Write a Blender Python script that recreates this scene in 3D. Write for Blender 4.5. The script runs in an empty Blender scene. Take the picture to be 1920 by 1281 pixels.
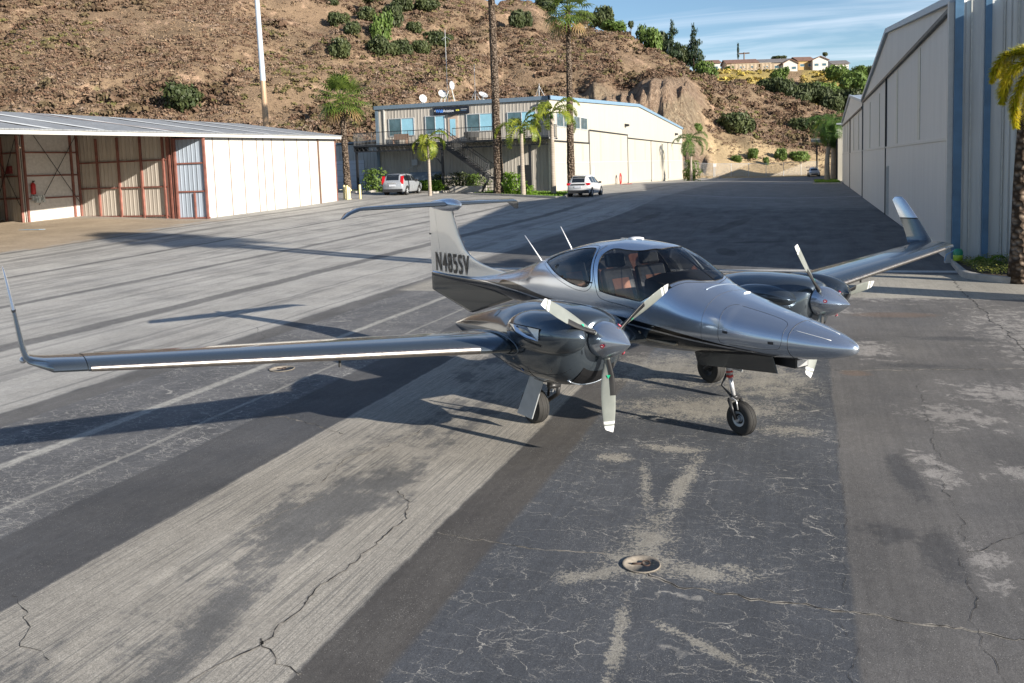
import bpy, bmesh, math, random
import numpy as np
from mathutils import Vector, Matrix, noise
random.seed(7)
rng = np.random.default_rng(11)
R = math.radians
scene = bpy.context.scene
col = scene.collection

# ------------------------------------------------------------------ camera
cam_d = bpy.data.cameras.new('camera')
cam = bpy.data.objects.new('camera', cam_d)
col.objects.link(cam)
scene.camera = cam
cam_d.sensor_width = 36
cam_d.lens = 1645.09 / 1920 * 36
cam_d.shift_y = -(640.5 - 475.19) / 1920
cam_d.clip_start = 0.1
cam_d.clip_end = 20000
AX = Vector((0.9471019, 0.3191794, -0.0335028))
UP = Vector((0.0006884, 0.1023714, 0.9947460))
FW = Vector((-0.3209322, 0.9421489, -0.0967365))
CAMH = 2.98475
m = Matrix(((AX.x, UP.x, -FW.x, 0), (AX.y, UP.y, -FW.y, 0), (AX.z, UP.z, -FW.z, CAMH), (0, 0, 0, 1)))
cam.matrix_world = m

# ------------------------------------------------------------------ light
SUN_EL = R(19.6)
SUN_DIR = Vector((math.cos(SUN_EL) * 0.936, -math.cos(SUN_EL) * 0.352, math.sin(SUN_EL))).normalized()
world = bpy.data.worlds.new("World")
scene.world = world
world.use_nodes = True
wn = world.node_tree
wn.nodes.clear()
wo = wn.nodes.new('ShaderNodeOutputWorld')
bg = wn.nodes.new('ShaderNodeBackground')
sky = wn.nodes.new('ShaderNodeTexSky')
sky.sky_type = 'NISHITA'
sky.sun_disc = False
sky.sun_elevation = SUN_EL
sky.sun_rotation = math.atan2(SUN_DIR.x, SUN_DIR.y)
sky.air_density = 1.0
sky.dust_density = 0.15
sky.ozone_density = 3.5
bg.inputs[1].default_value = 0.070
# thin cirrus mixed over the sky colour
tc = wn.nodes.new('ShaderNodeTexCoord')
sx = wn.nodes.new('ShaderNodeSeparateXYZ')
wn.links.new(tc.outputs['Generated'], sx.inputs[0])
dv = wn.nodes.new('ShaderNodeVectorMath'); dv.operation = 'DIVIDE'
cz = wn.nodes.new('ShaderNodeMath'); cz.operation = 'MAXIMUM'; cz.inputs[1].default_value = 0.03
wn.links.new(sx.outputs[2], cz.inputs[0])
az = wn.nodes.new('ShaderNodeMath'); az.operation = 'ADD'; az.inputs[1].default_value = 0.10
wn.links.new(cz.outputs[0], az.inputs[0])
cmb = wn.nodes.new('ShaderNodeCombineXYZ')
for i in range(3): wn.links.new(az.outputs[0], cmb.inputs[i])
wn.links.new(tc.outputs['Generated'], dv.inputs[0]); wn.links.new(cmb.outputs[0], dv.inputs[1])
mp = wn.nodes.new('ShaderNodeMapping')
mp.inputs['Rotation'].default_value = (0, 0, R(-28)); mp.inputs['Scale'].default_value = (0.32, 1.5, 0.4)
mp.inputs['Location'].default_value = (1.3, 0.4, 0)
wn.links.new(dv.outputs[0], mp.inputs[0])
n1 = wn.nodes.new('ShaderNodeTexNoise')
n1.inputs['Scale'].default_value = 1.25; n1.inputs['Detail'].default_value = 7; n1.inputs['Roughness'].default_value = 0.55
n1.inputs['Distortion'].default_value = 0.9
wn.links.new(mp.outputs[0], n1.inputs[0])
cr = wn.nodes.new('ShaderNodeMapRange')
cr.inputs[1].default_value = 0.44; cr.inputs[2].default_value = 0.74; cr.inputs[3].default_value = 0; cr.inputs[4].default_value = 0.7
wn.links.new(n1.outputs[0], cr.inputs[0])
mx = wn.nodes.new('ShaderNodeMix'); mx.data_type = 'RGBA'
hz = wn.nodes.new('ShaderNodeMapRange'); hz.inputs[1].default_value = 0.30; hz.inputs[2].default_value = 0.60; hz.inputs[3].default_value = 1; hz.inputs[4].default_value = 0.12
wn.links.new(sx.outputs[2], hz.inputs[0])
cm = wn.nodes.new('ShaderNodeMath'); cm.operation = 'MULTIPLY'; wn.links.new(cr.outputs[0], cm.inputs[0]); wn.links.new(hz.outputs[0], cm.inputs[1])
wn.links.new(cm.outputs[0], mx.inputs[0]); wn.links.new(sky.outputs[0], mx.inputs[6])
mx.inputs[7].default_value = (8.0, 8.4, 9.2, 1)
wn.links.new(mx.outputs[2], bg.inputs[0])
wn.links.new(bg.outputs[0], wo.inputs[0])

sl = bpy.data.lights.new('sun', 'SUN')
sl.energy = 5.0; sl.angle = R(0.53); sl.color = (1.0, 0.92, 0.80)
so = bpy.data.objects.new('sun', sl); col.objects.link(so)
so.rotation_euler = (-SUN_DIR).to_track_quat('-Z', 'Y').to_euler()
scene.view_settings.view_transform = 'Standard'
scene.view_settings.look = 'None'
scene.view_settings.exposure = 1.1
scene.view_settings.gamma = 1

# ------------------------------------------------------------------ mesh builder
class MB:
    def __init__(s): s.v = []; s.f = []; s.m = []
    def add(s, vs, fs, mi=0):
        o = len(s.v); s.v.extend([tuple(p) for p in vs]); s.f.extend([tuple(i + o for i in f) for f in fs]); s.m.extend([mi] * len(fs)); return s
    def box(s, x0, x1, y0, y1, z0, z1, mi=0):
        return s.add([(x0,y0,z0),(x1,y0,z0),(x1,y1,z0),(x0,y1,z0),(x0,y0,z1),(x1,y0,z1),(x1,y1,z1),(x0,y1,z1)],
                     [(3,2,1,0),(4,5,6,7),(0,1,5,4),(1,2,6,5),(2,3,7,6),(3,0,4,7)], mi)
    def prism(s, pts, a, b, axis='y', mi=0):
        n = len(pts)
        def P(p, t):
            return {'x': (t, p[0], p[1]), 'y': (p[0], t, p[1]), 'z': (p[0], p[1], t)}[axis]
        vs = [P(p, a) for p in pts] + [P(p, b) for p in pts]
        fs = [tuple(range(n))[::-1], tuple(range(n, 2 * n))] + [(i, (i+1) % n, n + (i+1) % n, n + i) for i in range(n)]
        return s.add(vs, fs, mi)
    def tube(s, pts, r, n=8, mi=0, cap=True):
        pts = [Vector(p) for p in pts]; k = len(pts)
        rs = r if isinstance(r, (list, tuple)) else [r] * k
        vs = []; ref = None
        for i, p in enumerate(pts):
            d = (pts[min(i+1, k-1)] - pts[max(i-1, 0)])
            if d.length < 1e-9: d = Vector((0, 0, 1))
            d.normalize()
            if ref is None: ref = Vector((0, 0, 1)) if abs(d.z) < .9 else Vector((1, 0, 0))
            a = d.cross(ref).normalized(); b = a.cross(d).normalized(); ref = b
            for j in range(n):
                t = 2 * math.pi * j / n
                vs.append(p + (a * math.cos(t) + b * math.sin(t)) * rs[i])
        fs = []
        for i in range(k - 1):
            for j in range(n):
                fs.append((i*n+j, i*n+(j+1) % n, (i+1)*n+(j+1) % n, (i+1)*n+j))
        if cap: fs += [tuple(range(n))[::-1], tuple(range((k-1)*n, k*n))]
        return s.add(vs, fs, mi)
    def lathe(s, prof, c, axis='z', n=24, mi=0, cap=True):
        """prof: (r, h) rings"""
        vs = []
        for r, h in prof:
            for j in range(n):
                t = 2 * math.pi * j / n; a, b = r * math.cos(t), r * math.sin(t)
                vs.append({'z': (c[0]+a, c[1]+b, c[2]+h), 'x': (c[0]+h, c[1]+a, c[2]+b), 'y': (c[0]+a, c[1]+h, c[2]+b)}[axis])
        fs = [(i*n+j, i*n+(j+1) % n, (i+1)*n+(j+1) % n, (i+1)*n+j) for i in range(len(prof)-1) for j in range(n)]
        if cap and prof[0][0] > 1e-6: fs.append(tuple(range(n))[::-1])
        if cap and prof[-1][0] > 1e-6: fs.append(tuple(range((len(prof)-1)*n, len(prof)*n)))
        return s.add(vs, fs, mi)
    def loft(s, rings, mi=0, cap=True, closed=True):
        n = len(rings[0]); vs = [p for r in rings for p in r]
        fs = [(i*n+j, i*n+(j+1) % n, (i+1)*n+(j+1) % n, (i+1)*n+j) for i in range(len(rings)-1) for j in range(n if closed else n-1)]
        if cap: fs += [tuple(range(n))[::-1], tuple(range((len(rings)-1)*n, len(rings)*n))]
        return s.add(vs, fs, mi)
    def xf(s, M):
        s.v = [tuple(M @ Vector(p)) for p in s.v]; return s
    def build(s, name, mats, parent=None, smooth=False, bevel=0, angle=None):
        me = bpy.data.meshes.new(name)
        me.from_pydata(s.v, [], s.f)
        mats = mats if isinstance(mats, (list, tuple)) else [mats]
        for mm in mats: me.materials.append(mm)
        me.polygons.foreach_set('material_index', s.m)
        bm = bmesh.new(); bm.from_mesh(me)
        bmesh.ops.recalc_face_normals(bm, faces=bm.faces)
        bm.to_mesh(me); bm.free()
        if smooth:
            me.polygons.foreach_set('use_smooth', [True] * len(me.polygons))
            if angle: me.set_sharp_from_angle(angle=R(angle))
        me.update()
        o = bpy.data.objects.new(name, me); col.objects.link(o)
        if parent: o.parent = parent
        if bevel:
            b = o.modifiers.new('bevel', 'BEVEL'); b.width = bevel; b.segments = 2; b.limit_method = 'ANGLE'
        return o

def tag(o, label=None, cat=None, group=None, kind=None):
    if label: o['label'] = label
    if cat: o['category'] = cat
    if group: o['group'] = group
    if kind: o['kind'] = kind
    return o
def thing(name, label, cat, loc=(0, 0, 0), rz=0, group=None):
    o = bpy.data.objects.new(name, None); col.objects.link(o)
    o.empty_display_size = .3
    o.location = loc; o.rotation_euler = (0, 0, rz)
    return tag(o, label, cat, group)
def copy_tree(o, parent=None):
    c = o.copy(); col.objects.link(c)
    if parent: c.parent = parent
    for ch in [x for x in bpy.data.objects if x.parent == o]: copy_tree(ch, c)
    return c

# ------------------------------------------------------------------ materials
class NT:
    """small wrapper for building a node material"""
    def __init__(s, name):
        s.mat = bpy.data.materials.new(name); s.mat.use_nodes = True
        s.t = s.mat.node_tree; s.t.nodes.clear()
        s.out = s.t.nodes.new('ShaderNodeOutputMaterial')
        s.co = s.t.nodes.new('ShaderNodeTexCoord')
    def N(s, typ, **kw):
        n = s.t.nodes.new(typ)
        for k, v in kw.items(): setattr(n, k, v)
        return n
    def L(s, a, b): s.t.links.new(a, b)
    def put(s, inp, v):
        if isinstance(v, (int, float)): inp.default_value = v
        elif isinstance(v, (tuple, list)): inp.default_value = (*v, 1)[:len(inp.default_value)] if len(v) == 3 and len(inp.default_value) == 4 else v
        else: s.L(v, inp)
    def math(s, op, a, b=0.0, c=None, clamp=False):
        n = s.N('ShaderNodeMath', operation=op); n.use_clamp = clamp
        s.put(n.inputs[0], a); s.put(n.inputs[1], b)
        if c is not None: s.put(n.inputs[2], c)
        return n.outputs[0]
    def map(s, v, a, b, c=0.0, d=1.0, smooth=False):
        n = s.N('ShaderNodeMapRange')
        if smooth: n.interpolation_type = 'SMOOTHSTEP'
        s.put(n.inputs[0], v)
        for i, q in enumerate((a, b, c, d)): s.put(n.inputs[i+1], q)
        return n.outputs[0]
    def mix(s, f, a, b, mode='MIX'):
        n = s.N('ShaderNodeMix', data_type='RGBA', blend_type=mode); n.clamp_factor = True
        s.put(n.inputs[0], f); s.put(n.inputs[6], a); s.put(n.inputs[7], b)
        return n.outputs[2]
    def mapping(s, src, scale=(1, 1, 1), loc=(0, 0, 0), rot=(0, 0, 0)):
        n = s.N('ShaderNodeMapping'); s.L(src, n.inputs[0])
        n.inputs['Scale'].default_value = scale; n.inputs['Location'].default_value = loc; n.inputs['Rotation'].default_value = rot
        return n.outputs[0]
    def noise(s, vec, scale, detail=4, rough=.55, dist=0, out=0):
        n = s.N('ShaderNodeTexNoise'); s.L(vec, n.inputs[0])
        n.inputs['Scale'].default_value = scale; n.inputs['Detail'].default_value = detail
        n.inputs['Roughness'].default_value = rough; n.inputs['Distortion'].default_value = dist
        return n.outputs[out]
    def voro(s, vec, scale, feature='F1', rand=1.0, out='Distance'):
        n = s.N('ShaderNodeTexVoronoi', feature=feature); s.L(vec, n.inputs[0])
        n.inputs['Scale'].default_value = scale; n.inputs['Randomness'].default_value = rand
        return n.outputs[out]
    def xyz(s, vec):
        n = s.N('ShaderNodeSeparateXYZ'); s.L(vec, n.inputs[0]); return n.outputs
    def bump(s, h, strength=.3, dist=.02):
        n = s.N('ShaderNodeBump'); n.inputs['Strength'].default_value = strength; n.inputs['Distance'].default_value = dist
        s.L(h, n.inputs['Height']); return n.outputs[0]
    def pbr(s, color, rough=.5, metal=0.0, normal=None, spec=None, coat=0.0, **kw):
        b = s.N('ShaderNodeBsdfPrincipled')
        s.put(b.inputs['Base Color'], color); s.put(b.inputs['Roughness'], rough); s.put(b.inputs['Metallic'], metal)
        if normal is not None: s.L(normal, b.inputs['Normal'])
        if spec is not None: s.put(b.inputs['Specular IOR Level'], spec)
        if coat: b.inputs['Coat Weight'].default_value = coat; b.inputs['Coat Roughness'].default_value = .04
        for k, v in kw.items(): s.put(b.inputs[k], v)
        s.L(b.outputs[0], s.out.inputs[0]); s.b = b
        return s.mat

def mat(name, c, rough=.6, metal=0.0, var=.12, scale=6.0, bump=0.0, coat=0.0, spec=None):
    t = NT(name)
    n = t.noise(t.co.outputs['Object'], scale, 4)
    lo = tuple(max(0, x * (1 - var)) for x in c); hi = tuple(x * (1 + var) for x in c)
    cc = t.mix(t.map(n, .3, .7), lo, hi)
    rr = t.map(n, .3, .7, max(0, rough - .06), min(1, rough + .06))
    nm = t.bump(t.noise(t.co.outputs['Object'], scale * 8, 3), bump, .01) if bump else None
    return t.pbr(cc, rr, metal, nm, spec, coat)

def siding(name, c, pitch=.3, axis='x', depth=.5, rough=.5, var=.08, streak=.1, metal=0.0):
    """ribbed metal sheet: ribs repeat along object axis"""
    t = NT(name); p = t.xyz(t.co.outputs['Object'])
    a = {'x': p[0], 'y': p[1]}[axis]
    fr = t.math('FRACT', t.math('DIVIDE', a, pitch))
    tri = t.math('ABSOLUTE', t.math('SUBTRACT', fr, .5))
    rib = t.map(tri, .30, .42, 0, 1, True)
    st = t.noise(t.mapping(t.co.outputs['Object'], (1.6, 1.6, .12)), 1.6, 5, .6)
    grime = t.noise(t.co.outputs['Object'], .7, 4)
    lo = tuple(x * (1 - streak * 2) for x in c)
    cc = t.mix(t.map(st, .45, .75), c, lo)
    cc = t.mix(t.map(grime, .35, .7, 0, var * 2), cc, tuple(x * .75 for x in c))
    return t.pbr(cc, rough, metal, t.bump(rib, depth, .04), .4)

# ------------------------------------------------------------------ ground heights
def sst(a, b, t):
    t = np.clip((t - a) / (b - a), 0, 1); return t * t * (3 - 2 * t)
def zt(x, y):
    x = np.asarray(x, float); y = np.asarray(y, float)
    return .033 * np.clip(-x - 6, 0, 45) * sst(12, 50, y) * (1 - .6 * sst(85, 150, y)) + .4 * sst(45, 66, y) * sst(0, 10, -x) * (1 - sst(85, 150, y))
def gz(x, y): return float(zt(x, y))

F_, CXP, CYP = 1645.09, 960.0, 475.19
def uvD(x, y):
    """horizontal bearing (as a tangent) and depth of a ground point"""
    D = x * FW.x + y * FW.y + 0.2
    u = CXP + F_ * (x * AX.x + y * AX.y) / np.maximum(D, 1)
    return u, D
DK = np.array([60, 100, 118, 135, 152, 160, 168, 175, 185, 200, 215, 235, 260, 300, 340, 420, 560, 760, 1200], float)
HK = [
 (-900, [1, 2, 5, 12, 22, 27, 31, 35, 41, 49, 56, 66, 78, 90, 96, 100, 100, 90, 60]),
 (0,    [1, 1.6, 5, 12, 21, 26, 30, 34, 39, 47, 54, 64, 75, 88, 95, 100, 100, 90, 60]),
 (420,  [1, 1.2, 3, 10, 18, 22, 26, 30, 35, 43, 50, 59, 69, 80, 86, 90, 90, 80, 60]),
 (700,  [1, 1.2, 1.8, 7, 14, 17.5, 21, 24, 29, 35, 41, 47, 55, 64, 68, 70, 70, 60, 50]),
 (900,  [1, 1, 1.2, 3, 9, 13, 17, 20, 24, 30, 37, 44, 52, 58, 60, 60, 55, 50, 40]),
 (1010, [1, 1, 1, 1.2, 5, 10, 15, 18.5, 22, 28, 35, 43, 51, 52, 50, 48, 45, 40, 30]),
 (1110, [.8, .8, .8, .8, 3, 8, 15, 19.5, 22, 27, 33, 40, 42, 43, 43, 43, 42, 36, 30]),
 (1200, [.5, .5, .5, .5, 2.0, 6.5, 13, 19.5, 21, 26, 31, 36, 36, 36, 37, 38, 38, 36, 30]),
 (1250, [.4, .4, .4, .4, 1.5, 6, 12, 18.6, 20.5, 24, 28, 31, 32, 32, 34, 38, 38, 36, 30]),
 (1290, [.3, .3, .3, .3, .7, 4, 9, 14, 19.5, 22.5, 26, 28, 27, 29, 36, 38, 38, 36, 30]),
 (1340, [.2, .2, .2, .2, .3, 2, 5, 8.5, 11.5, 19, 22.5, 23, 22, 28, 37.5, 38, 38, 36, 30]),
 (1430, [0, 0, 0, 0, .1, .6, 3.0, 6, 9, 13, 18, 17.5, 15, 22.5, 37.2, 38, 38, 36, 30]),
 (1500, [0, 0, 0, 0, .1, .3, 1.5, 4, 7, 11.5, 15.8, 14.5, 12, 21, 37, 38, 38, 36, 30]),
 (1560, [0, 0, 0, 0, .1, .2, .8, 3, 6, 10, 13.5, 12, 10, 19, 36, 37, 37, 35, 30]),
 (1650, [0, 0, 0, 0, 0, .1, .5, 2, 4.5, 8, 10.5, 9, 8, 17, 32, 33, 33, 32, 28]),
 (1900, [0, 0, 0, 0, 0, 0, 0, 1, 3, 5, 7, 7, 7, 14, 24, 26, 26, 25, 22]),
 (2700, [0, 0, 0, 0, 0, 0, 0, 0, 0, 1, 2, 3, 4, 7, 9, 12, 14, 14, 12]),
]
HU = np.array([a for a, b in HK], float); HZ = np.array([b for a, b in HK], float)
_pn = np.random.default_rng(5)
_tab = _pn.random((256, 256))
def vnoise(x, y):
    xi = np.floor(x).astype(int); yi = np.floor(y).astype(int); fx = x - xi; fy = y - yi
    fx = fx * fx * (3 - 2 * fx); fy = fy * fy * (3 - 2 * fy)
    g = lambda a, b: _tab[a & 255, b & 255]
    return (g(xi, yi) * (1 - fx) + g(xi + 1, yi) * fx) * (1 - fy) + (g(xi, yi + 1) * (1 - fx) + g(xi + 1, yi + 1) * fx) * fy
def fbm(x, y, oc=4):
    s = 0; a = .5; k = 1.
    for _ in range(oc):
        s = s + a * (vnoise(x * k + 17.3 * k, y * k + 5.1) - .5); a *= .5; k *= 2.03
    return s
def cliffmask(x, y):
    u, D = uvD(x, y)
    u = u + 40 * fbm(x * .08, y * .08, 3)
    w = sst(1040, 1080, u) * (1 - sst(1300, 1345, u))
    hole = 1 - .75 * sst(0.08, .2, fbm(x * .07 + 9, y * .05, 2))
    return w * sst(150, 156, D) * (1 - sst(177 + 10 * sst(1250, 1310, u), 187 + 10 * sst(1250, 1310, u), D)) * hole
def H(x, y):
    x = np.asarray(x, float); y = np.asarray(y, float)
    u, D = uvD(x, y)
    uc = np.clip(u, HU[0], HU[-1])
    i = np.clip(np.searchsorted(HU, uc) - 1, 0, len(HU) - 2)
    t = (uc - HU[i]) / (HU[i + 1] - HU[i])
    Dc = np.clip(D, DK[0], DK[-1])
    j = np.clip(np.searchsorted(DK, Dc) - 1, 0, len(DK) - 2)
    s = (Dc - DK[j]) / (DK[j + 1] - DK[j])
    z = (HZ[i, j] * (1 - s) + HZ[i, j + 1] * s) * (1 - t) + (HZ[i + 1, j] * (1 - s) + HZ[i + 1, j + 1] * s) * t
    amp = np.clip(z / 14, 0, 1)
    plate = sst(325, 345, D) * sst(1280, 1330, u)
    z = z + amp * (1 - plate) * (7 * fbm(x * .022, y * .022, 3) + 2.6 * fbm(x * .09, y * .09, 3) + .9 * fbm(x * .35, y * .35, 2))
    g = np.abs(fbm(x * .045 + 3, y * .02, 3)) * 2
    z = z - amp * (1 - plate) * 3.0 * np.exp(-(g / .12) ** 2)
    c = cliffmask(x, y)
    z = z + c * 3.0 * (np.abs(fbm(u * .085, D * .05, 3)) * 2 - .35)
    inside = (x > -61) & (x < 60) & (y < 151)
    return np.where(inside, zt(x, y) - .3, z)
def Hs(x, y): return float(H(x, y))
def spot(u, v, D0=100., D1=700.):
    """the point of the hillside seen along a given direction"""
    for D in np.arange(D0, D1, .6):
        p = Vector((0, 0, CAMH)) + (FW + AX * ((u - CXP) / F_) - UP * ((v - CYP) / F_)) * D
        if p.z < Hs(p.x, p.y): return p, D
    return None, None

# ------------------------------------------------------------------ apron (one sheet)
def grid_mesh(name, X, Y, Z, mt, attr=None):
    ny, nx = X.shape
    me = bpy.data.meshes.new(name)
    vs = np.stack([X.ravel(), Y.ravel(), Z.ravel()], 1)
    idx = np.arange(nx * ny).reshape(ny, nx)
    q = np.stack([idx[:-1, :-1].ravel(), idx[:-1, 1:].ravel(), idx[1:, 1:].ravel(), idx[1:, :-1].ravel()], 1)
    me.vertices.add(len(vs)); me.vertices.foreach_set('co', vs.ravel())
    me.loops.add(q.size); me.loops.foreach_set('vertex_index', q.ravel())
    me.polygons.add(len(q)); me.polygons.foreach_set('loop_start', np.arange(0, q.size, 4)); me.polygons.foreach_set('loop_total', np.full(len(q), 4))
    me.polygons.foreach_set('use_smooth', np.ones(len(q), bool))
    me.update(calc_edges=True)
    if attr:
        for k, a in attr.items():
            at = me.attributes.new(k, 'FLOAT', 'POINT'); at.data.foreach_set('value', a.ravel().astype(np.float32))
    me.materials.append(mt)
    o = bpy.data.objects.new(name, me); col.objects.link(o); return o

def apron_material():
    t = NT('apron_asphalt'); P = t.co.outputs['Object']
    warp = t.noise(P, .55, 3, .5, out=1)
    wv = t.N('ShaderNodeVectorMath', operation='MULTIPLY_ADD'); t.L(warp, wv.inputs[0]); wv.inputs[1].default_value = (.10, .10, 0); t.L(P, wv.inputs[2])
    warp2 = t.noise(P, 6, 3, .6, out=1)
    wv2 = t.N('ShaderNodeVectorMath', operation='MULTIPLY_ADD'); t.L(warp2, wv2.inputs[0]); wv2.inputs[1].default_value = (.05, .05, 0); t.L(wv.outputs[0], wv2.inputs[2])
    Q = wv2.outputs[0]
    xw = t.xyz(wv2.outputs[0]); X = t.math('SUBTRACT', xw[0], .075); Y = xw[1]
    fine = t.noise(P, 55, 3, .7)            # aggregate
    mid = t.noise(P, 9, 5, .65)
    big = t.noise(P, .8, 5, .6)
    blot = t.noise(t.mapping(P, (1, .45, 1)), 1.1, 6, .62, .4)
    streak = t.noise(t.mapping(P, (9, .8, 1)), 1.6, 6, .7)
    stri = t.noise(t.mapping(P, (60, .7, 1)), 1.2, 4, .7)
    # craquelure: warped cell edges
    wcv = t.N('ShaderNodeVectorMath', operation='MULTIPLY_ADD'); t.L(t.noise(P, 3.6, 5, .62, out=1), wcv.inputs[0]); wcv.inputs[1].default_value = (.34, .34, 0); t.L(t.mapping(P, (.72, 1.25, 1)), wcv.inputs[2])
    ce = t.voro(wcv.outputs[0], 3.4, 'DISTANCE_TO_EDGE')
    ce2 = t.voro(wcv.outputs[0], 11, 'DISTANCE_TO_EDGE')
    line1 = t.map(ce, .003, .011, 1, 0)
    line2 = t.map(ce2, .008, .035, 1, 0)
    m1 = t.map(t.noise(P, 1.3, 4, .6), .40, .60)
    m2 = t.map(t.noise(t.mapping(P, loc=(7, 3, 0)), 1.7, 5, .65), .50, .66)
    speck = t.map(t.noise(P, 26, 4, .75), .60, .68)
    def band(a, b, w=.02): return t.math('MULTIPLY', t.map(X, a - w, a + w), t.map(X, b - w, b + w, 1, 0))
    C = lambda r, g=None, b=None: (r, r if g is None else g, r if b is None else b)
    # right hand panel (x > .28)
    c = t.mix(t.map(big, .3, .7), C(.070, .068, .068), C(.115, .108, .102))
    c = t.mix(t.map(fine, .3, .8, 0, .35), c, C(.2, .19, .18))
    # dark crazed panel  -2.4 .. .28
    pan = t.mix(t.map(blot, .3, .7), C(.046, .051, .060), C(.072, .076, .084))
    pan = t.mix(t.map(fine, .45, .8, 0, .3), pan, C(.17))
    craq = t.math('MAXIMUM', t.math('MULTIPLY', line1, t.map(m1, 0, 1, .10, .8)), t.math('MULTIPLY', line2, t.math('MULTIPLY', m2, .95)))
    pan = t.mix(t.math('MULTIPLY', craq, t.map(mid, .40, .55, .15, 1)), pan, C(.42, .395, .35))
    c = t.mix(t.map(X, .26, .30, 1, 0), c, pan)
    # smoother brown strip
    c = t.mix(band(-2.94, -2.38, .03), c, t.mix(t.map(blot, .35, .65), C(.058, .054, .052), C(.088, .082, .075)))
    # light worn strip
    ms0 = t.noise(P, 3.2, 7, .78, .3)
    ls = t.mix(t.map(fine, .25, .75), C(.19, .175, .15), C(.42, .39, .34))
    dk = t.mix(t.map(fine, .4, .85), C(.105, .103, .10), C(.17, .165, .155))
    wear = t.math('ADD', t.math('MULTIPLY', blot, 1.25), t.math('MULTIPLY', streak, .40))
    edge = t.map(t.math('ABSOLUTE', t.math('ADD', X, 4.2)), .45, 1.15, 0, -.30)
    wear = t.math('ADD', t.math('ADD', wear, edge), t.math('ADD', t.math('MULTIPLY', ms0, .75), t.math('MULTIPLY', fine, .45)))
    ls = t.mix(t.map(wear, 1.40, 1.52), ls, dk)
    ls = t.mix(t.math('MULTIPLY', t.map(stri, .48, .62), .7), ls, C(.10, .098, .095))
    c = t.mix(band(-5.39, -2.94, .02), c, ls)
    # smooth dark strip
    sd = t.mix(t.map(big, .3, .7), C(.052, .053, .057), C(.082, .081, .082))
    sd = t.mix(t.math('MULTIPLY', t.map(fine, .62, .75), .5), sd, C(.2))
    c = t.mix(band(-6.52, -5.39, .02), c, sd)
    # crazed strip with strong pale crazing
    cz = t.mix(t.map(blot, .3, .7), C(.075, .077, .083), C(.12, .118, .118))
    cz = t.mix(t.math('MULTIPLY', speck, .55), cz, C(.3, .285, .26))
    cz = t.mix(t.math('MULTIPLY', t.math('MAXIMUM', t.math('MULTIPLY', line1, .85), t.math('MULTIPLY', line2, m1)), .9), cz, C(.36, .345, .315))
    c = t.mix(band(-9.5, -6.52, .03), c, cz)
    ll = t.math('MULTIPLY', band(-8.24, -8.08, .03), t.map(mid, .3, .55, .35, .9))
    c = t.mix(ll, c, C(.34, .33, .30))
    c = t.mix(t.math('MULTIPLY', band(-7.1, -7.04, .02), .55), c, C(.32, .31, .28))
    c = t.mix(band(-10.05, -9.5, .03), c, t.mix(t.map(blot, .3, .7), C(.08, .078, .076), C(.125, .12, .115)))
    # pale field on the left
    cf = t.mix(t.map(fine, .25, .75), C(.285, .275, .255), C(.40, .385, .355))
    cf = t.mix(t.map(big, .35, .7, 0, .35), cf, C(.22, .215, .205))
    sblot = t.noise(t.mapping(P, (1, .16, 1)), 1.5, 6, .65)
    cf = t.mix(t.map(sblot, .54, .66, 0, .62), cf, C(.14, .137, .132))
    tracks = t.noise(t.mapping(P, (2.2, .03, 1), rot=(0, 0, .04)), 1.0, 3, .5)
    cf = t.mix(t.map(tracks, .54, .64, 0, .5), cf, C(.16, .155, .15))
    pe = t.math('ADD', X, t.math('MULTIPLY', t.math('SUBTRACT', big, .5), .25))
    c = t.mix(t.map(pe, -10.12, -10.02, 1, 0), c, cf)
    c = t.mix(t.math('MULTIPLY', t.map(t.math('ABSOLUTE', t.math('ADD', X, 10.4)), .02, .05, 1, 0), .55), c, C(.12))
    for (x0, w, k) in ((-14.05, .26, .85), (-18.7, .17, .8), (-23.9, .13, .85), (-28.0, .28, .6), (-30.3, .2, .7), (-12.1, .05, .45), (-16.6, .1, .35), (-21.6, .07, .5), (-26.2, .06, .5)):
        xx = t.math('ADD', X, t.math('MULTIPLY', t.math('SUBTRACT', big, .5), .35))
        dd = t.math('ABSOLUTE', t.math('SUBTRACT', xx, x0))
        c = t.mix(t.math('MULTIPLY', t.map(dd, w * .8, w * 1.3, 1, 0), t.map(mid, .25, .6, k * .75, k)), c, C(.085, .083, .082))
    # worn pale patches and dark oil patches with shapes of their own
    def blobs(lst):
        acc = None
        for (x, y, rx, ry, rot) in lst:
            mp_ = t.N('ShaderNodeMapping'); mp_.vector_type = 'TEXTURE'
            t.L(P, mp_.inputs[0]); mp_.inputs['Location'].default_value = (x, y, 0); mp_.inputs['Scale'].default_value = (rx, ry, 1000); mp_.inputs['Rotation'].default_value = (0, 0, rot)
            ln = t.N('ShaderNodeVectorMath', operation='LENGTH'); t.L(mp_.outputs[0], ln.inputs[0])
            v = t.map(ln.outputs['Value'], 0, 1, 1, 0)
            acc = v if acc is None else t.math('MAXIMUM', acc, v)
        return acc
    pale = blobs([(-1.20, 6.7, .28, .8, .04), (-1.12, 7.9, .15, 1.4, -.05), (-.72, 6.25, .62, .22, .08), (-1.5, 6.02, .45, .17, .55), (-1.22, 6.28, .42, .34, 0), (-1.45, 7.9, .09, .8, .2),
                  (-.62, 5.25, .6, .08, -.55), (-1.15, 5.2, .08, .8, .1), (-1.35, 9.0, .5, .2, 0), (-1.9, 8.6, .25, .25, 0),
                  (-1.2, 10.6, 1.6, .8, .2), (-1.9, 12.6, 1.7, 1.5, .2), (-.6, 12.2, 1.0, 1.6, .2), (-.2, 9.9, .5, .3, 0)])
    fs = t.noise(P, 34, 5, .8); ms_ = t.noise(P, 4.5, 6, .75, .5)
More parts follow.
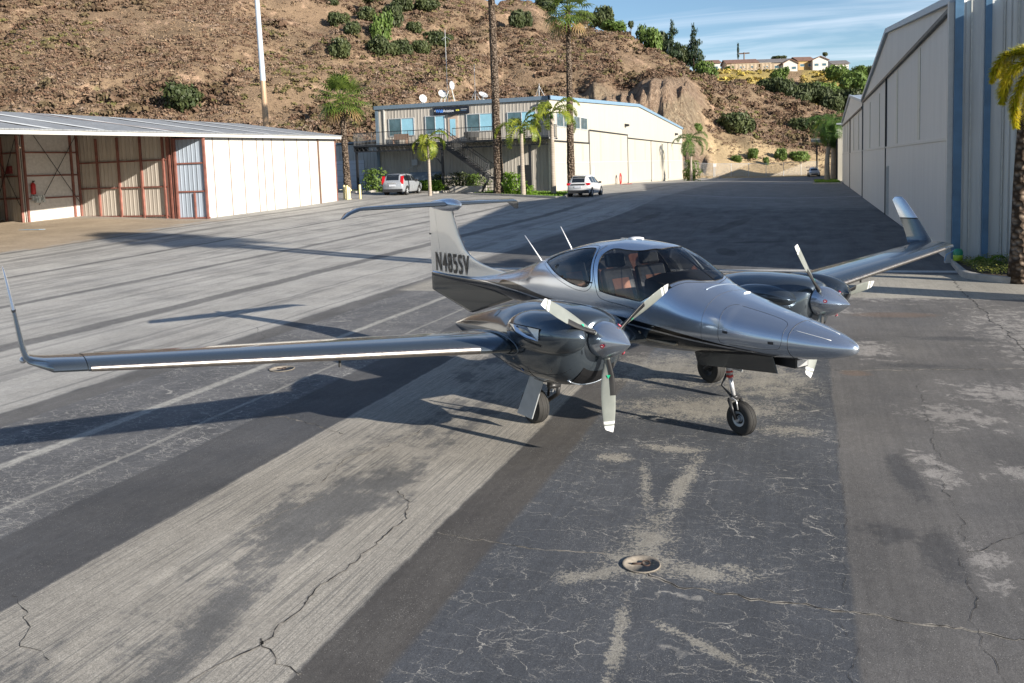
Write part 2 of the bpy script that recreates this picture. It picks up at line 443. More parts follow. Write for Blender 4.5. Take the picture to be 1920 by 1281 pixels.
    pw = t.math('ADD', t.math('MULTIPLY', pale, .42), t.math('ADD', t.math('MULTIPLY', ms_, 1.0), t.math('MULTIPLY', fs, 1.6)))
    pm = t.math('MULTIPLY', t.map(pw, 1.47, 1.56), t.map(pale, 0, .25))
    c = t.mix(t.math('MULTIPLY', pm, .8), c, t.mix(t.map(fine, .3, .7), C(.20, .185, .155), C(.36, .335, .285)))
    pale2 = blobs([(1.12, 8.9, .3, .9, .1), (1.2, 6.9, .28, .8, .1), (1.95, 9.0, .7, .5, .2), (1.6, 10.9, .9, .9, .4), (2.3, 12.0, 1.1, 1.0, 0),
                   (3.6, 15.5, 1.7, 5.5, .1), (4.2, 11, 1.4, 3.0, 0), (1.4, 20.3, 3.5, 1.8, 0), (.9, 14.4, .6, 1.3, 0), (.3, 18, 1.4, .8, 0)])
    pw2 = t.math('ADD', t.math('ADD', t.math('MULTIPLY', pale2, .34), t.math('MULTIPLY', ms_, 1.3)), t.math('MULTIPLY', fs, .35))
    c = t.mix(t.math('MULTIPLY', t.math('MULTIPLY', t.map(pw2, 1.0, 1.10), t.map(pale2, 0, .12)), .75), c, t.mix(t.map(fine, .3, .7), C(.22, .205, .19), C(.33, .31, .29)))
    dkp = blobs([(.86, 8.7, .24, 1.2, .12), (.95, 7.0, .3, 1.0, .1), (.62, 7.3, .45, .4, 0), (2.2, 15.5, 1.2, .4, 0), (1.4, 13.4, .8, .3, 0)])
    c = t.mix(t.math('MULTIPLY', t.map(t.math('ADD', t.math('MULTIPLY', dkp, .8), t.math('MULTIPLY', ms_, 1.2)), .92, 1.12), .6), c, C(.042, .043, .047))
    rust = blobs([(1.5, 17.7, 1.3, .5, .1), (.6, 12.8, .35, .3, 0), (3.2, 20.3, .7, .8, 0)])
    c = t.mix(t.map(t.math('ADD', rust, t.math('MULTIPLY', mid, .6)), .6, .9, 0, .5), c, C(.17, .115, .08))
    # crosswise joints
    wy = t.math('ADD', Y, t.math('MULTIPLY', t.math('SUBTRACT', big, .5), .3))
    yb = lambda a, b, w=.08: t.math('MULTIPLY', t.map(wy, a - w, a + w), t.map(wy, b - w, b + w, 1, 0))
    c = t.mix(t.math('MULTIPLY', yb(19.9, 23.9), t.map(X, -10, -9.6)), c, t.mix(t.map(fine, .3, .7), C(.22, .205, .175), C(.33, .31, .27)))
    c = t.mix(t.math('MULTIPLY', yb(24.35, 24.75, .04), t.map(X, -10, -9.6)), c, C(.42, .42, .41))
    far = t.math('MULTIPLY', t.map(wy, 24.8, 25.0), t.map(X, -10.3, -10))
    fc = t.mix(t.map(blot, .3, .7), C(.07, .071, .074), C(.12, .118, .115))
    fc = t.mix(t.map(sblot, .48, .62, 0, .6), fc, C(.05, .05, .053))
    fc = t.mix(t.map(fine, .5, .8, 0, .3), fc, C(.2))
    c = t.mix(far, c, fc)
    cut = blobs([(-6.3, 33, .35, 3.4, .05), (-3.4, 42, .5, 6, -.1), (-8.2, 47, .4, 5, .0), (-1.8, 33, 1.4, .5, .3), (-5.0, 28.4, 1.6, .45, .1), (-2.6, 29.5, .4, 1.6, .2), (-11, 40, .4, 8, .05)])
    c = t.mix(t.math('MULTIPLY', t.map(t.math('ADD', cut, t.math('MULTIPLY', mid, .25)), .28, .40), t.math('MULTIPLY', far, .75)), c, C(.035, .036, .038))
    sk = t.math('SUBTRACT', Y, t.math('MULTIPLY', X, .24))
    c = t.mix(t.math('MULTIPLY', t.map(t.math('ABSOLUTE', t.math('SUBTRACT', sk, 70)), .22, .3, 1, 0), t.map(X, -30, -28)), c, C(.5, .5, .5))
    c = t.mix(t.map(t.math('ADD', Y, t.math('MULTIPLY', big, 6)), 56, 60, 0, .55), c, C(.24, .23, .215))
    c = t.mix(yb(110, 114, .2), c, C(.27, .26, .25))
    # dirt floor in front of the open hangar
    dx = t.math('ADD', t.xyz(P)[0], t.math('MULTIPLY', t.math('SUBTRACT', big, .5), 4))
    dirt = t.math('MULTIPLY', t.map(dx, -31.2, -30.2, 1, 0), t.map(t.xyz(P)[1], 39.5, 41.5, 1, 0))
    c = t.mix(dirt, c, t.mix(t.map(mid, .3, .7), C(.27, .215, .155), C(.38, .31, .235)))
    gr = t.noise(P, 120, 3, .85); gr2 = t.noise(t.mapping(P, (1, .6, 1)), 22, 4, .8)
    gt = t.math('MULTIPLY', t.map(gr, .32, .68, .55, 1.48), t.map(gr2, .35, .65, .86, 1.14))
    drag = t.noise(t.mapping(P, (16, .5, 1)), .9, 5, .75); gt = t.math('MULTIPLY', gt, t.map(drag, .35, .65, .90, 1.10))
    stain = t.noise(t.mapping(P, loc=(3, 8, 0)), .5, 6, .7); gt = t.math('MULTIPLY', gt, t.map(stain, .38, .62, .84, 1.10))
    c = t.mix(1.0, c, gt, 'MULTIPLY')
    dots = t.math('MULTIPLY', t.map(t.voro(P, 75, 'F1'), .16, .24, 1, 0), t.map(t.noise(P, 2.0, 5, .8), .48, .62, .0, .75))
    dots2 = t.math('MULTIPLY', t.map(t.voro(t.mapping(P, loc=(5, 5, 0)), 30, 'F1'), .07, .11, 1, 0), .7)
    c = t.mix(t.math('MULTIPLY', t.math('MAXIMUM', dots, dots2), t.map(X, -10, -9.9)), c, C(.34, .325, .30))
    hb = t.math('ADD', t.math('MULTIPLY', fine, .7), t.math('MULTIPLY', mid, .3))
    hb = t.math('SUBTRACT', hb, t.math('MULTIPLY', craq, .2))
    rg = t.map(blot, .3, .7, .86, .66)
    return t.pbr(c, rg, 0, t.bump(hb, .3, .006), .35)

xs = np.concatenate([np.arange(-62, -12, 1.6), np.arange(-12, 8, 1.0), np.arange(8, 61, 4)])
ys = np.concatenate([np.arange(-14, 10, 2), np.arange(10, 152.5, 1.5)])
GX, GY = np.meshgrid(xs, ys)
o = grid_mesh('apron', GX, GY, zt(GX, GY), apron_material()); tag(o, kind='structure')

# hairline to finger wide cracks as thin sheets over the asphalt
ck = MB(); cl = MB()
def crack(pts, w, seed, pale=False):
    r = random.Random(seed); P = []
    for (a, b), (c_, d_) in zip(pts[:-1], pts[1:]):
        L = math.hypot(c_ - a, d_ - b); n = max(3, int(L / .05))
        for i in range(n):
            s = i / n; P.append([a + (c_ - a) * s, b + (d_ - b) * s])
    P.append(list(pts[-1])); ox = oy = 0; out = []
    for p in P:
        ox = ox * .80 + r.uniform(-1, 1) * .026; oy = oy * .80 + r.uniform(-1, 1) * .026
        out.append((p[0] + ox, p[1] + oy))
    for bld, ww, dz in ((cl, 2.6, .0015), (ck, 1, .003)):
        if bld is cl and not pale: continue
        vs = []; fs = []
        for i, p in enumerate(out):
            q = out[min(i + 1, len(out) - 1)]; o_ = out[max(i - 1, 0)]
            d = Vector((q[0] - o_[0], q[1] - o_[1])).normalized(); n_ = Vector((-d.y, d.x))
            k = w * .62 * ww * r.uniform(.1, 1.5) * (.3 if bld is ck and r.random() < .25 else 1)
            z = gz(*p) + dz
            vs += [(p[0] + n_.x * k, p[1] + n_.y * k, z), (p[0] - n_.x * k, p[1] - n_.y * k, z)]
        for i in range(len(out) - 1): fs.append((2*i, 2*i+1, 2*i+3, 2*i+2))
        bld.add(vs, fs)
crack([(-2.9, 6.4), (-2.25, 6.36), (-1.5, 6.35)], .005, 1, True)
crack([(-1.15, 6.12), (-.9, 5.98), (-.46, 5.97), (.22, 5.86), (.78, 5.88), (1.25, 5.84), (2.2, 5.7), (3.5, 5.9)], .010, 2, True)
crack([(-3.9, 3.0), (-3.53, 4.04), (-3.36, 4.61), (-3.37, 5.24), (-3.32, 6.14), (-3.3, 6.65), (-3.49, 7.05), (-3.68, 7.21)], .009, 3, True)
crack([(-3.36, 4.61), (-3.1, 4.4), (-2.9, 4.3)], .006, 4, True)
crack([(3.2, 22.84), (3.09, 17.37), (3.07, 14.82), (2.9, 11), (3.2, 8)], .014, 5)
crack([(1.34, 12.32), (1.17, 8.51), (1.06, 6.34), (1.03, 5.77), (.95, 4)], .0035, 6)
crack([(.26, 2.5), (.25, 5.55), (.28, 8.44), (.30, 13.06), (.3, 17)], .0022, 7)
crack([(.3, 12.9), (1.4, 13.1), (2.8, 13.5), (4, 13.3)], .009, 8, True)
crack([(-4.2, 9.3), (-4.35, 8.4), (-4.6, 7.9), (-4.5, 7.2)], .006, 9, True)
crack([(-5.1, 8.7), (-6.2, 9.2), (-7.2, 9.0)], .006, 10, True)
crack([(-4.3, 6.9), (-4.4, 6.4), (-4.5, 6.1)], .004, 12, True)
crack([(-5.5, 4.6), (-5.2, 4.5), (-4.9, 4.1), (-4.5, 4.0)], .006, 13, False)
crack([(-9.2, 12.0), (-9.6, 13.8), (-10.6, 14.8), (-11.4, 15.0)], .006, 14, False)
crack([(1.1, 7.1), (1.6, 7.6), (2.2, 7.7)], .004, 15, False)
crack([(.25, 19.5), (1.2, 19.2), (2.6, 19.6), (3.2, 19.5)], .008, 16, False)
crack([(-5.0, 23.9), (-5.3, 29), (-4.6, 36), (-5.2, 46)], .012, 18, False)
crack([(-2.05, 20), (-2.3, 23.5), (-1.9, 29)], .012, 19, False)
tag(ck.build('crack_lines', mat('crack_dark', (.018, .017, .016), .95)), kind='structure')
tag(cl.build('crack_crumble', mat('crack_crumbs', (.24, .22, .19), .95, var=.45, scale=60)), kind='structure')

# ------------------------------------------------------------------ hillside
uu = np.concatenate([np.arange(-1500, -100, 20), np.arange(-100, 1760, 4.5), np.arange(1760, 3600, 25)])
dd = np.concatenate([np.arange(58, 110, 4), np.arange(110, 262, 1.3), np.arange(262, 350, 2.5), np.arange(350, 600, 16), np.arange(600, 1400, 80)])
UU, DD = np.meshgrid(uu, dd)
FWh = np.array([FW.x, FW.y]); AXh = np.array([AX.x, AX.y])
# solve the plan position for bearing u and depth D
k = (UU - CXP) / F_
det = FW.x * AX.y - FW.y * AX.x
HXg = ((DD - .2) * AX.y - k * DD * FW.y) / det
HYg = (FW.x * k * DD - AX.x * (DD - .2)) / det
HZg = H(HXg, HYg)
u_, D_ = uvD(HXg, HYg)
yel = sst(1300, 1370, u_ + 30 * fbm(HXg * .05, HYg * .05, 3)) * sst(285, 300, D_ + 14 * fbm(HXg * .06, HYg * .06, 3)) * (1 - sst(338, 348, D_)) * (1 - sst(1660, 1700, u_))
bare = sst(1462, 1475, u_ + 14 * fbm(HXg * .08, HYg * .08, 2)) * (1 - sst(1495, 1510, u_ + 14 * fbm(HXg * .08, HYg * .08, 2))) * sst(290, 296, D_) * (1 - sst(338, 345, D_))
yel = yel * (1 - bare)
flat = sst(1230, 1290, u_) * (1 - sst(172, 182, D_ + 10 * fbm(HXg * .1, HYg * .1, 2)))

t = NT('dry_hillside'); P = t.co.outputs['Object']
def A(n):
    a = t.N('ShaderNodeAttribute'); a.attribute_name = n; return a.outputs['Fac']
b1 = t.noise(P, .05, 5, .6); b2 = t.noise(P, .35, 6, .7, .3); b3 = t.noise(P, 2.2, 4, .7)
c = t.mix(t.map(b2, .35, .65), (.135, .094, .060), (.245, .178, .115))
c = t.mix(t.map(b1, .45, .62, 0, .7), c, (.23, .16, .105))
c = t.mix(t.map(b3, .52, .68, 0, .75), c, (.085, .058, .045))
c = t.mix(t.map(t.noise(P, .14, 5, .75), .555, .64, 0, .8), c, (.38, .26, .18))
c = t.mix(t.map(t.noise(t.mapping(P, loc=(30, 9, 2)), .11, 5, .75), .62, .72, 0, .6), c, (.17, .17, .075))
c = t.mix(A('flat'), c, t.mix(t.map(b3, .35, .65), (.34, .25, .14), (.50, .38, .23)))
rs = t.noise(t.mapping(P, (1.2, 1.2, .16)), .9, 6, .75, .6)
rock = t.mix(t.map(rs, .36, .6), (.26, .17, .12), (.62, .46, .33))
rock = t.mix(t.map(t.noise(P, .07, 2), .48, .56), rock, t.mix(t.map(rs, .36, .6), (.27, .19, .13), (.58, .46, .32)))
c = t.mix(A('cliff'), c, rock)
c = t.mix(A('yellow'), c, t.mix(t.map(t.noise(P, .5, 5, .7), .4, .62), (.36, .28, .10), (.22, .17, .07)))
hh = t.math('ADD', t.math('MULTIPLY', b3, .4), t.math('MULTIPLY', t.math('MULTIPLY', rs, A('cliff')), 3.0))
t.pbr(c, .95, 0, t.bump(hh, 1.0, 1.2), .15)
hill = grid_mesh('hillside', HXg, HYg, HZg, t.mat, {'cliff': cliffmask(HXg, HYg), 'yellow': yel, 'flat': flat})
tag(hill, kind='structure')
gm = mat('far_ground_dry', (.22, .17, .11), .95, scale=.05)
bmg = MB(); bmg.add([(-9000, -4000, -1.6), (9000, -4000, -1.6), (9000, 12000, -1.6), (-9000, 12000, -1.6)], [(0, 1, 2, 3)])
tag(bmg.build('ground', gm), kind='structure')

# ------------------------------------------------------------------ aircraft
PX, PY, PYAW = -0.702, 9.641, R(-37.75)
plane = thing('aircraft', 'silver and dark graphite twin propeller aircraft with T tail parked on the apron', 'aircraft', (PX, PY, 0), PYAW)

def paint(name, split=None, base=(.40, .44, .50), dark=(.032, .038, .044), rough=.30, coat=.6, metal=.84):
    t = NT(name); P = t.co.outputs['Object']
    fl = t.noise(P, 380, 2, .5)
    sil = t.mix(t.map(fl, .35, .65), tuple(x * .93 for x in base), tuple(x * 1.06 for x in base))
    drk = t.mix(t.map(fl, .35, .65), tuple(x * .85 for x in dark), tuple(x * 1.2 for x in dark))
    if split is None:
        return t.pbr(sil if base else drk, rough, metal, None, .5, coat)
    m = split(t, P)      # list of (mask, colour, metal)
    c = sil
    for mask, cc in m: c = t.mix(mask, c, cc if cc else drk)
    b = t.noise(P, 1.3, 2)
    return t.pbr(c, rough, metal, None, .5, coat)

DARK = (.034, .041, .048)
def fus_split(t, P):
    p = t.xyz(P)
    cv = t.N('ShaderNodeFloatCurve'); cu = cv.mapping.curves[0]
    def curve(pts):
        cv = t.N('ShaderNodeFloatCurve'); cu = cv.mapping.curves[0]
        pts = sorted(pts)
        q = [((x + 7) / 8.5, (z - .8) / .8) for x, z in pts]
        cu.points[0].location = q[0]; cu.points[1].location = q[-1]
        for a in q[1:-1]: cu.points.new(*a)
        cv.mapping.update()
        t.L(t.map(p[0], -7, 1.5), cv.inputs['Value'])
        return t.math('MULTIPLY_ADD', cv.outputs[0], .8, .8)
    up = curve([(-7, 1.235), (-5.66, 1.27), (-4.45, 1.30), (-4.3, 1.36), (-2.96, 1.29), (-2.04, 1.262), (-1.46, 1.235), (-.93, 1.20), (-.36, 1.14), (.1, 1.088), (.45, 1.05), (.9, 1.00), (1.5, .95)])
    lo = curve([(-7, 1.235), (-5.66, 1.27), (-4.45, 1.27), (-3.1, 1.245), (-2.2, 1.225), (-1.4, 1.175), (-.92, 1.145), (-.36, 1.10), (.1, 1.068), (.45, 1.04), (.9, 1.0), (1.5, .95)])
    md = t.math('SUBTRACT', p[2], up); ml = t.math('SUBTRACT', p[2], lo)
    black = t.map(md, -.002, .002, 1, 0)
    thin = t.math('MULTIPLY', t.map(ml, -.003, 0, 1, 0), t.map(p[0], -5.7, -5.5))
    below = t.map(ml, -.022, -.019, 1, 0)
    return [(black, (.006, .006, .007)), (thin, (.55, .57, .6)), (below, None)]
M_fus = paint('fuselage_paint', fus_split, base=(.47, .53, .62), rough=.21)
M_sil = paint('silver_paint', None, base=(.50, .55, .62), rough=.22)
M_gra = paint('graphite_paint', lambda t, P: [(1.0, None)], dark=(.085, .105, .125), rough=.18, metal=.7)
M_gra2 = paint('graphite_paint_low', lambda t, P: [(1.0, None)], dark=(.06, .066, .07), rough=.2, metal=.7)
M_met = mat('polished_edge_metal', (.30, .28, .265), .36, 1.0, .05, 30)
M_chrome = mat('bright_strut', (.62, .62, .63), .28, .6, .03)
M_blk = mat('black_rubber_seal', (.008, .008, .009), .5)
M_tyre = mat('tyre_rubber', (.022, .021, .020), .8, 0, .25, 20, .3)
M_grey = mat('pale_grey_panel', (.42, .44, .46), .4, .2)
M_gun = mat('gear_gunmetal', (.05, .05, .052), .45, .6)
M_red = mat('red_band', (.5, .03, .02), .4)
M_white = mat('white_paint', (.75, .75, .75), .35)
M_leather = mat('black_leather', (.035, .034, .034), .33, 0, .2, 20)
M_tan = mat('orange_tan_leather', (.27, .105, .055), .5, 0, .15, 20)
M_beige = mat('beige_cabin_lining', (.42, .34, .24), .8)
M_dash = mat('dashboard_black', (.010, .011, .013), .6)

g = NT('tinted_glass')
tr = g.N('ShaderNodeBsdfTransparent'); tr.inputs[0].default_value = (.88, .90, .91, 1)
gl = g.N('ShaderNodeBsdfGlossy'); gl.inputs['Roughness'].default_value = .01; gl.inputs[0].default_value = (.9, .93, .97, 1)
fr = g.N('ShaderNodeFresnel'); fr.inputs[0].default_value = 1.5
ms = g.N('ShaderNodeMixShader'); g.L(g.math('MULTIPLY_ADD', fr.outputs[0], .85, .0, True), ms.inputs[0]); g.L(tr.outputs[0], ms.inputs[1]); g.L(gl.outputs[0], ms.inputs[2])
g.L(ms.outputs[0], g.out.inputs[0])
M_glass = g.mat

FS = [(1.44, 1.165, 1.175, .006, 1.17), (1.425, 1.13, 1.205, .045, 1.168), (1.38, 1.10, 1.235, .088, 1.166), (1.28, 1.065, 1.275, .148, 1.163), (1.05, 1.015, 1.335, .243, 1.165), (.86, .985, 1.375, .30, 1.17),
      (.55, .955, 1.435, .375, 1.175), (.3, .94, 1.485, .43, 1.19), (0, .91, 1.555, .485, 1.20), (-.34, .87, 1.655, .535, 1.22), (-.6, .845, 1.80, .56, 1.25),
      (-.9, .82, 1.955, .59, 1.29), (-1.2, .80, 2.035, .61, 1.33), (-1.7, .80, 2.062, .62, 1.35), (-2.2, .81, 2.02, .605, 1.36), (-2.7, .84, 1.925, .56, 1.35),
      (-3.2, .90, 1.795, .475, 1.34), (-3.7, .97, 1.64, .38, 1.31), (-4.3, 1.04, 1.48, .28, 1.28), (-5.0, 1.10, 1.35, .155, 1.24), (-5.7, 1.13, 1.265, .07, 1.22), (-6.4, 1.15, 1.25, .045, 1.22), (-6.93, 1.17, 1.26, .02, 1.22)]
FA = np.array(FS)[::-1]
def hermite(xq, X, Yv):
    m = np.gradient(Yv, X)
    i = np.clip(np.searchsorted(X, xq) - 1, 0, len(X) - 2); h = X[i+1] - X[i]; t = (xq - X[i]) / h
    # monotone limited slopes
    d = np.diff(Yv) / np.diff(X)
    mm = np.empty(len(X)); mm[0] = d[0]; mm[-1] = d[-1]
    mm[1:-1] = np.where(d[:-1] * d[1:] > 0, 2 * d[:-1] * d[1:] / (d[:-1] + d[1:] + 1e-12), 0)
    h00 = 2*t**3 - 3*t**2 + 1; h10 = t**3 - 2*t**2 + t; h01 = -2*t**3 + 3*t**2; h11 = t**3 - t**2
    return h00 * Yv[i] + h10 * h * mm[i] + h01 * Yv[i+1] + h11 * h * mm[i+1]
NEXP = 2.3
def fsec(x): return [float(hermite(x, FA[:, 0], FA[:, i])) for i in (1, 2, 3, 4)]
def fpt(x, th, off=0.0):
    """point of the skin at station x, polar angle th (0 = side, 90 = top)"""
    zb, zt_, hw, zw = fsec(x)
    n = 2.15 if x > .2 else (NEXP if x > -3.4 else 2.1)
    c, s = math.cos(th), math.sin(th); a = (zt_ - zw) if s > 0 else (zw - zb)
    r = (abs(c / hw) ** n + abs(s / a) ** n) ** (-1 / n)
    return (x, r * c * (1 + off / max(r, .05)), zw + r * s * (1 + off / max(r, .05)))
def fth(x, y, z):
    zb, zt_, hw, zw = fsec(x)
    return math.atan2(z - zw, abs(y))
def smooth_poly(pts, n=6, closed=True):
    out = []; k = len(pts)
    for i in range(k if closed else k - 1):
        if closed: p0, p1, p2, p3 = pts[i-1], pts[i], pts[(i+1) % k], pts[(i+2) % k]
        else: p0, p1, p2, p3 = pts[max(i-1, 0)], pts[i], pts[i+1], pts[min(i+2, k-1)]
        for j in range(n):
            t = j / n
            out.append(tuple(.5 * ((2*p1[a]) + (-p0[a]+p2[a])*t + (2*p0[a]-5*p1[a]+4*p2[a]-p3[a])*t*t + (-p0[a]+3*p1[a]-3*p2[a]+p3[a])*t**3) for a in range(2)))
    if not closed: out.append(pts[-1])
    return out
PI2 = math.pi / 2
fr_pts = [(-1.64, .61, 1.49), (-1.43, .61, 1.465), (-1.2, .60, 1.45), (-.98, .58, 1.435), (-.90, .56, 1.455), (-.74, .50, 1.54), (-.62, .42, 1.635), (-.50, .28, 1.69)]
front_half = [(x, fth(x, y, z)) for x, y, z in fr_pts] + [(-.40, 1.25), (-.36, PI2)]
roof_half = [(-1.03, PI2), (-1.045, 1.35)] + [(x, fth(x, y, z)) for x, y, z in ((-1.10, .21, 1.99), (-1.18, .29, 1.98), (-1.31, .33, 1.975), (-1.45, .345, 1.975), (-1.60, .345, 1.98), (-1.70, .37, 1.965), (-1.775, .45, 1.89), (-1.755, .52, 1.79), (-1.70, .575, 1.65))]
PF = smooth_poly(front_half, 8, False) + smooth_poly(roof_half + [front_half[0]], 8, False)[:-1]
rw = [(-1.84, .6, 1.60), (-1.88, .6, 1.525), (-2.0, .6, 1.505), (-2.25, .58, 1.53), (-2.6, .51, 1.60), (-2.9, .44, 1.70), (-3.02, .40, 1.76), (-2.9, .35, 1.83), (-2.65, .32, 1.89), (-2.3, .32, 1.94), (-2.05, .33, 1.95), (-1.98, .38, 1.92), (-1.93, .48, 1.84), (-1.88, .56, 1.72)]
PR = smooth_poly([(x, fth(x, y, z)) for x, y, z in rw], 6)
def inpoly(p, poly):
    x, y = p; r = False; j = len(poly) - 1
    for i in range(len(poly)):
        xi, yi = poly[i]; xj, yj = poly[j]
        if (yi > y) != (yj > y) and x < (xj - xi) * (y - yi) / (yj - yi) + xi: r = not r
        j = i
    return r
def nearest(p, poly):
    best = None
    for i in range(len(poly)):
        a = poly[i]; b = poly[(i+1) % len(poly)]
        d = (b[0]-a[0], (b[1]-a[1]) * .6); q = (p[0]-a[0], (p[1]-a[1]) * .6); L = d[0]**2 + d[1]**2 + 1e-12
        t = max(0, min(1, (d[0]*q[0] + d[1]*q[1]) / L)); e = (q[0]-d[0]*t)**2 + (q[1]-d[1]*t)**2
        if best is None or e < best[0]: best = (e, (a[0] + (b[0]-a[0])*t, a[1] + (b[1]-a[1])*t))
    return best[1]
# station and angle grid
xsn = np.unique(np.round(np.concatenate([np.arange(-6.93, -3.1, .06), np.arange(-3.1, -.3, .018), np.arange(-.3, 1.36, .035), np.array([1.38, 1.40, 1.415, 1.425, 1.433, 1.438, 1.44])]), 4))
nth = 216
TH = [2 * math.pi * j / nth - math.pi / 2 for j in range(nth)]
params = [[(float(x), th) for th in TH] for x in xsn]
def fold(th):
    """angle mirrored to the right half, -90..90"""
    t_ = (th + math.pi / 2) % (2 * math.pi) - math.pi / 2
    return (t_, 1) if t_ <= PI2 + 1e-9 else (math.pi - t_, -1)
cls = {}
NX_ = len(xsn)
fcl = np.zeros((NX_ - 1, nth), int)
for i in range(NX_ - 1):
    xc = (xsn[i] + xsn[i+1]) / 2
    if xc < -3.15 or xc > -.3: continue
    for j in range(nth):
        tc_ = fold(TH[j] + math.pi / nth)[0]
        if tc_ < .1: continue
        if inpoly((xc, tc_), PF): fcl[i, j] = 1
        elif inpoly((xc, tc_), PR): fcl[i, j] = 2
V3 = [[None] * nth for _ in range(NX_)]
for i in range(NX_):
    for j in range(nth):
        p = (float(xsn[i]), TH[j]); near = set()
        for a in (i - 1, i):
            for b in (j - 1, j):
                if 0 <= a < NX_ - 1: near.add(int(fcl[a, b % nth]))
        if len(near) > 1:
            tf, sg = fold(TH[j])
            q = nearest((p[0], tf), PF if 1 in near else PR)
            if abs(TH[j] - PI2) < 1e-6: q = (q[0], PI2)
            t2 = q[1] if sg > 0 else math.pi - q[1]
            V3[i][j] = fpt(q[0], t2)
        else: V3[i][j] = fpt(p[0], p[1])
def submesh(name, want, mt, side=None, parent=plane):
    mb = MB(); idm = {}
    for i in range(NX_ - 1):
        for j in range(nth):
            if fcl[i, j] != want: continue
            if side is not None:
                if (fold(TH[j] + math.pi / nth)[1] > 0) != (side > 0): continue
            f = []
            for (a, b) in ((i, j), (i, (j+1) % nth), (i+1, (j+1) % nth), (i+1, j)):
                if (a, b) not in idm: idm[(a, b)] = len(mb.v); mb.v.append(V3[a][b])
                f.append(idm[(a, b)])
            mb.f.append(tuple(f)); mb.m.append(0)
    return mb.build(name, mt, parent, smooth=True)
fus = submesh('fuselage', 0, M_fus)
ws = submesh('windshield', 1, M_glass)
# side: right of the aircraft is negative y; our fold() positive side is +y
submesh('rear_window', 2, M_glass, 1); submesh('rear_window', 2, M_glass, -1)
def surf_line(name, poly, r, mt, closed=True, off=.002, sides=(1, -1), parent=fus, n=5):
    mb = MB()
    for sg in sides:
        pts = [fpt(x, th if sg > 0 else math.pi - th, off) for x, th in poly]
        if closed: pts.append(pts[0])
        mb.tube(pts, r, n)
    return mb.build(name, mt, parent, smooth=True)
surf_line('window_seal', PF, .006, M_blk, closed=False)
surf_line('window_seal', PR, .006, M_blk)
def offpoly(poly, k):
    c_ = (sum(p[0] for p in poly) / len(poly), sum(p[1] for p in poly) / len(poly)); out = []
    n = len(poly)
    for i in range(n):
        a = poly[i-1]; b = poly[(i+1) % n]; d = (b[0]-a[0], (b[1]-a[1]) * .6); L = math.hypot(*d) + 1e-9
        nx, ny = d[1] / L, -d[0] / L
        if (poly[i][0]-c_[0]) * nx + (poly[i][1]-c_[1]) * .6 * ny < 0: nx, ny = -nx, -ny
        out.append((poly[i][0] + nx * k, poly[i][1] + ny * k / .6))
    return out
surf_line('panel_seam', offpoly(PR, .05), .0028, M_blk, off=.0005)
seam = [(-1.86, 1.15), (-1.89, .95), (-1.85, .70), (-1.76, .42), (-1.69, .20), (-1.66, .13), (-1.60, .085), (-1.45, .06), (-1.2, .05), (-.98, .05), (-.85, .12), (-.75, .30), (-.62, .60), (-.50, .90), (-.38, 1.2), (-.30, PI2)]
surf_line('panel_seam', smooth_poly(seam, 6, False), .003, M_blk, closed=False, off=.0005)
rs_ = [(.86, math.radians(a)) for a in range(-88, 91, 4)]
surf_line('radome_seam', rs_, .003, M_gun, closed=False, off=0)
nd = [(.10, .62), (.11, .2), (.11, -.1), (.16, -.22), (.45, -.24), (.72, -.22), (.79, -.05), (.80, .35), (.77, .8), (.6, .95), (.3, .93), (.16, .88)]
surf_line('nose_hatch_seam', smooth_poly(nd, 5), .0022, M_gun, off=0)
surf_line('nose_seam', [(-.10, math.radians(a)) for a in range(-60, 91, 4)], .0018, M_gun, closed=False, off=0)
for (x, th) in ((.16, .06), (.66, -.02)):
    for sg in (1, -1):
        mb = MB()
        p = Vector(fpt(x, th if sg > 0 else math.pi - th, .002)); q = Vector(fpt(x + .05, th if sg > 0 else math.pi - th, .002)); u = Vector(fpt(x, (th + .05) if sg > 0 else math.pi - th - .05, .002))
        a = (q - p).normalized(); b = (u - p).normalized()
        mb.add([p - b*.013, p + a*.06 - b*.013, p + a*.06 + b*.013, p + b*.013], [(0, 1, 2, 3)])
        mb.build('hatch_latch', M_gun, fus)
mb = MB(); mb.tube([fpt(x, 1.12 if False else math.pi - .35, .002) for x in np.linspace(-1.90, -1.80, 4)], .009, 6); mb.build('door_handle', M_gun, fus)
surf_line('panel_seam', [(x, -.30) for x in np.linspace(-3.0, -1.0, 12)], .0016, M_gun, closed=False, off=0)
surf_line('panel_seam', [(-3.75, math.radians(a)) for a in range(-60, 91, 6)], .0018, M_gun, closed=False, off=0)
mb = MB(); mb.tube([(-2.2, 0, .80), (-2.25, 0, .66)], [.01, .006], 6); mb.build('belly_antenna', M_white, plane)
# conductor strips on the radome
mb = MB()
for a in (.55, math.pi - .55, PI2):
    mb.tube([fpt(x, a, .001) for x in np.linspace(.88, 1.24, 8)], .0035, 5)
mb.build('radome_strip', M_white, fus, smooth=True)
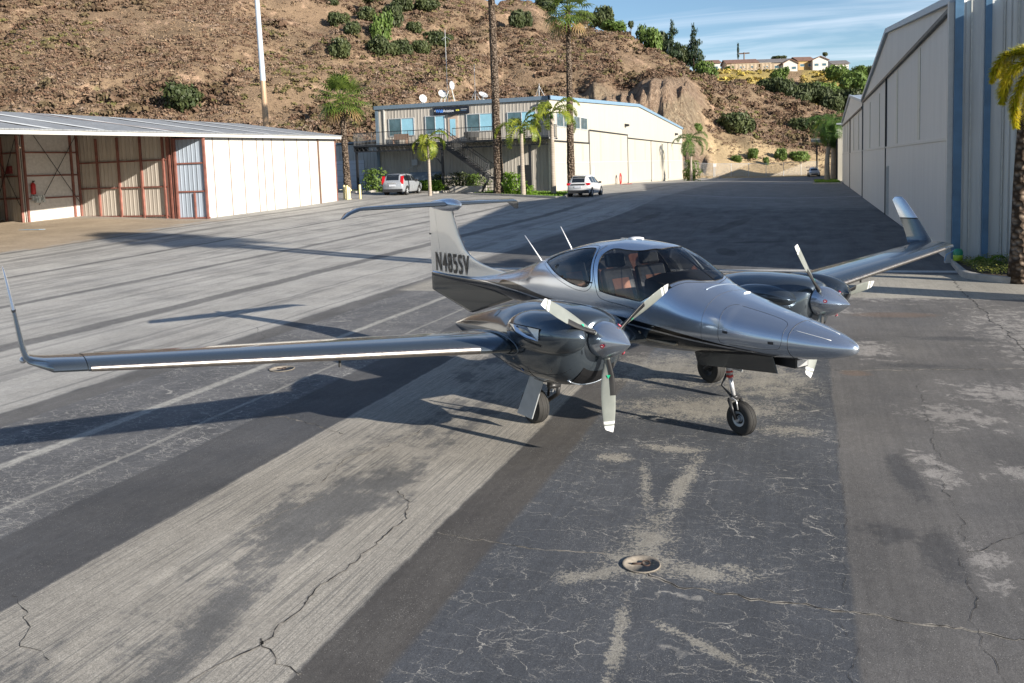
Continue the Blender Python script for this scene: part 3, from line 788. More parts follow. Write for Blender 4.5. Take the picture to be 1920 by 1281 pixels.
# windshield base band, vents, roof hump
mb = MB(); mb.tube([fpt(-.27 + .16 * (1 - math.sin(a)) * 0, a, .003) for a in np.linspace(1.0, math.pi - 1.0, 24)], .006, 6)
mb.build('base_trim', M_sil, fus, smooth=True)
mb = MB(); mb.tube([fpt(.02 - .10 * abs(a - PI2), a, .004) for a in np.linspace(1.05, 1.45, 8)], [.003, .008, .01, .012, .012, .01, .008, .003], 6); mb.build('defrost_vent', M_white, fus, smooth=True)
mb = MB(); mb.lathe([(.10, 0), (.095, .02), (.05, .03), (.0, .032)], (-1.72, .05, 2.055), n=16); mb.build('antenna_puck', M_white, plane, smooth=True)
mb = MB(); mb.prism([(-1.95, 2.05), (-1.55, 2.055), (-1.57, 2.072), (-1.93, 2.068)], -.01, .01, 'y'); mb.build('roof_rail', M_sil, plane)
for (bx, bz, tx_, tz_) in ((-2.95, 1.85, -3.20, 2.16), (-3.66, 1.645, -4.08, 2.0)):
    mb = MB(); mb.tube([(bx, 0, bz), (tx_, 0, tz_)], [.011, .006], 6); mb.lathe([(.03, 0), (.022, .02), (.0, .03)], (bx, 0, bz - .005), n=10)
    mb.build('whip_antenna', M_white, plane, smooth=True)

# airfoil loft
def foil(le, chord, th, up, n=14, back=(-1, 0, 0), cam_=.02):
    up = Vector(up).normalized(); bk = Vector(back); le = Vector(le); pts = []
    xs_ = [.5 * (1 - math.cos(math.pi * i / n)) for i in range(n + 1)]
    def T(x): return th * 5 * (.2969 * math.sqrt(x) - .126 * x - .3516 * x * x + .2843 * x**3 - .1036 * x**4)
    for x in reversed(xs_): pts.append(le + bk * (x * chord) + up * (T(x) * chord * 1.15 + cam_ * chord * math.sin(math.pi * x)))
    for x in xs_[1:-1]: pts.append(le + bk * (x * chord) - up * (T(x) * chord * .85 - cam_ * chord * math.sin(math.pi * x)))
    return pts
def foil_loft(name, secs, mt, parent=plane, smooth=True):
    mb = MB(); mb.loft([foil(*s_) for s_ in secs]); o_ = mb.build(name, mt, parent, smooth=smooth, angle=50); return o_
for s in (-1, 1):
    zf = lambda y: 1.095 + (y - 2.2) * .0935
    W = [((-.95, s*.3, .985), 1.55, .15, (0, 0, 1)), ((-.98, s*1.7, 1.05), 1.42, .15, (0, 0, 1)), ((-1.08, s*2.15, zf(2.15)), 1.24, .153, (0, 0, 1)), ((-1.16, s*3.51, zf(3.51)), 1.0797, .1400+.008, (0, 0, 1)),
         ((-1.26, s*5.2, zf(5.2)), .880, .142, (0, 0, 1)), ((-1.32, s*6.22, zf(6.22)), .76, .138, (0, 0, 1))]
    wing = foil_loft('wing', W, M_gra)
    wing['label'] = ['left wing with blue grey sheen and upturned tip', 'wing stretching away toward the dark propeller shadow', 'far wing'][0] if False else wing.name and 'graphite wing with polished leading edge'
    # polished leading edge strip: nose part of the section, 2 mm proud
    mb = MB(); rings = []
    for y in np.linspace(2.62, 6.2, 12):
        f_ = (y - 2.15) / (6.22 - 2.15); le = Vector((-1.08 - .24 * f_, s*y, zf(y))); ch = 1.24 - .48 * f_ if y < 9 else 0; thk = .153 - .015 * f_
        ring = []
        for x in list(np.linspace(.022, 0, 6)) + list(np.linspace(0, .03, 6))[1:]:
            upper = len(ring) < 6
            T = thk * 5 * (.2969 * math.sqrt(x) - .126 * x - .3516 * x * x)
            h_ = (T * 1.15 if upper else -T * .85) * ch + (.02 if True else 0) * ch * math.sin(math.pi * x)
            ring.append(le + Vector((-x * ch + .005, 0, h_ + (.004 if upper else -.004))))
        rings.append(ring)
    mb.loft(rings, cap=False, closed=False); mb.build('leading_edge_strip', M_met, wing, smooth=True)
    # aileron and flap seams
    mb = MB()
    for (ya, yb_) in ((2.3, 4.2), (4.25, 6.1)):
        pts = [(-1.08 - .24*(y-2.15)/4.07 - .74 * (1.24 - .48*(y-2.15)/4.07), s*y, zf(y) + .045) for y in np.linspace(ya, yb_, 8)]
        mb.tube(pts, .004, 5)
    mb.build('flap_seam', M_blk, wing)
    mb = MB(); mb.lathe([(.07, 0), (.065, .006), (.0, .008)], (-1.45, s*4.9, zf(4.9) + .062), n=16); mb.build('fuel_cap', M_sil, wing, smooth=True)
    mb = MB(); mb.tube([(-1.35, s*4.05, zf(4.05) - .05), (-1.35, s*4.05, zf(4.05) - .12)], [.012, .016], 6); mb.build('stall_probe', M_blk, wing)
    # raked tip and winglet
    T_ = [((-1.325, s*6.225, zf(6.225)), .755, .13, (0, 0, 1)), ((-1.335, s*6.47, zf(6.47)), .75, .125, (0, 0, 1)), ((-1.43, s*6.51, 1.50), .68, .11, (0, 0, 1)), ((-1.62, s*6.57, 1.503), .57, .10, (0, -s*.1, 1)), ((-1.74, s*6.61, 1.512), .49, .12, (0, -s*.5, 1)),
          ((-1.80, s*6.63, 1.545), .455, .12, (0, -s*.9, .5)), ((-1.86, s*6.645, 1.62), .42, .11, (0, -s, .12)), ((-2.07, s*6.668, 1.90), .335, .10, (0, -s, .08))]
    foil_loft('winglet', T_, M_gra)
    T2 = [((-2.07, s*6.668, 1.90), .335, .104, (0, -s, .08)), ((-2.085, s*6.67, 1.92), .33, .104, (0, -s, .08))]
    tip = foil_loft('winglet_stripe', T2, M_blk)
    T3 = [((-2.085, s*6.67, 1.92), .33, .10, (0, -s, .08)), ((-2.33, s*6.698, 2.22), .245, .09, (0, -s, .08)), ((-2.40, s*6.703, 2.272), .13, .07, (0, -s, .08))]
    foil_loft('winglet_tip', T3, M_sil)
    mb = MB(); mb.lathe([(.0, .05), (.022, .03), (.03, 0), (.022, -.08), (.0, -.12)], (-1.98, s*6.635, 1.50), 'x', 10); mb.build('position_light', M_chrome, plane, smooth=True)

    # nacelle
    NA = [(-.285, 1.06, 1.46, .20, 1.26), (-.31, .98, 1.475, .255, 1.25), (-.38, .86, 1.50, .345, 1.20), (-.50, .77, 1.525, .43, 1.17), (-.70, .72, 1.545, .485, 1.16), (-1.0, .695, 1.55, .50, 1.15), (-1.35, .70, 1.535, .47, 1.14), (-1.75, .75, 1.47, .40, 1.13),
          (-2.2, .84, 1.36, .31, 1.12), (-2.7, .94, 1.22, .20, 1.09), (-3.05, 1.01, 1.10, .10, 1.06), (-3.2, 1.04, 1.06, .02, 1.05)]
    NB = np.array(NA)[::-1]
    def npt(x, th, off=0.0, s=s):
        zb, zt_, hw, zw = [float(hermite(x, NB[:, 0], NB[:, i])) for i in (1, 2, 3, 4)]
        c_, q = math.cos(th), math.sin(th); a = (zt_ - zw) if q > 0 else (zw - zb); n = 2.25
        r = (abs(c_ / hw) ** n + abs(q / a) ** n) ** (-1 / n) + off
        return (x, s*1.7 + r * c_, zw + r * q)
    mb = MB(); xs_ = np.unique(np.concatenate([np.linspace(-.285, -.6, 12), np.linspace(-.6, -3.2, 48)]))
    mb.loft([[npt(float(x), 2 * math.pi * j / 64) for j in range(64)] for x in xs_])
    nac = mb.build('engine_nacelle', M_gra2 if False else M_gra, plane, smooth=True, angle=60)
    # outboard blister with air outlet
    oc = (-.74, s*2.05, 1.305); mb = MB(); rings = []
    for i in range(25):
        q = -1 + 2 * i / 24; x = oc[0] + .62 * q; rr = math.sqrt(max(0, 1 - abs(q) ** 2.4))
        rings.append([(x, oc[1] + s * (.25 * rr + .005) * math.cos(a_) * (1 if math.cos(a_) > 0 else .6), oc[2] + .02 * q + .225 * rr * math.sin(a_)) for a_ in [2 * math.pi * j / 28 for j in range(28)]])
    mb.loft(rings); bl = mb.build('cooling_blister', M_gra, nac, smooth=True)
    mb = MB(); P_ = []
    for (u0, w0) in ((-1.13, 1.385), (-1.0, 1.393), (-.86, 1.398), (-.72, 1.40), (-.52, 1.40), (-.52, 1.215), (-.70, 1.235), (-.88, 1.28), (-1.02, 1.335)): P_.append((u0, w0))
    def by(x, z, off):
        q = (x - oc[0]) / .62; rr = math.sqrt(max(0, 1 - abs(q) ** 2.4)); zz = (z - oc[2] - .02 * q) / (.225 * rr + 1e-6)
        return oc[1] + s * ((.25 * rr + .005) * math.sqrt(max(0, 1 - zz * zz)) + off)
    mb.add([(x, by(x, z, .010), z) for x, z in P_], [tuple(range(len(P_)))])
    mb.build('air_outlet', M_blk, bl)
    P2 = [(-1.11, 1.378), (-1.0, 1.385), (-.86, 1.39), (-.72, 1.392), (-.53, 1.392), (-.53, 1.275), (-.74, 1.29), (-.92, 1.325)]
    mb = MB(); mb.add([(x, by(x, z, .016), z) for x, z in P2], [tuple(range(len(P2)))]); mb.build('outlet_louvre', M_sil, bl)
    # inboard bulge
    mb = MB(); rings = []
    for i in range(17):
        q = -1 + 2 * i / 16; rr = math.sqrt(max(0, 1 - q * q))
        rings.append([(-.85 + .5 * q, s*1.36 + .17 * rr * math.cos(a_), 1.30 + .15 * rr * math.sin(a_)) for a_ in [2 * math.pi * j / 20 for j in range(20)]])
    mb.loft(rings); mb.build('cooling_blister', M_gra, nac, smooth=True)
    # wing root cuff
    mb = MB(); mb.tube([Vector(p) + Vector((0, 0, 0)) for p in foil((-.99, s*2.24, zf(2.24)), 1.28, .155, (0, 0, 1))] , .012, 6); mb.build('wing_cuff', M_gra, nac, smooth=True)
    # chin intake: dark slot with a bright lower lip
    def chin(a0, a1, x, off, n=14): return [npt(x, a, off) for a in np.linspace(a0, a1, n)]
    mb = MB(); rws = [chin(R(-128 + k_), R(-52 - k_), x_, o_) for k_, x_, o_ in ((0, -.335, .006), (1, -.37, .012), (2, -.41, .014), (3, -.45, .013), (4, -.49, .010))]
    mb.add([p for r_ in rws for p in r_], [(q*14+i, q*14+i+1, (q+1)*14+i+1, (q+1)*14+i) for q in range(4) for i in range(13)]); mb.build('chin_intake', M_blk, nac)
    mb = MB(); mb.tube(chin(R(-130), R(-50), -.50, .010), [.004] + [.010] * 12 + [.004], 6); mb.build('intake_lip', M_sil, nac, smooth=True)
    mb = MB(); mb.tube([npt(-.98, a, 0) for a in np.linspace(-2.6, .6, 40)], .0025, 4); mb.tube([npt(x, -.62 if s > 0 else math.pi + .62, 0) for x in np.linspace(-.4, -1.9, 24)], .0025, 4); mb.build('cowl_seam', M_blk, nac)
    for (x, a) in ((-.99, .0), (-1.2, -.35), (-1.35, -.5), (-1.5, -.6), (-.6, -.5), (-.7, .9)):
        mb = MB(); p = npt(x, (math.pi - a) if s < 0 else a, .001); mb.lathe([(.012, -.002), (.010, .003), (0, .004)], p, 'y', 8)
        mb.build('cowl_rivet', M_met, nac)
    # small blue service label and an access cover low on the outboard cowl
    for (x, a, r_, mt_, nm_) in ((-1.12, -.62, .022, 'blue_label', 'service_label'), (-.92, .12, .03, None, 'access_cover'), (-1.75, .7, .05, None, 'access_cover')):
        th_ = (math.pi - a) if s < 0 else a
        c0 = Vector(npt(x, th_, .003)); u0 = (Vector(npt(x, th_ + .05, .003)) - c0).normalized(); v0 = (Vector(npt(x - .03, th_, .003)) - c0).normalized()
        mb = MB(); mb.add([c0 + (u0 * math.cos(q) + v0 * math.sin(q)) * r_ for q in np.linspace(0, 2 * math.pi, 17)[:-1]], [tuple(range(16))])
        if mt_ and mt_ not in bpy.data.materials: mat(mt_, (.02, .12, .45), .4)
        mb.build(nm_, bpy.data.materials[mt_] if mt_ else M_gra2, nac)
    # exhaust scoop below
    mb = MB(); mb.loft([[(x, s*1.72 + w_ * math.cos(a_), z + h_ * math.sin(a_)) for a_ in [2*math.pi*j/16 for j in range(16)]] for x, w_, h_, z in ((-1.0, .02, .01, .72), (-1.1, .06, .04, .70), (-1.25, .075, .055, .69), (-1.38, .07, .05, .685))])
    mb.build('exhaust_fairing', M_gra, nac, smooth=True)

    # propeller
    hub = (.15, s*1.7, 1.256)
    pr = [(0, 0)] + [(.182 * (1 - (1 - q) ** 1.6), -q * .36) for q in np.linspace(.02, 1, 16)] + [(.184, -.42), (.17, -.425)]
    mb = MB(); mb.lathe([(r_, h_) for r_, h_ in pr], hub, 'x', 40); spin = mb.build('spinner', M_sil, plane, smooth=True, angle=60)
    prop_col = NT('propeller_blade_paint' if s < 0 else 'propeller_blade_paint_far'); Pp = prop_col.co.outputs['Object']
    rr_ = prop_col.N('ShaderNodeVectorMath', operation='DISTANCE'); prop_col.L(Pp, rr_.inputs[0]); rr_.inputs[1].default_value = (-.21, s*1.7, 1.256)
    rv = rr_.outputs['Value']
    w1 = prop_col.math('MULTIPLY', prop_col.map(rv, .868, .872), 1); w2 = prop_col.math('MULTIPLY', prop_col.map(rv, .822, .825), prop_col.map(rv, .848, .851, 1, 0))
    cc = prop_col.mix(prop_col.math('MAXIMUM', w1, w2), prop_col.mix(prop_col.map(prop_col.noise(Pp, 7), .3, .7), (.155, .168, .155), (.20, .212, .195)), (.62, .62, .62))
    M_blade = prop_col.pbr(cc, .3, 0, None, .5, .4)
    phi0 = .024 if s < 0 else .392
    for k_ in range(3):
        ang = phi0 + math.pi / 3 + k_ * 2 * math.pi / 3
        er = Vector((0, math.sin(ang), math.cos(ang))); et = Vector((0, -math.cos(ang), math.sin(ang)))   # et toward leading edge
        c0 = Vector((-.21, s*1.7, 1.256)); ex = Vector((1, 0, 0))
        rings = []
        for (r_, ch, tw, tk) in ((.16, .06, 70, .9), (.22, .065, 62, .7), (.28, .092, 50, .34), (.36, .122, 42, .2), (.46, .142, 35, .15), (.58, .147, 28, .12), (.70, .140, 24, .10), (.80, .124, 21, .09), (.88, .102, 19, .08), (.935, .078, 18, .07)):
            d_ = et * math.cos(R(tw)) + ex * math.sin(R(tw)); nn = er.cross(d_).normalized(); ring = []
            for j in range(16):
                a_ = 2 * math.pi * j / 16; u_ = math.cos(a_); sh = ch * (.5 * u_ + .06)
                ring.append(c0 + er * (r_ - (.03 * (.5 - .5 * u_) if r_ > .9 else 0)) + d_ * sh + nn * (ch * tk * .5 * math.sin(a_) * (1 if u_ < 0 else .8 + .2 * abs(u_))) + ex * (.03 * (r_ / .9) ** 2))
            rings.append(ring)
        mb = MB(); mb.loft(rings); bld = mb.build('propeller_blade', M_blade, spin, smooth=True, angle=60)
        # black boot along the inner leading edge
        boot = []
        for (r_, ch, tw, tk) in ((.19, .066, 66, .85), (.28, .094, 50, .38), (.36, .124, 42, .22), (.46, .144, 35, .165), (.56, .148, 29, .135)):
            d_ = et * math.cos(R(tw)) + ex * math.sin(R(tw)); nn = er.cross(d_).normalized(); ring = []
            for a_ in np.linspace(-1.35, 1.35, 9):
                ring.append(c0 + er * r_ + d_ * (ch * (.5 * math.cos(a_) + .06) + .002) + nn * (ch * tk * .5 * math.sin(a_) * 1.06 + .001 * np.sign(a_)) + ex * (.03 * (r_ / .9) ** 2))
            boot.append(ring)
        mb = MB(); mb.loft(boot, cap=False, closed=False); mb.build('edge_boot', M_blk, spin, smooth=True)
        # small green triangle decal
        d_ = et * math.cos(R(42)) + ex * math.sin(R(42)); nn = er.cross(d_).normalized()
        if nn.x < 0: nn = -nn
        q = c0 + er * .37 + d_ * .012 + nn * .0155 + ex * .008
        mb = MB(); mb.add([q - d_ * .02 - er * .018, q + d_ * .02 - er * .018, q + er * .02], [(0, 1, 2)])
        if k_ == 0 and s < 0: M_green = mat('green_decal', (.02, .42, .22), .4)
        mb.build('blade_decal', M_green, spin)
    # spinner badges
    for a in (.35, .35 + 2.09, .35 + 4.19):
        r_ = .168; p = Vector((-.08, s*1.7 + r_ * math.sin(a + phi0), 1.256 + r_ * math.cos(a + phi0))); nv = Vector((.45, math.sin(a + phi0), math.cos(a + phi0))).normalized()
        q = Vector((0, 0, 1)).rotation_difference(nv).to_matrix().to_4x4()
        mb = MB(); mb.lathe([(.021, -.004), (.021, .003), (0, .003)], (0, 0, 0), n=16); mb.xf(Matrix.Translation(p) @ q); 
        bd = mb.build('spinner_badge', mat('badge_red', (.30, .01, .03), .4) if (s < 0 and a < .4) else bpy.data.materials['badge_red'], spin)
        mb = MB(); mb.box(-.010, .010, -.003, .003, .003, .0045); mb.box(-.002, .002, -.008, .008, .003, .0042); mb.xf(Matrix.Translation(p) @ q); mb.build('badge_mark', M_white, spin)

    # main wheel
    wy = s * 1.46; wx = -1.84; wr = .205
    mb = MB(); prof = [(.10, -.075), (.15, -.085), (.19, -.07), (wr, -.035), (wr + .002, 0), (wr, .035), (.19, .07), (.15, .085), (.10, .075)]
    mb.lathe(prof, (wx, wy, wr), 'y', 36, cap=False); tyre_o = mb.build('main_wheel', M_tyre, plane, smooth=True, angle=45)
    mb = MB()
    for dy in (-.03, 0, .03): mb.lathe([(wr - .004, dy - .004), (wr + .0035, dy), (wr - .004, dy + .004)], (wx, wy, wr), 'y', 36)
    mb.build('tread_groove', M_blk, tyre_o)
    mb = MB(); mb.lathe([(.0, -.03), (.04, -.06), (.055, -.04), (.09, -.055), (.102, -.07), (.102, .07), (.09, .055), (.055, .04), (.04, .06), (.0, .03)], (wx, wy, wr), 'y', 24); mb.build('rim', M_gun, tyre_o, smooth=True, angle=40)
    mb = MB(); mb.tube([(-1.50, wy + s*.02, .80), (-1.52, wy + s*.01, .50)], .032, 10); mb.tube([(-1.52, wy - s*.12, .50), (-1.55, wy - s*.12, .38), (-1.84, wy - s*.12, .205)], .026, 8)
    mb.tube([(-1.52, wy + s*.03, .50), (-1.52, wy - s*.12, .49)], .034, 8); mb.tube([(-1.60, wy - s*.10, .72), (-1.74, wy - s*.12, .32)], .018, 8); mb.tube([(-1.84, wy - s*.13, .205), (-1.84, wy + s*.06, .205)], .02, 8)
    mb.build('main_gear_leg', M_gun, plane, smooth=True)
    mb = MB(); mb.tube([(-1.50, wy, .7), (-1.56, wy - s*.08, .5), (-1.66, wy - s*.13, .38), (-1.80, wy - s*.10, .36)], .006, 5); mb.build('brake_line', M_white, plane)
    # gear door: outboard plate beside the leg
    yo = s * 1.72
    pts = [(-1.515, .70), (-1.83, .165), (-1.53, .155), (-1.27, .68)]
    mb = MB(); mb.prism(pts, yo - .008, yo + .008, 'y'); gd = mb.build('main_gear_door', M_grey, plane, bevel=.004)

# tail boom fairings, fin, rudder, ventral fin
def fin_secs():
    L = [(1.26, -4.2, .05), (1.40, -4.3, .03), (1.44, -4.85, .03), (1.475, -5.15, .04), (1.53, -5.42, .05), (1.60, -5.62, .055), (1.70, -5.80, .056), (1.94, -6.0, .052), (2.24, -6.15, .047), (2.40, -6.2, .043)]
    return L
def ftail(z):
    Z = [a[0] for a in fin_secs()]; return float(np.interp(z, Z, [a[1] for a in fin_secs()])), float(np.interp(z, Z, [a[2] for a in fin_secs()]))
def thick(x, le, ht, te=-6.98):
    q = (le - x) / (le - te); q = min(1, max(0, q))
    return ht * (2.6 * (.2969 * math.sqrt(q) - .126 * q - .3516 * q * q + .2843 * q**3 - .1015 * q**4) * 1.28)
HINGE = lambda z: -6.56 - (z - 1.2) * .19
def tail_piece(name, front, mt):
    mb = MB(); rings = []
    for z in np.linspace(1.0 if not front else 1.22, 2.36, 40):
        le, ht = ftail(z); hx = HINGE(z)
        xs_ = np.linspace(0, 1, 16) ** 1.6 * (hx + .0 - le) + le if front else np.linspace(hx - .006, -6.98, 9)
        R1 = [(x, -thick(x, le, ht), z) for x in xs_]; R2 = [(x, thick(x, le, ht), z) for x in xs_]
        rings.append(R1 + R2[::-1][0 if True else 1:])
    mb.loft(rings); return mb.build(name, mt, plane, smooth=True, angle=40)
def tail_split(t, P):
    p = t.xyz(P); return [(t.map(p[2], 1.233, 1.237, 1, 0), None)]
M_tail = paint('tail_paint', tail_split, base=(.55, .56, .57), rough=.40)
fin = tail_piece('fin', True, M_tail)
rud = tail_piece('rudder', False, M_tail)
mb = MB(); mb.tube([(ftail(z)[0] + .004, 0, z) for z in np.linspace(1.62, 2.30, 10)], .009, 6); mb.build('leading_edge_strip', M_met, fin, smooth=True)
mb = MB(); mb.tube([(-6.98, y, 1.9) for y in (-.02, .02)], .012, 8); mb.build('rudder_mark', M_gun, rud)
# ventral fin: plan thickness small, bevelled
mb = MB(); vp = [(-6.97, .935), (-6.97, 1.22), (-4.0, 1.20), (-4.25, 1.07), (-5.60, .685), (-5.68, .685)]
rings = []
for y, k_ in ((-.045, .9), (-.055, 1), (.055, 1), (.045, .9)):
    pass
cx_, cz_ = -5.6, 1.0
def ring(y, k_): return [(cx_ + (x - cx_) * k_, y * (1 if abs(x) < 6.5 else .35), cz_ + (z - cz_) * k_) for x, z in vp]
mb.loft([ring(-.052, .93), ring(-.03, 1.0), ring(.03, 1.0), ring(.052, .93)])
mb.build('ventral_fin', paint('ventral_paint', lambda t, P: [(1.0, None)], dark=(.05, .055, .055), rough=.22, metal=.7), plane)
# stabiliser with drooped tips and bullet fairing
for s in (-1, 1):
    S_ = [((-6.20, s*.03, 2.415), .66, .135, (0, 0, 1)), ((-6.40, s*1.42, 2.405), .48, .125, (0, 0, 1)), ((-6.47, s*1.50, 2.395), .42, .10, (0, s*.3, 1)), ((-6.60, s*1.60, 2.34), .30, .10, (0, s*.8, 1)), ((-6.74, s*1.69, 2.255), .12, .08, (0, s*1, 1))]
    st = foil_loft('stabiliser', S_, M_gra)
    mb = MB(); mb.tube([(-6.22 - .2 * q / 1.4 + .004, s*q, 2.413 - .01 * q / 1.4) for q in np.linspace(.1, 1.42, 6)], .012, 6); mb.build('leading_edge_strip', M_met, st, smooth=True)
mb = MB(); rings = []
for x, h_, w_ in ((-5.88, .004, .004), (-5.92, .045, .035), (-6.02, .085, .065), (-6.2, .108, .09), (-6.45, .105, .09), (-6.8, .07, .06), (-7.0, .03, .02), (-7.07, .004, .004)):
    rings.append([(x, w_ * math.cos(a_), 2.41 + h_ * math.sin(a_)) for a_ in [2*math.pi*j/20 for j in range(20)]])
mb.loft(rings); mb.build('tail_bullet', M_sil, plane, smooth=True)

# registration on both sides of the fin
def text_mesh(txt, size, extrude=0, bold=0.0, sx=1.0, space=1.0):
    cu = bpy.data.curves.new('lettering', 'FONT'); cu.body = txt; cu.size = size; cu.extrude = extrude; cu.offset = bold; cu.space_character = space
    ob = bpy.data.objects.new('lettering', cu); col.objects.link(ob)
    dg = bpy.context.evaluated_depsgraph_get(); me = bpy.data.meshes.new_from_object(ob.evaluated_get(dg))
    bpy.data.objects.remove(ob); bpy.data.curves.remove(cu)
    xs_ = [v.co.x for v in me.vertices]; x0 = min(xs_); 
    for v in me.vertices: v.co.x = (v.co.x - x0) * sx
    return me
for s in (-1, 1):
    me = text_mesh('N485SV', .42, 0, .006, .60, 1.24)
    bm = bmesh.new(); bm.from_mesh(me); bmesh.ops.triangulate(bm, faces=bm.faces)
    for _ in range(2):
        bmesh.ops.subdivide_edges(bm, edges=[e for e in bm.edges if e.calc_length() > .05], cuts=1); bmesh.ops.triangulate(bm, faces=bm.faces)
    w_ = max(v.co.x for v in bm.verts); k_ = 1.12 / w_
    for v in bm.verts:
        a = v.co.x * k_; z = 1.285 + v.co.y * 1.08
        x = (-6.80 + a) if s < 0 else (-5.68 - a)
        z = z - (0.0)
        le, ht = ftail(z); y = thick(x, le, ht)
        # where the boom is wider than the fin the letters follow the boom
        try:
            zb, zt_, hw, zw = fsec(x); n_ = 2.1
            if z < zt_:
                y = max(y, hw * max(0, 1 - abs((z - zw) / (zt_ - zw)) ** n_) ** (1 / n_))
        except Exception: pass
        v.co = Vector((x, s * (y + .012), z))
    bm.to_mesh(me); bm.free(); me.materials.clear(); me.materials.append(mat('registration_black', (.012, .012, .012), .4) if s < 0 else bpy.data.materials['registration_black'])
    o = bpy.data.objects.new('registration_lettering', me); col.objects.link(o); o.parent = plane

# nose gear
mb = MB(); wr = .185
prof = [(.085, -.055), (.13, -.066), (.165, -.056), (wr - .003, -.03), (wr, 0), (wr - .003, .03), (.165, .056), (.13, .066), (.085, .055)]
mb.lathe(prof, (0, 0, wr), 'y', 40, cap=False); nw = mb.build('nose_wheel', M_tyre, plane, smooth=True, angle=45)
mb = MB()
for dy in (-.022, 0, .022): mb.lathe([(wr - .006, dy - .003), (wr + .0025, dy), (wr - .006, dy + .003)], (0, 0, wr), 'y', 36)
mb.build('tread_groove', M_blk, nw)
mb = MB(); mb.lathe([(.0, -.02), (.03, -.03), (.05, -.012), (.055, -.02), (.06, -.045), (.085, -.052), (.088, -.05), (.088, .05), (.085, .052), (.06, .045), (.055, .02), (.03, .03), (0, .02)], (0, 0, wr), 'y', 28); mb.build('rim', M_grey, nw, smooth=True, angle=30)
mb = MB(); mb.lathe([(.03, -.075), (.03, .075)], (0, 0, wr), 'y', 12); mb.build('hub', M_chrome, nw)
mb = MB(); mb.tube([(-.20, 0, .92), (-.165, 0, .64)], .036, 12); mb.build('strut_housing', M_chrome, plane, smooth=True)
mb = MB(); mb.tube([(-.1695, 0, .68), (-.1675, 0, .665)], .0385, 14); mb.tube([(-.163, 0, .635), (-.161, 0, .612)], .0385, 14); mb.build('strut_band', M_red, plane, smooth=True)
mb = MB(); mb.tube([(-.165, 0, .64), (-.105, 0, .40)], .025, 12); mb.build('oleo', M_chrome, plane, smooth=True)
mb = MB(); mb.tube([(-.105, 0, .42), (-.10, 0, .385)], .045, 12); mb.tube([(-.10, -.085, .385), (-.10, .085, .385)], .022, 8)
for q in (-.085, .085): mb.tube([(-.10, q, .385), (-.06, q, .30), (0, q, wr)], [.022, .02, .022], 8)
mb.tube([(-.21, .0, .64), (-.28, 0, .50), (-.14, 0, .40)], .015, 6); mb.tube([(-.22, .03, .90), (-.20, .03, .62)], .02, 6); mb.build('fork', M_gun, plane, smooth=True)
mb = MB(); mb.tube([(-.10, -.08, .40), (-.04, -.1, .42), (.02, -.1, .40), (.03, -.09, .30)], .007, 6); mb.build('tow_hook', M_chrome, plane, smooth=True)
for s in (-1, 1):
    y = s * .20
    mb = MB(); mb.prism([(-.50, .90), (-.44, .735), (.66, .83), (.60, 1.0)], y - .006, y + .006, 'y'); mb.build('nose_gear_door', M_gra2, plane, bevel=.003)
mb = MB(); mb.box(.50, .80, -.10, .10, .885, 1.0); mb.build('landing_light_housing', M_blk, plane, bevel=.01)
mb = MB(); mb.box(.802, .806, -.08, .08, .90, .97); mb.build('landing_light', M_chrome, plane)

# cabin
mb = MB()
pts = [(-.50, 1.50), (-.50, 1.24), (-3.1, 1.24), (-3.1, 1.0), (-.5, 1.0)]
mb.box(-3.0, -.5, -.50, .50, .98, 1.0); mb.build('cabin_floor', M_beige, plane)
mb = MB(); mb.loft([[(x, y, z) for y, z in ((-w_, zb), (-w_ * .96, zt_ - .05), (-w_ * .5, zt_), (w_ * .5, zt_), (w_ * .96, zt_ - .05), (w_, zb))] for x, w_, zb, zt_ in ((-.46, .40, 1.3, 1.60), (-.62, .49, 1.2, 1.68), (-.85, .51, 1.2, 1.73), (-.98, .50, 1.2, 1.72), (-1.0, .49, 1.2, 1.68))])
mb.build('instrument_panel', M_dash, plane, smooth=True, angle=40)
for s in (-1, 1):
    mb = MB(); mb.box(-2.3, -1.0, s*.545 - .01, s*.545 + .01, 1.0, 1.44); mb.build('side_lining', M_beige, plane)
mb = MB(); mb.box(-2.98, -2.93, -.42, .42, 1.0, 1.55); mb.build('rear_bulkhead', M_beige, plane)
def seat(x, y):
    mb = MB(); mb.box(x - .25, x + .25, y - .23, y + .23, 1.08, 1.24); st = mb.build('seat', M_leather, plane, bevel=.04)
    mb = MB(); mb.prism([(x - .22, 1.2), (x - .36, 1.72), (x - .28, 1.74), (x - .10, 1.2)], y - .23, y + .23, 'y'); mb.build('backrest', M_leather, st, bevel=.035)
    mb = MB(); mb.prism([(x - .115, 1.26), (x - .245, 1.60), (x - .235, 1.61), (x - .095, 1.26)], y - .13, y + .13, 'y'); mb.build('seat_inset', M_tan, st)
    mb = MB(); hz = 1.905 if x > -2 else 1.80
    mb.prism([(x - .36, 1.74), (x - .39, hz), (x - .30, hz), (x - .26, 1.74)], y - .14, y + .14, 'y'); mb.build('headrest', M_leather, st, bevel=.03)
for x in (-1.42, -2.35):
    for y in (-.27, .27): seat(x, y)
mb = MB(); mb.tube([fpt(-1.02, math.pi - .62, -.02) if False else (-1.0, .47, 1.70), (-1.12, .42, 1.84), (-1.20, .36, 1.93)], .014, 6); mb.tube([(-1.05, .47, 1.68), (-1.17, .41, 1.84), (-1.25, .35, 1.93)], .014, 6); mb.build('canopy_strut', M_grey, plane, smooth=True)
mb = MB(); mb.tube([(-1.15, -.30, 1.25), (-1.12, -.30, 1.42), (-1.14, -.34, 1.46)], .015, 6); mb.tube([(-1.15, .24, 1.25), (-1.12, .24, 1.42), (-1.14, .20, 1.46)], .015, 6); mb.build('control_stick', M_gun, plane)

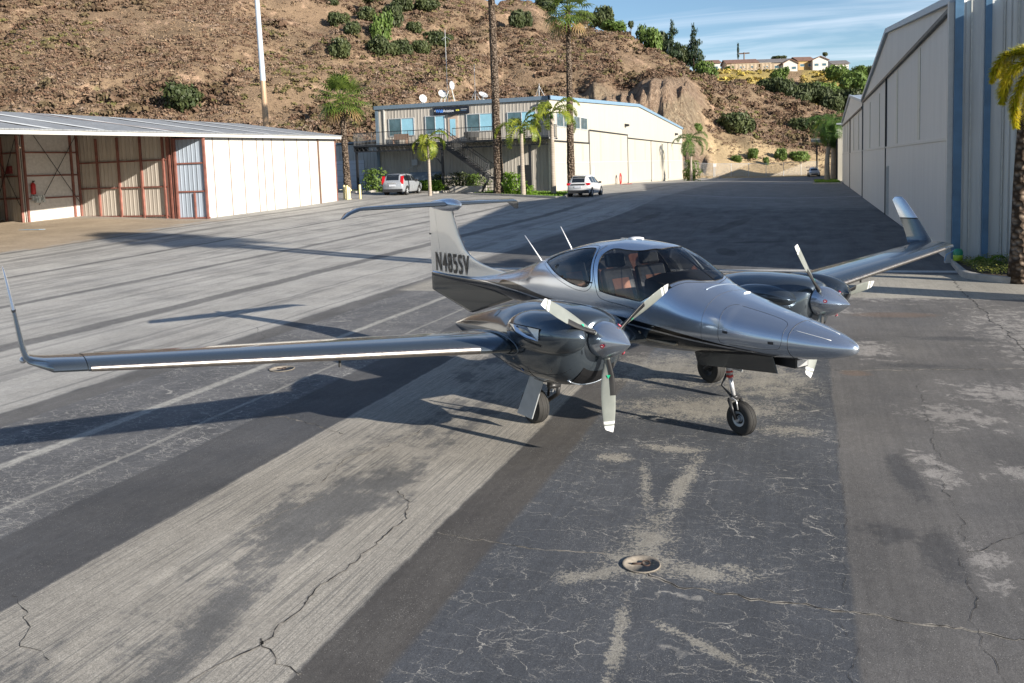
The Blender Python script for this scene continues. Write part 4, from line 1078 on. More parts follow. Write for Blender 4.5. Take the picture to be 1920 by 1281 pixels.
# ------------------------------------------------------------------ buildings
M_whitewall = siding('white_hangar_sheet', (.50, .485, .455), .22, 'y', .25, .5, .04, .03)
M_creamwall = siding('cream_hangar_sheet', (.46, .43, .365), .30, 'y', .35, .5, .05, .05)
M_front = siding('grey_beige_ribbed_sheet', (.40, .37, .33), .31, 'x', 1.0, .45, .08, .12)
M_shade = siding('pale_grey_ribbed_sheet', (.60, .585, .555), .28, 'y', .7, .5, .05, .05)
M_shadex = siding('pale_grey_wide_rib_sheet', (.68, .68, .66), .55, 'x', 1.0, .42, .05, .10)
M_tanin = siding('tan_corrugated_inside', (.52, .47, .41), .30, 'x', .9, .6, .08, .15)
M_bluein = siding('blue_grey_corrugated', (.36, .42, .50), .26, 'x', 1.0, .45, .08, .15)
M_roofg = siding('grey_corrugated_roof', (.24, .25, .26), .25, 'y', .5, .55, .12, .18)
M_trimw = mat('white_trim', (.50, .49, .46), .5, var=.06)
M_redsteel = mat('red_oxide_steel', (.21, .085, .065), .6, var=.25, scale=3)
M_bluetrim = mat('blue_roof_trim', (.13, .18, .235), .45, .1, .08)
M_bluecol = mat('blue_column_paint', (.08, .165, .27), .4, .1, .2, 2)
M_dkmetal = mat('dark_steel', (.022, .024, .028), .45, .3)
M_grout = mat('seam_brown', (.16, .10, .07), .8)
M_conc = mat('kerb_concrete', (.34, .32, .29), .9, 0, .2, 4, .2)
M_door = mat('tan_door', (.42, .33, .27), .5)
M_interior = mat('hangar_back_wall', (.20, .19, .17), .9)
gw = NT('office_window_glass')
M_win = gw.pbr(gw.mix(gw.map(gw.noise(gw.co.outputs['Object'], 1.2, 3), .4, .6), (.03, .07, .09), (.06, .12, .15)), .04, 0, None, 1.0)
M_blind = mat('window_blind_blue', (.25, .48, .60), .12, 0, .1, 1.5)
M_wframe = mat('window_frame_grey', (.40, .42, .44), .4)

def wall_quad(name, p0, p1, zb0, zb1, zt0, zt1, th, mt, parent, zoff=0):
    """upright wall slab from p0 to p1 (plan), its own local x along the wall"""
    a = Vector((p0[0], p0[1], 0)); b = Vector((p1[0], p1[1], 0)); L = (b - a).length
    mb = MB(); mb.add([(0, -th/2, zb0), (L, -th/2, zb1), (L, th/2, zb1), (0, th/2, zb0), (0, -th/2, zt0), (L, -th/2, zt1), (L, th/2, zt1), (0, th/2, zt0)],
                      [(3,2,1,0),(4,5,6,7),(0,1,5,4),(1,2,6,5),(2,3,7,6),(3,0,4,7)])
    o = mb.build(name, mt, parent); o.location = a; o.rotation_euler = (0, 0, math.atan2(b.y - a.y, b.x - a.x)); return o

# ---- low white hangar on the left (T shaped bays)
LH = thing('low_hangar', 'long low white hangar with grey corrugated roof, some bays open', 'hangar', (0, 0, 0))
ze = lambda y: 5.12 + (y - 28) * .0125          # under the fascia
XF = -32.0; Y0, Y1 = 12.0, 55.6
mb = MB(); mb.add([(XF, 41.3, .55), (XF, Y1, .95), (XF, Y1, ze(Y1)), (XF, 41.3, ze(41.3)), (XF - .12, 41.3, .55), (XF - .12, Y1, .95), (XF - .12, Y1, ze(Y1)), (XF - .12, 41.3, ze(41.3))],
                  [(0,1,2,3),(7,6,5,4),(1,5,6,2),(0,3,7,4),(3,2,6,7)])
fw = mb.build('front_wall', M_whitewall, LH)
for i, y in enumerate((42.0, 43.5, 44.8, 46.2, 46.9, 47.8, 49.2, 50.7, 52.1)):
    mb = MB(); mb.box(XF, XF + .03, y - .013, y + .013, .7, ze(y) - .02); mb.build('panel_seam', M_grout, fw)
mb = MB(); mb.box(XF, XF + .10, 53.22, 53.32, .9, ze(53.3) - .02); mb.build('door_guide', M_grout, fw)
mb = MB(); mb.box(XF, XF + .05, Y1 - .05, Y1 + .03, 1.0, ze(Y1)); mb.build('corner_trim', M_redsteel, fw)
# end gable wall and back
mb = MB(); mb.prism([(XF - .1, .8), (XF - .1, ze(Y1)), (-40, 6.78), (-48, 5.5), (-48, .8)], Y1 - .12, Y1, 'y'); mb.build('gable_wall', M_front, LH)
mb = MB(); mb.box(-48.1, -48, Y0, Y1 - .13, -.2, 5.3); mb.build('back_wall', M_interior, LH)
mb = MB(); mb.box(-48, XF - .2, Y0, Y0 + .1, -.2, 5.0); mb.build('gable_wall', M_front, LH)
mb = MB(); mb.box(XF - .12, XF, Y0 + .1, 25.5, -.2, ze(20)); mb.build('front_wall', M_whitewall, LH)
# roof as two slopes with overhang
def slope(x0, x1, z0f, z1f, name):
    mb = MB(); t_ = .06
    ya, yb_ = Y0 - .3, Y1 + .35
    v = [(x0, ya, z0f(ya)), (x1, ya, z1f(ya)), (x1, yb_, z1f(yb_)), (x0, yb_, z0f(yb_))]
    mb.add(v + [(p[0], p[1], p[2] - t_) for p in v], [(0,1,2,3),(7,6,5,4),(0,4,5,1),(1,5,6,2),(2,6,7,3),(3,7,4,0)]); return mb.build(name, M_roofg, LH)
zr = lambda y: 6.82 + (y - 35) * .006
rf = slope(XF + .45, -40, lambda y: ze(y) + .22, zr, 'roof')
slope(-40.005, -48.4, zr, lambda y: 5.45 + (y - 35) * .006, 'roof')
for y in (30.5, 33.5, 38.2, 42.5, 47.0, 51.0):
    mb = MB(); xa, xb = XF + .4, -39.6
    zz = lambda x: ze(y) + .22 + (x - XF - .45) / (-40 - XF - .45) * (zr(y) - ze(y) - .22) + .012
    mb.add([(xa, y - .28, zz(xa)), (xb, y - .28, zz(xb)), (xb, y + .28, zz(xb)), (xa, y + .28, zz(xa))], [(0, 1, 2, 3)])
    mb.build('roof_light_strip', mat('skylight_sheet', (.55, .57, .58), .9) if y == 30.5 else bpy.data.materials['skylight_sheet'], rf)
mb = MB(); y = 36.6; mb.add([(XF + .4, y + 2.4, ze(39) + .234), (-39.6, y - .2, zr(y) - .03), (-39.6, y + .0, zr(y) - .03), (XF + .4, y + 2.65, ze(39) + .236)], [(0, 1, 2, 3)]); mb.build('rust_streak', mat('roof_rust', (.30, .19, .15), .8), rf)
mb = MB(); mb.add([(XF + .40, Y0, ze(Y0) - .02), (XF + .40, Y1 + .3, ze(Y1) - .02), (XF + .40, Y1 + .3, ze(Y1) + .19), (XF + .40, Y0, ze(Y0) + .19),
                   (XF + .34, Y0, ze(Y0) - .02), (XF + .34, Y1 + .3, ze(Y1) - .02), (XF + .34, Y1 + .3, ze(Y1) + .19), (XF + .34, Y0, ze(Y0) + .19)], [(0,1,2,3),(7,6,5,4),(3,2,6,7),(0,4,5,1),(0,3,7,4),(1,5,6,2)])
mb.build('fascia', M_trimw, LH)
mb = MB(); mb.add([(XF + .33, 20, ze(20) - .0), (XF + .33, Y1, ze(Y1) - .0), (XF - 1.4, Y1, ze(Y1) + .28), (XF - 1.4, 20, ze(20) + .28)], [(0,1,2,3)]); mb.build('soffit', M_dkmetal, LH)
# inner walls
def framed(name, p0, p1, mt, zt0, zt1, cols, rails, xbrace=False, base=.5):
    w = wall_quad(name, p0, p1, base, base, zt0, zt1, .04, mt, LH)
    L = math.hypot(p1[0] - p0[0], p1[1] - p0[1]); top = min(zt0, zt1)
    for c_ in cols:
        mb = MB(); mb.box(c_ * L - .055, c_ * L + .055, -.14, -.025, base, top - .01); mb.build('steel_post', M_redsteel, w)
    for r_ in rails:
        mb = MB(); mb.box(.06, L - .06, -.10, -.03, r_ - .04, r_ + .04); mb.build('steel_girt', M_redsteel, w)
    if xbrace:
        a0, a1 = xbrace
        for (q0, q1) in (((a0, 1.8), (a1, top - .2)), ((a0, top - .2), (a1, 1.8))):
            mb = MB(); mb.tube([(q0[0] * L, -.15, q0[1]), (q1[0] * L, -.15, q1[1])], .018, 5); mb.build('cross_brace', M_dkmetal, w)
    return w
framed('corrugated_partition', (-41.1, 41.4), (-34.15, 40.85), M_tanin, 6.0, 5.5, (.004, .23, .47, .72, .96), (.95 + .0, 2.6, 4.1), base=.72)
framed('white_partition', (-41.37, 37.7), (-41.08, 41.35), mat('white_inner_wall', (.52, .50, .47), .6), 5.9, 5.9, (.02, .86, .98), (2.18, 3.45, 4.75), (.2, .95), base=.70)
framed('corrugated_partition', (-47.8, 39.6), (-41.42, 37.65), M_tanin, 6.0, 5.7, (.2, .45, .7, .985), (2.2, 3.45, 4.75), (.55, .98), base=.6)
framed('sliding_leaf', (-34.0, 40.85), (-33.7, 40.85), M_tanin, 5.35, 5.35, (.1, .9), (2.0, 3.2, 4.3), base=.74)
lf = framed('sliding_leaf', (-33.6, 40.8), (-31.75, 41.02), M_bluein, 5.28, 5.28, (.015, .985), (2.28, 3.85, 5.22, .80), base=.72)
mb = MB(); mb.box(1.05, 1.13, -.13, -.03, .75, 2.2); mb.build('steel_post', M_redsteel, lf)
mb = MB(); mb.box(.05, 1.95, -.06, -.03, .76, .84); mb.build('bottom_rail', M_redsteel, lf)
for (x, y) in ((-34.1, 40.85),):
    mb = MB(); mb.box(x - .09, x + .09, y - .09, y + .09, .7, 5.35); mb.build('door_post', M_redsteel, LH)
mb = MB(); mb.box(XF - .1, XF + .05, 25.5, 25.65, 0, 5.1); mb.build('door_post', M_redsteel, LH)

ex = thing('fire_extinguisher', 'red fire extinguisher hanging on the white partition of the open bay', 'extinguisher', (-41.15, 38.1, 2.4))
mb = MB(); mb.lathe([(.0, 0), (.12, .02), (.13, .1), (.13, .55), (.06, .66), (.0, .68)], (0, 0, 0), n=14); mb.build('cylinder', mat('extinguisher_red', (.45, .03, .03), .4), ex, smooth=True)
mb = MB(); mb.tube([(.02, 0, .68), (.12, 0, .76)], .03, 6); mb.tube([(0, 0, .66), (0, 0, .78)], .03, 6); mb.build('valve', M_blk, ex)
mb = MB(); rg_ = random.Random(3)
for i in range(40):
    a = Vector((rg_.uniform(-.2, .2), rg_.uniform(-.28, .28), rg_.uniform(-.12, .2))); mb.box(a.x - .05, a.x + .07, a.y - .05, a.y + .05, a.z - .06, a.z + .06)
rg = mb.build('rag_bundle', mat('pale_rags', (.5, .53, .52), .9)); rg.location = (-41.05, 38.25, 2.1); tag(rg, 'bundle of pale rags on the steel rail under the fire extinguisher', 'rags')
mb = MB(); mb.prism([(-.28, -.15), (.28, -.15), (.28, .28), (.0, .28)], -.12, .12, 'y'); hr = mb.build('hose_cabinet', mat('cabinet_red', (.16, .02, .02), .5)); hr.location = (-42.6, 37.95, 3.75); hr.rotation_euler = (0, 0, -.3); tag(hr, 'dark red cabinet high on the corrugated partition at far left', 'cabinet')
mb = MB(); mb.add([(-.7, -.15, .0), (.6, -.12, .0), (.75, .14, .0), (-.55, .12, .0), (-.7, -.15, .012), (.6, -.12, .012), (.75, .14, .012), (-.55, .12, .012)], [(4,5,6,7),(0,1,5,4),(1,2,6,5),(2,3,7,6),(3,0,4,7)])
tp = mb.build('plastic_sheet', mat('blue_plastic', (.25, .40, .55), .5)); tp.location = (-37.6, 34.5, gz(-37.6, 34.5) + .01); tag(tp, 'scrap of blue plastic lying on the dirt floor of the open bay', 'plastic scrap')

# ---- two storey office and hangar
OF = thing('office_hangar', 'two storey cream metal building with blue roof trim, sign and upper balcony', 'building', (0, 0, 0))
XR, XL, YF, YB = -20.2, -35.95, 69.85, 149.9
# side wall toward the apron with gable top
mb = MB(); mb.prism([(YF + .12, -.2), (YF + .12, 8.66), (110, 10.25), (YB, 8.66), (YB, -.2)], XR - .12, XR, 'x'); sw = mb.build('side_wall', M_creamwall, OF)
mb = MB(); mb.box(XL, XR - .13, YF, YF + .12, 5.1, 8.66); mb.build('upper_front_wall', M_front, OF)
mb = MB(); mb.box(XL + .2, XR - .13, YF + .02, YF + .13, .4, 5.08); mb.build('lower_front_wall', M_front, OF)
mb = MB(); mb.prism([(YF + .13, .2), (YF + .13, 8.66), (110, 10.25), (YB, 8.66), (YB, .2)], XL, XL + .12, 'x'); mb.build('side_wall', M_front, OF)
mb = MB(); mb.box(XL + .13, XR - .13, YB - .12, YB, .0, 8.66); mb.build('rear_wall', M_creamwall, OF)
mb = MB(); mb.add([(XL - .1, YF - .1, 8.72), (XR + .08, YF - .1, 8.72), (XR + .08, 110, 10.33), (XL - .1, 110, 10.33), (XR + .08, YB + .1, 8.72), (XL - .1, YB + .1, 8.72)], [(0, 1, 2, 3), (3, 2, 4, 5)]); mb.build('roof', mat('metal_roof_pale', (.45, .48, .50), .4, .2), OF)
mb = MB(); mb.box(XL - .12, XR + .14, YF - .16, YF - .02, 8.44, 8.76); mb.build('roof_trim', M_bluetrim, OF)
mb = MB(); tr_ = [(YF - .16, 8.46), (110, 10.05), (YB + .12, 8.46), (YB + .12, 8.78), (110, 10.39), (YF - .16, 8.78)]
mb.add([(XR + .16, y, z) for y, z in tr_] + [(XR + .02, y, z) for y, z in tr_], [(0, 1, 4, 5), (1, 2, 3, 4), (6, 11, 10, 7), (7, 10, 9, 8), (5, 4, 10, 11), (4, 3, 9, 10), (0, 6, 7, 1), (1, 7, 8, 2), (2, 8, 9, 3), (0, 5, 11, 6)]); mb.build('roof_trim', mat('pale_blue_trim', (.17, .27, .37), .45), OF)
mb = MB(); mb.box(XL - .06, XL + .22, YF - .06, YF - .003, .6, 8.44); mb.build('corner_trim', M_bluetrim, OF)
mb = MB(); mb.box(XL + .75, XL + .87, YF - .1, YF - .003, 5.4, 8.44); mb.build('downpipe', M_trimw, OF)
mb = MB(); mb.box(XR - .12, XR + .05, YF - .04, YF + .06, .5, 8.44); mb.build('corner_trim', mat('cream_trim', (.55, .50, .42), .5), OF)
def window(x0, x1, z0, z1, name='window'):
    mb = MB(); y = YF
    for (a, b, c_, d_) in ((x0 - .05, x1 + .05, z1, z1 + .06), (x0 - .05, x1 + .05, z0 - .06, z0), (x0 - .06, x0, z0, z1), (x1, x1 + .06, z0, z1), ((x0 + x1) / 2 - .03, (x0 + x1) / 2 + .03, z0, z1)):
        mb.box(a, b, y - .07, y - .002, c_, d_)
    w = mb.build(name, M_wframe, OF)
    xm = (x0 + x1) / 2
    mb = MB(); mb.box(x0, xm - .03, y - .035, y - .004, z0, z1); mb.build('pane', M_win, w)
    mb = MB(); mb.box(xm + .03, x1, y - .035, y - .004, z0, z1); mb.build('pane', M_blind, w)
window(-34.7, -32.35, 6.12, 7.55); window(-31.2, -29.45, 6.12, 7.6); window(-27.4, -25.1, 6.2, 7.58); window(-23.75, -21.35, 6.2, 7.55)
mb = MB(); mb.box(-29.15, -28.25, YF - .06, YF - .003, 5.4, 7.55); dr = mb.build('entrance_door', M_door, OF)
mb = MB(); mb.box(-28.95, -28.45, YF - .075, YF - .062, 5.9, 7.3); mb.build('door_pane', M_blind, dr)
mb = MB(); mb.box(-29.02, -28.38, YF - .25, YF - .07, 7.62, 7.72); mb.build('door_lamp', M_dkmetal, OF)
# side windows, big doors, header beams, seams
for (y0, y1) in ((72.0, 74.1), (74.3, 76.6), (77.8, 79.9), (80.3, 82.8)):
    mb = MB(); mb.box(XR + .002, XR + .06, y0, y1, 6.35, 7.5); w = mb.build('window', M_wframe, OF)
    for k_ in (0, 1):
        mb = MB(); ym = (y0 + y1) / 2; a, b = ((y0 + .08, ym - .03), (ym + .03, y1 - .08))[k_]; mb.box(XR + .062, XR + .07, a, b, 6.42, 7.43); mb.build('pane', M_win, w)
def bigdoor(y0, y1, z1, name='hangar_door', zc=(.62, .60, .52)):
    mb = MB(); mb.box(XR + .003, XR + .09, y0 + .05, y1 - .05, gz(XR, y0) + .05, z1); d_ = mb.build(name, M_creamwall, OF)
    mb = MB(); mb.box(XR + .092, XR + .12, y0 + .05, y1 - .05, 3.27, 3.33); mb.build('door_rail', M_trimw, d_)
    mb = MB(); mb.box(XR + .003, XR + .18, y0, y1, z1 + .01, z1 + .13); mb.build('header_beam', M_dkmetal, OF)
    return d_
doors = [bigdoor(70.9, 83.2, 5.05), bigdoor(83.4, 102.1, 6.3), bigdoor(102.4, 118.2, 5.95), bigdoor(118.4, 133.0, 5.95), bigdoor(133.2, 148.4, 5.95)]
for y, z in ((83.3, 6.35), (102.25, 6.4), (118.3, 5.95), (133.1, 5.95)):
    mb = MB(); mb.box(XR + .003, XR + .14, y - .045, y + .045, .6, z); mb.build('door_guide', mat('guide_grey', (.12, .12, .12), .6) if y == 83.3 else bpy.data.materials['guide_grey'], OF)
M_yel = mat('aged_skylight', (.50, .46, .30), .6)
for d_, ys_, z1 in ((doors[0], (75.2, 80.3), 5.0), (doors[1], (87.8, 98.0), 6.2), (doors[2], (106.5, 113.5), 5.9), (doors[3], (123, 129), 5.9), (doors[4], (138, 145), 5.9)):
    for y in ys_:
        mb = MB(); mb.box(XR + .092, XR + .097, y, y + .7, 3.4, z1); mb.build('translucent_strip', M_yel, d_)
for y in (84.0, 103.2, 119.2, 134.4):
    mb = MB(); mb.box(XR + .10, XR + .13, y, y + .9, .9, 2.9); md_ = mb.build('walk_door', M_trimw, doors[1] if y < 90 else doors[2] if y < 110 else doors[3] if y < 125 else doors[4])
for y in (101.4, 141.7):
    mb = MB(); mb.prism([(0, -.15), (.45, -.1), (.45, .12), (0, .2)], -.3, .3, 'y'); l_ = mb.build('flood_lamp', M_dkmetal, OF); l_.location = (XR + .01, y, 7.45)
mb = MB(); mb.lathe([(0, 0), (.12, .04), (.12, .2), (0, .25)], (-20.95, YF - .2, 8.05), n=10); mb.build('wall_lamp', M_trimw, OF)
# sign
mb = MB(); mb.box(-30.4, -27.15, YF - .16, YF - .01, 7.72, 8.33); sg = mb.build('name_sign', mat('sign_black', (.008, .010, .018), .4), OF)
def sign_text(t_, x, z, size, c, sx=1, em=False, bold=0.0):
    me = text_mesh(t_, size, .004, bold, sx); me.materials.clear(); me.materials.append(mat('lettering_' + t_.lower()[:5].replace(' ', '_'), c, .4))
    o_ = bpy.data.objects.new('sign_lettering', me); col.objects.link(o_); o_.parent = sg; o_.location = (x, YF - .168, z); o_.rotation_euler = (PI2, 0, 0); return o_
sign_text('Web', -30.18, 7.89, .36, (.10, .28, .80), .95, bold=.008); sign_text('Aviation', -29.50, 7.89, .34, (.75, .78, .85), .86)
mb = MB(); mb.prism([(-30.33, 8.03), (-30.2, 8.10), (-30.2, 8.06), (-30.28, 8.03), (-30.2, 8.0), (-30.2, 7.96)], YF - .17, YF - .162, 'y'); mb.build('sign_arrow', M_white, sg)
sign_text('aca', -28.33, 7.96, .24, (.75, .72, .10), 1.0, bold=.006)
mb = MB(); mb.box(-27.88, -27.30, YF - .168, YF - .162, 8.06, 8.11); mb.build('sign_line', M_grey, sg)
mb = MB(); mb.box(-27.88, -27.38, YF - .168, YF - .162, 7.95, 7.99); mb.build('sign_line', mat('sign_blue_line', (.08, .16, .28), .5), sg)
# balcony
ZD = 5.33; YD = 67.3
mb = MB(); mb.box(-36.9, -19.5, YD, YF - .02, ZD - .12, ZD); deck = mb.build('balcony_deck', mat('deck_grey', (.20, .20, .20), .8), OF)
mb = MB(); mb.box(-36.9, -19.5, YD - .06, YD - .005, ZD - .14, ZD + .01); mb.box(-36.8, -19.6, YD, YD + .08, 4.74, 4.84)
n = 40
for i in range(n):
    x = -36.8 + 17.1 * i / n; w_ = 17.1 / n; mb.tube([(x, YD + .04, 4.82), (x + w_ / 2, YD + .04, ZD - .15), (x + w_, YD + .04, 4.82)], .02, 4)
mb.box(-36.9, -36.8, YD, YF - .03, 4.8, ZD - .13); mb.build('deck_truss', M_dkmetal, OF)
def rail(name, pts, parent, h=1.05, step=.14, posts=True):
    mb = MB()
    for a, b in zip(pts[:-1], pts[1:]):
        a = Vector(a); b = Vector(b); L = (b - a).length; n = max(1, int(L / step)); up_ = Vector((0, 0, h))
        mb.tube([a + up_, b + up_], .028, 5); mb.tube([a + Vector((0, 0, .10)), b + Vector((0, 0, .10))], .018, 4)
        for i in range(n + 1):
            p = a + (b - a) * (i / n); thick_ = .012 if i % 12 else .028
            mb.tube([p + Vector((0, 0, .02)), p + up_], thick_, 4, cap=False)
    return mb.build(name, M_dkmetal, parent)
rail('balcony_railing', [(-36.85, YF - .1, ZD), (-36.85, YD + .03, ZD), (-28.55, YD + .03, ZD)], OF)
rail('balcony_railing', [(-27.75, YD + .03, ZD), (-19.55, YD + .03, ZD), (-19.55, YF - .1, ZD)], OF)
for x, yb_ in ((-36.75, 67.4), (-28.8, 67.4), (-21.2, 67.4)):
    mb = MB(); mb.box(x - .09, x + .09, yb_, yb_ + .18, .6, 4.8); p_ = mb.build('deck_post', M_dkmetal, OF)
mb = MB(); mb.tube([(-28.8, 67.5, 3.4), (-29.9, 67.5, 4.8)], .05, 6); mb.build('deck_brace', M_dkmetal, OF)
# stairs: long flight along the front, landing, short flight toward the apron
xa, xb, za, zb_ = -28.45, -24.3, ZD, 2.35
for y in (66.25, 67.2):
    mb = MB(); mb.add([(xa, y, za - .30), (xb, y, zb_ - .28), (xb, y, zb_ - .02), (xa, y, za - .02), (xa, y + .06, za - .30), (xb, y + .06, zb_ - .28), (xb, y + .06, zb_ - .02), (xa, y + .06, za - .02)], [(0,1,2,3),(7,6,5,4),(3,2,6,7),(0,4,5,1),(0,3,7,4),(1,5,6,2)]); mb.build('stair_stringer', M_dkmetal, OF)
M_tread = mat('stair_tread', (.12, .12, .12), .7)
for i in range(15):
    x = xa + (xb - xa) * (i + .5) / 15; z = za - (za - zb_) * (i + .8) / 15
    mb = MB(); mb.box(x - .13, x + .13, 66.32, 67.19, z - .03, z); mb.build('stair_tread', M_tread, OF)
mb = MB(); mb.box(xb, xb + 1.05, 66.25, 67.26, zb_ - .1, zb_); mb.build('stair_landing', M_dkmetal, OF)
rail('stair_railing', [(xa, 66.24, za), (xb, 66.24, zb_), ], OF, step=.2)
rail('stair_railing', [(xa, 67.28, za), (xb, 67.28, zb_), (xb + 1.05, 67.28, zb_)], OF, step=.2)
for x in (xb + .0, xb + 1.0):
    mb = MB(); zg = gz(-24, 64.4) + .02
    mb.add([(x, 66.24, zb_ - .25), (x, 64.3, zg), (x, 64.3, zg + .22), (x, 66.24, zb_), (x + .05, 66.24, zb_ - .25), (x + .05, 64.3, zg), (x + .05, 64.3, zg + .22), (x + .05, 66.24, zb_)], [(0,1,2,3),(7,6,5,4),(3,2,6,7),(0,4,5,1),(0,3,7,4),(1,5,6,2)]); mb.build('stair_stringer', M_dkmetal, OF)
    rail('stair_railing', [(x + .02, 66.2, zb_), (x + .02, 64.35, zg + .15)], OF, step=.3)
for i in range(6):
    y = 66.1 - 1.7 * i / 6; z = zb_ - (zb_ - 1.05) * (i + .8) / 6
    mb = MB(); mb.box(xb + .06, xb + .99, y - .13, y + .12, z - .03, z); mb.build('stair_tread', M_tread, OF)
mb = MB(); mb.box(-24.2, -24.1, 67.0, 67.1, .9, 2.25); mb.build('deck_post', M_dkmetal, OF)
# things at the ground floor front
mb = MB(); mb.box(-32.7, -29.8, YF - .6, YF - .03, 1.6, 2.9); mb.build('electric_cabinet', mat('cabinet_blue_grey', (.13, .17, .22), .5), OF)
mb = MB(); mb.box(-32.6, -32.1, YF - .25, YF, 3.5, 4.0); mb.tube([(-32.4, YF - .1, 3.5), (-33.0, YF - .1, 3.2), (-33.0, YF - .1, 2.2)], .03, 5); mb.build('meter_box', M_grey, OF)
mb = MB(); mb.box(-22.9, -21.95, YF - .05, YF + .01, 1.0, 3.2); mb.build('rear_door', M_dkmetal, OF)
# low wing on the left with a roller door
AN = thing('garage_annex', 'low grey annex with pale roller door left of the office', 'building', (0, 0, 0))
mb = MB(); mb.box(-46, -36.3, 71.9, 84, .8, 5.6); mb.build('annex_wall', siding('annex_sheet', (.33, .36, .38), .35, 'x', 1.0), AN)
mb = MB(); mb.add([(-46.2, 71.7, 5.65), (-36.1, 71.7, 5.95), (-36.1, 84.2, 6.3), (-46.2, 84.2, 6.0), (-46.2, 71.7, 5.5), (-36.1, 71.7, 5.8), (-36.1, 84.2, 6.15), (-46.2, 84.2, 5.85)], [(0,1,2,3),(7,6,5,4),(0,4,5,1),(1,5,6,2),(2,6,7,3),(3,7,4,0)]); mb.build('annex_roof', M_bluetrim, AN)
t = NT('roller_door'); pz = t.xyz(t.co.outputs['Object'])[2]; fr_ = t.map(t.math('ABSOLUTE', t.math('SUBTRACT', t.math('FRACT', t.math('DIVIDE', pz, .55)), .5)), .44, .48)
M_roll = t.pbr(t.mix(fr_, (.36, .42, .50), (.22, .26, .32)), .5)
mb = MB(); mb.box(-41.6, -38.4, 71.84, 71.895, 1.2, 4.15); mb.build('roller_door', M_roll, AN)
mb = MB(); mb.box(-45.6, -42.4, 71.84, 71.895, 1.2, 4.15); mb.build('roller_door', M_roll, AN)
# rooftop dishes and masts
def dish(x, y, z, r, az_, el, name_label, tripod=1.0):
    D_ = thing('satellite_dish', name_label, 'satellite dish', (x, y, z), az_, None)
    mb = MB(); mb.lathe([(0, 0)] + [(r * q, .35 * r * q * q) for q in np.linspace(.2, 1, 6)] + [(r, .37 * r), (r * .95, .37 * r)] + [(r * q, .35 * r * q * q + .03) for q in np.linspace(.9, .1, 6)], (0, 0, 0), 'y', 20)
    Mx = Matrix.Translation((0, 0, tripod)) @ Matrix.Rotation(-el, 4, 'X') @ Matrix.Rotation(math.pi, 4, 'Z')
    mb.xf(Mx); mb.build('reflector', M_grey, D_, smooth=True, angle=60)
    mb = MB()
    for a in (0, 2.09, 4.19): mb.tube([(.0, 0, tripod), (.45 * tripod * math.cos(a), .45 * tripod * math.sin(a), 0)], .03, 5)
    mb.tube([(0, 0, tripod), (0, 0, tripod - .3)], .05, 6); mb.build('tripod', M_trimw, D_)
    mb = MB(); mb.tube([(0, 0, tripod), (0, -r * .9, tripod + r * .3)], .02, 5); mb.box(-.05, .05, -r * .98, -r * .88, tripod + r * .25, tripod + r * .4); mb.build('feed_arm', M_grey, D_)
zroof = lambda y: 8.72 + (y - 69.75) * .04
dish(-31.9, 70.9, zroof(70.9), .36, .9, .3, 'grey satellite dish lowest and leftmost on the office roof edge', .45)
dish(-30.0, 70.8, zroof(70.8), .36, .7, .5, 'white round satellite dish in the middle of the roof group, facing the apron', .75)
dish(-29.2, 70.9, zroof(70.9), .37, 1.35, .1, 'white dish on the tallest tripod above the office sign', 1.45)
dish(-26.3, 70.9, zroof(70.9), .42, 1.0, .9, 'small white tilted dish standing alone on the office roof', .4)
def mast(x, y, h, label, arms=True):
    m_ = thing('antenna_mast', label, 'antenna', (x, y, zroof(y)))
    mb = MB(); mb.tube([(0, 0, 0), (0, 0, h)], .022, 6); mb.build('mast', M_grey, m_)
    mb = MB()
    if arms:
        for a in (.3, 2.4, 4.5): mb.tube([(0, 0, h - .6), (.5 * math.cos(a), .5 * math.sin(a), h - .9)], .012, 4)
    for a in (0, 2.1, 4.2): mb.tube([(0, 0, 1.0), (.5 * math.cos(a), .5 * math.sin(a), 0)], .015, 4)
    mb.build('arms', M_grey, m_)
mast(-30.2, 72.5, 6.4, 'tall thin antenna mast with top whiskers behind the dishes'); mast(-27.4, 72.0, 3.2, 'shorter bare antenna mast right of the dishes', False)
mast(-21.6, 72.0, 1.2, 'short antenna stub near the right end of the office roof', False)
# balcony furniture
tb = thing('balcony_table', 'covered dark patio table on the balcony beside the stairs', 'table', (-26.7, 69.0, ZD))
mb = MB(); mb.lathe([(.62, .30), (.66, .72), (.60, .78), (0, .80)], (0, 0, 0), n=16); mb.build('cover', mat('dark_cover', (.03, .03, .03), .9), tb)
mb = MB(); mb.box(-.3, .3, -.3, .3, 0, .30); mb.build('base', M_dkmetal, tb)
bn = thing('balcony_bench', 'brown slatted bench on the balcony under the first window', 'bench', (-33.4, 69.2, ZD))
mb = MB(); mb.box(-.7, .7, -.25, .2, .40, .46); mb.build('seat', M_grout, bn)
mb = MB(); mb.box(-.7, .7, .2, .25, .46, .9); mb.build('backrest', M_grout, bn)
for x in (-.6, .6):
    mb = MB(); mb.box(x - .03, x + .03, -.2, .2, 0, .40); mb.build('leg', M_grout, bn)

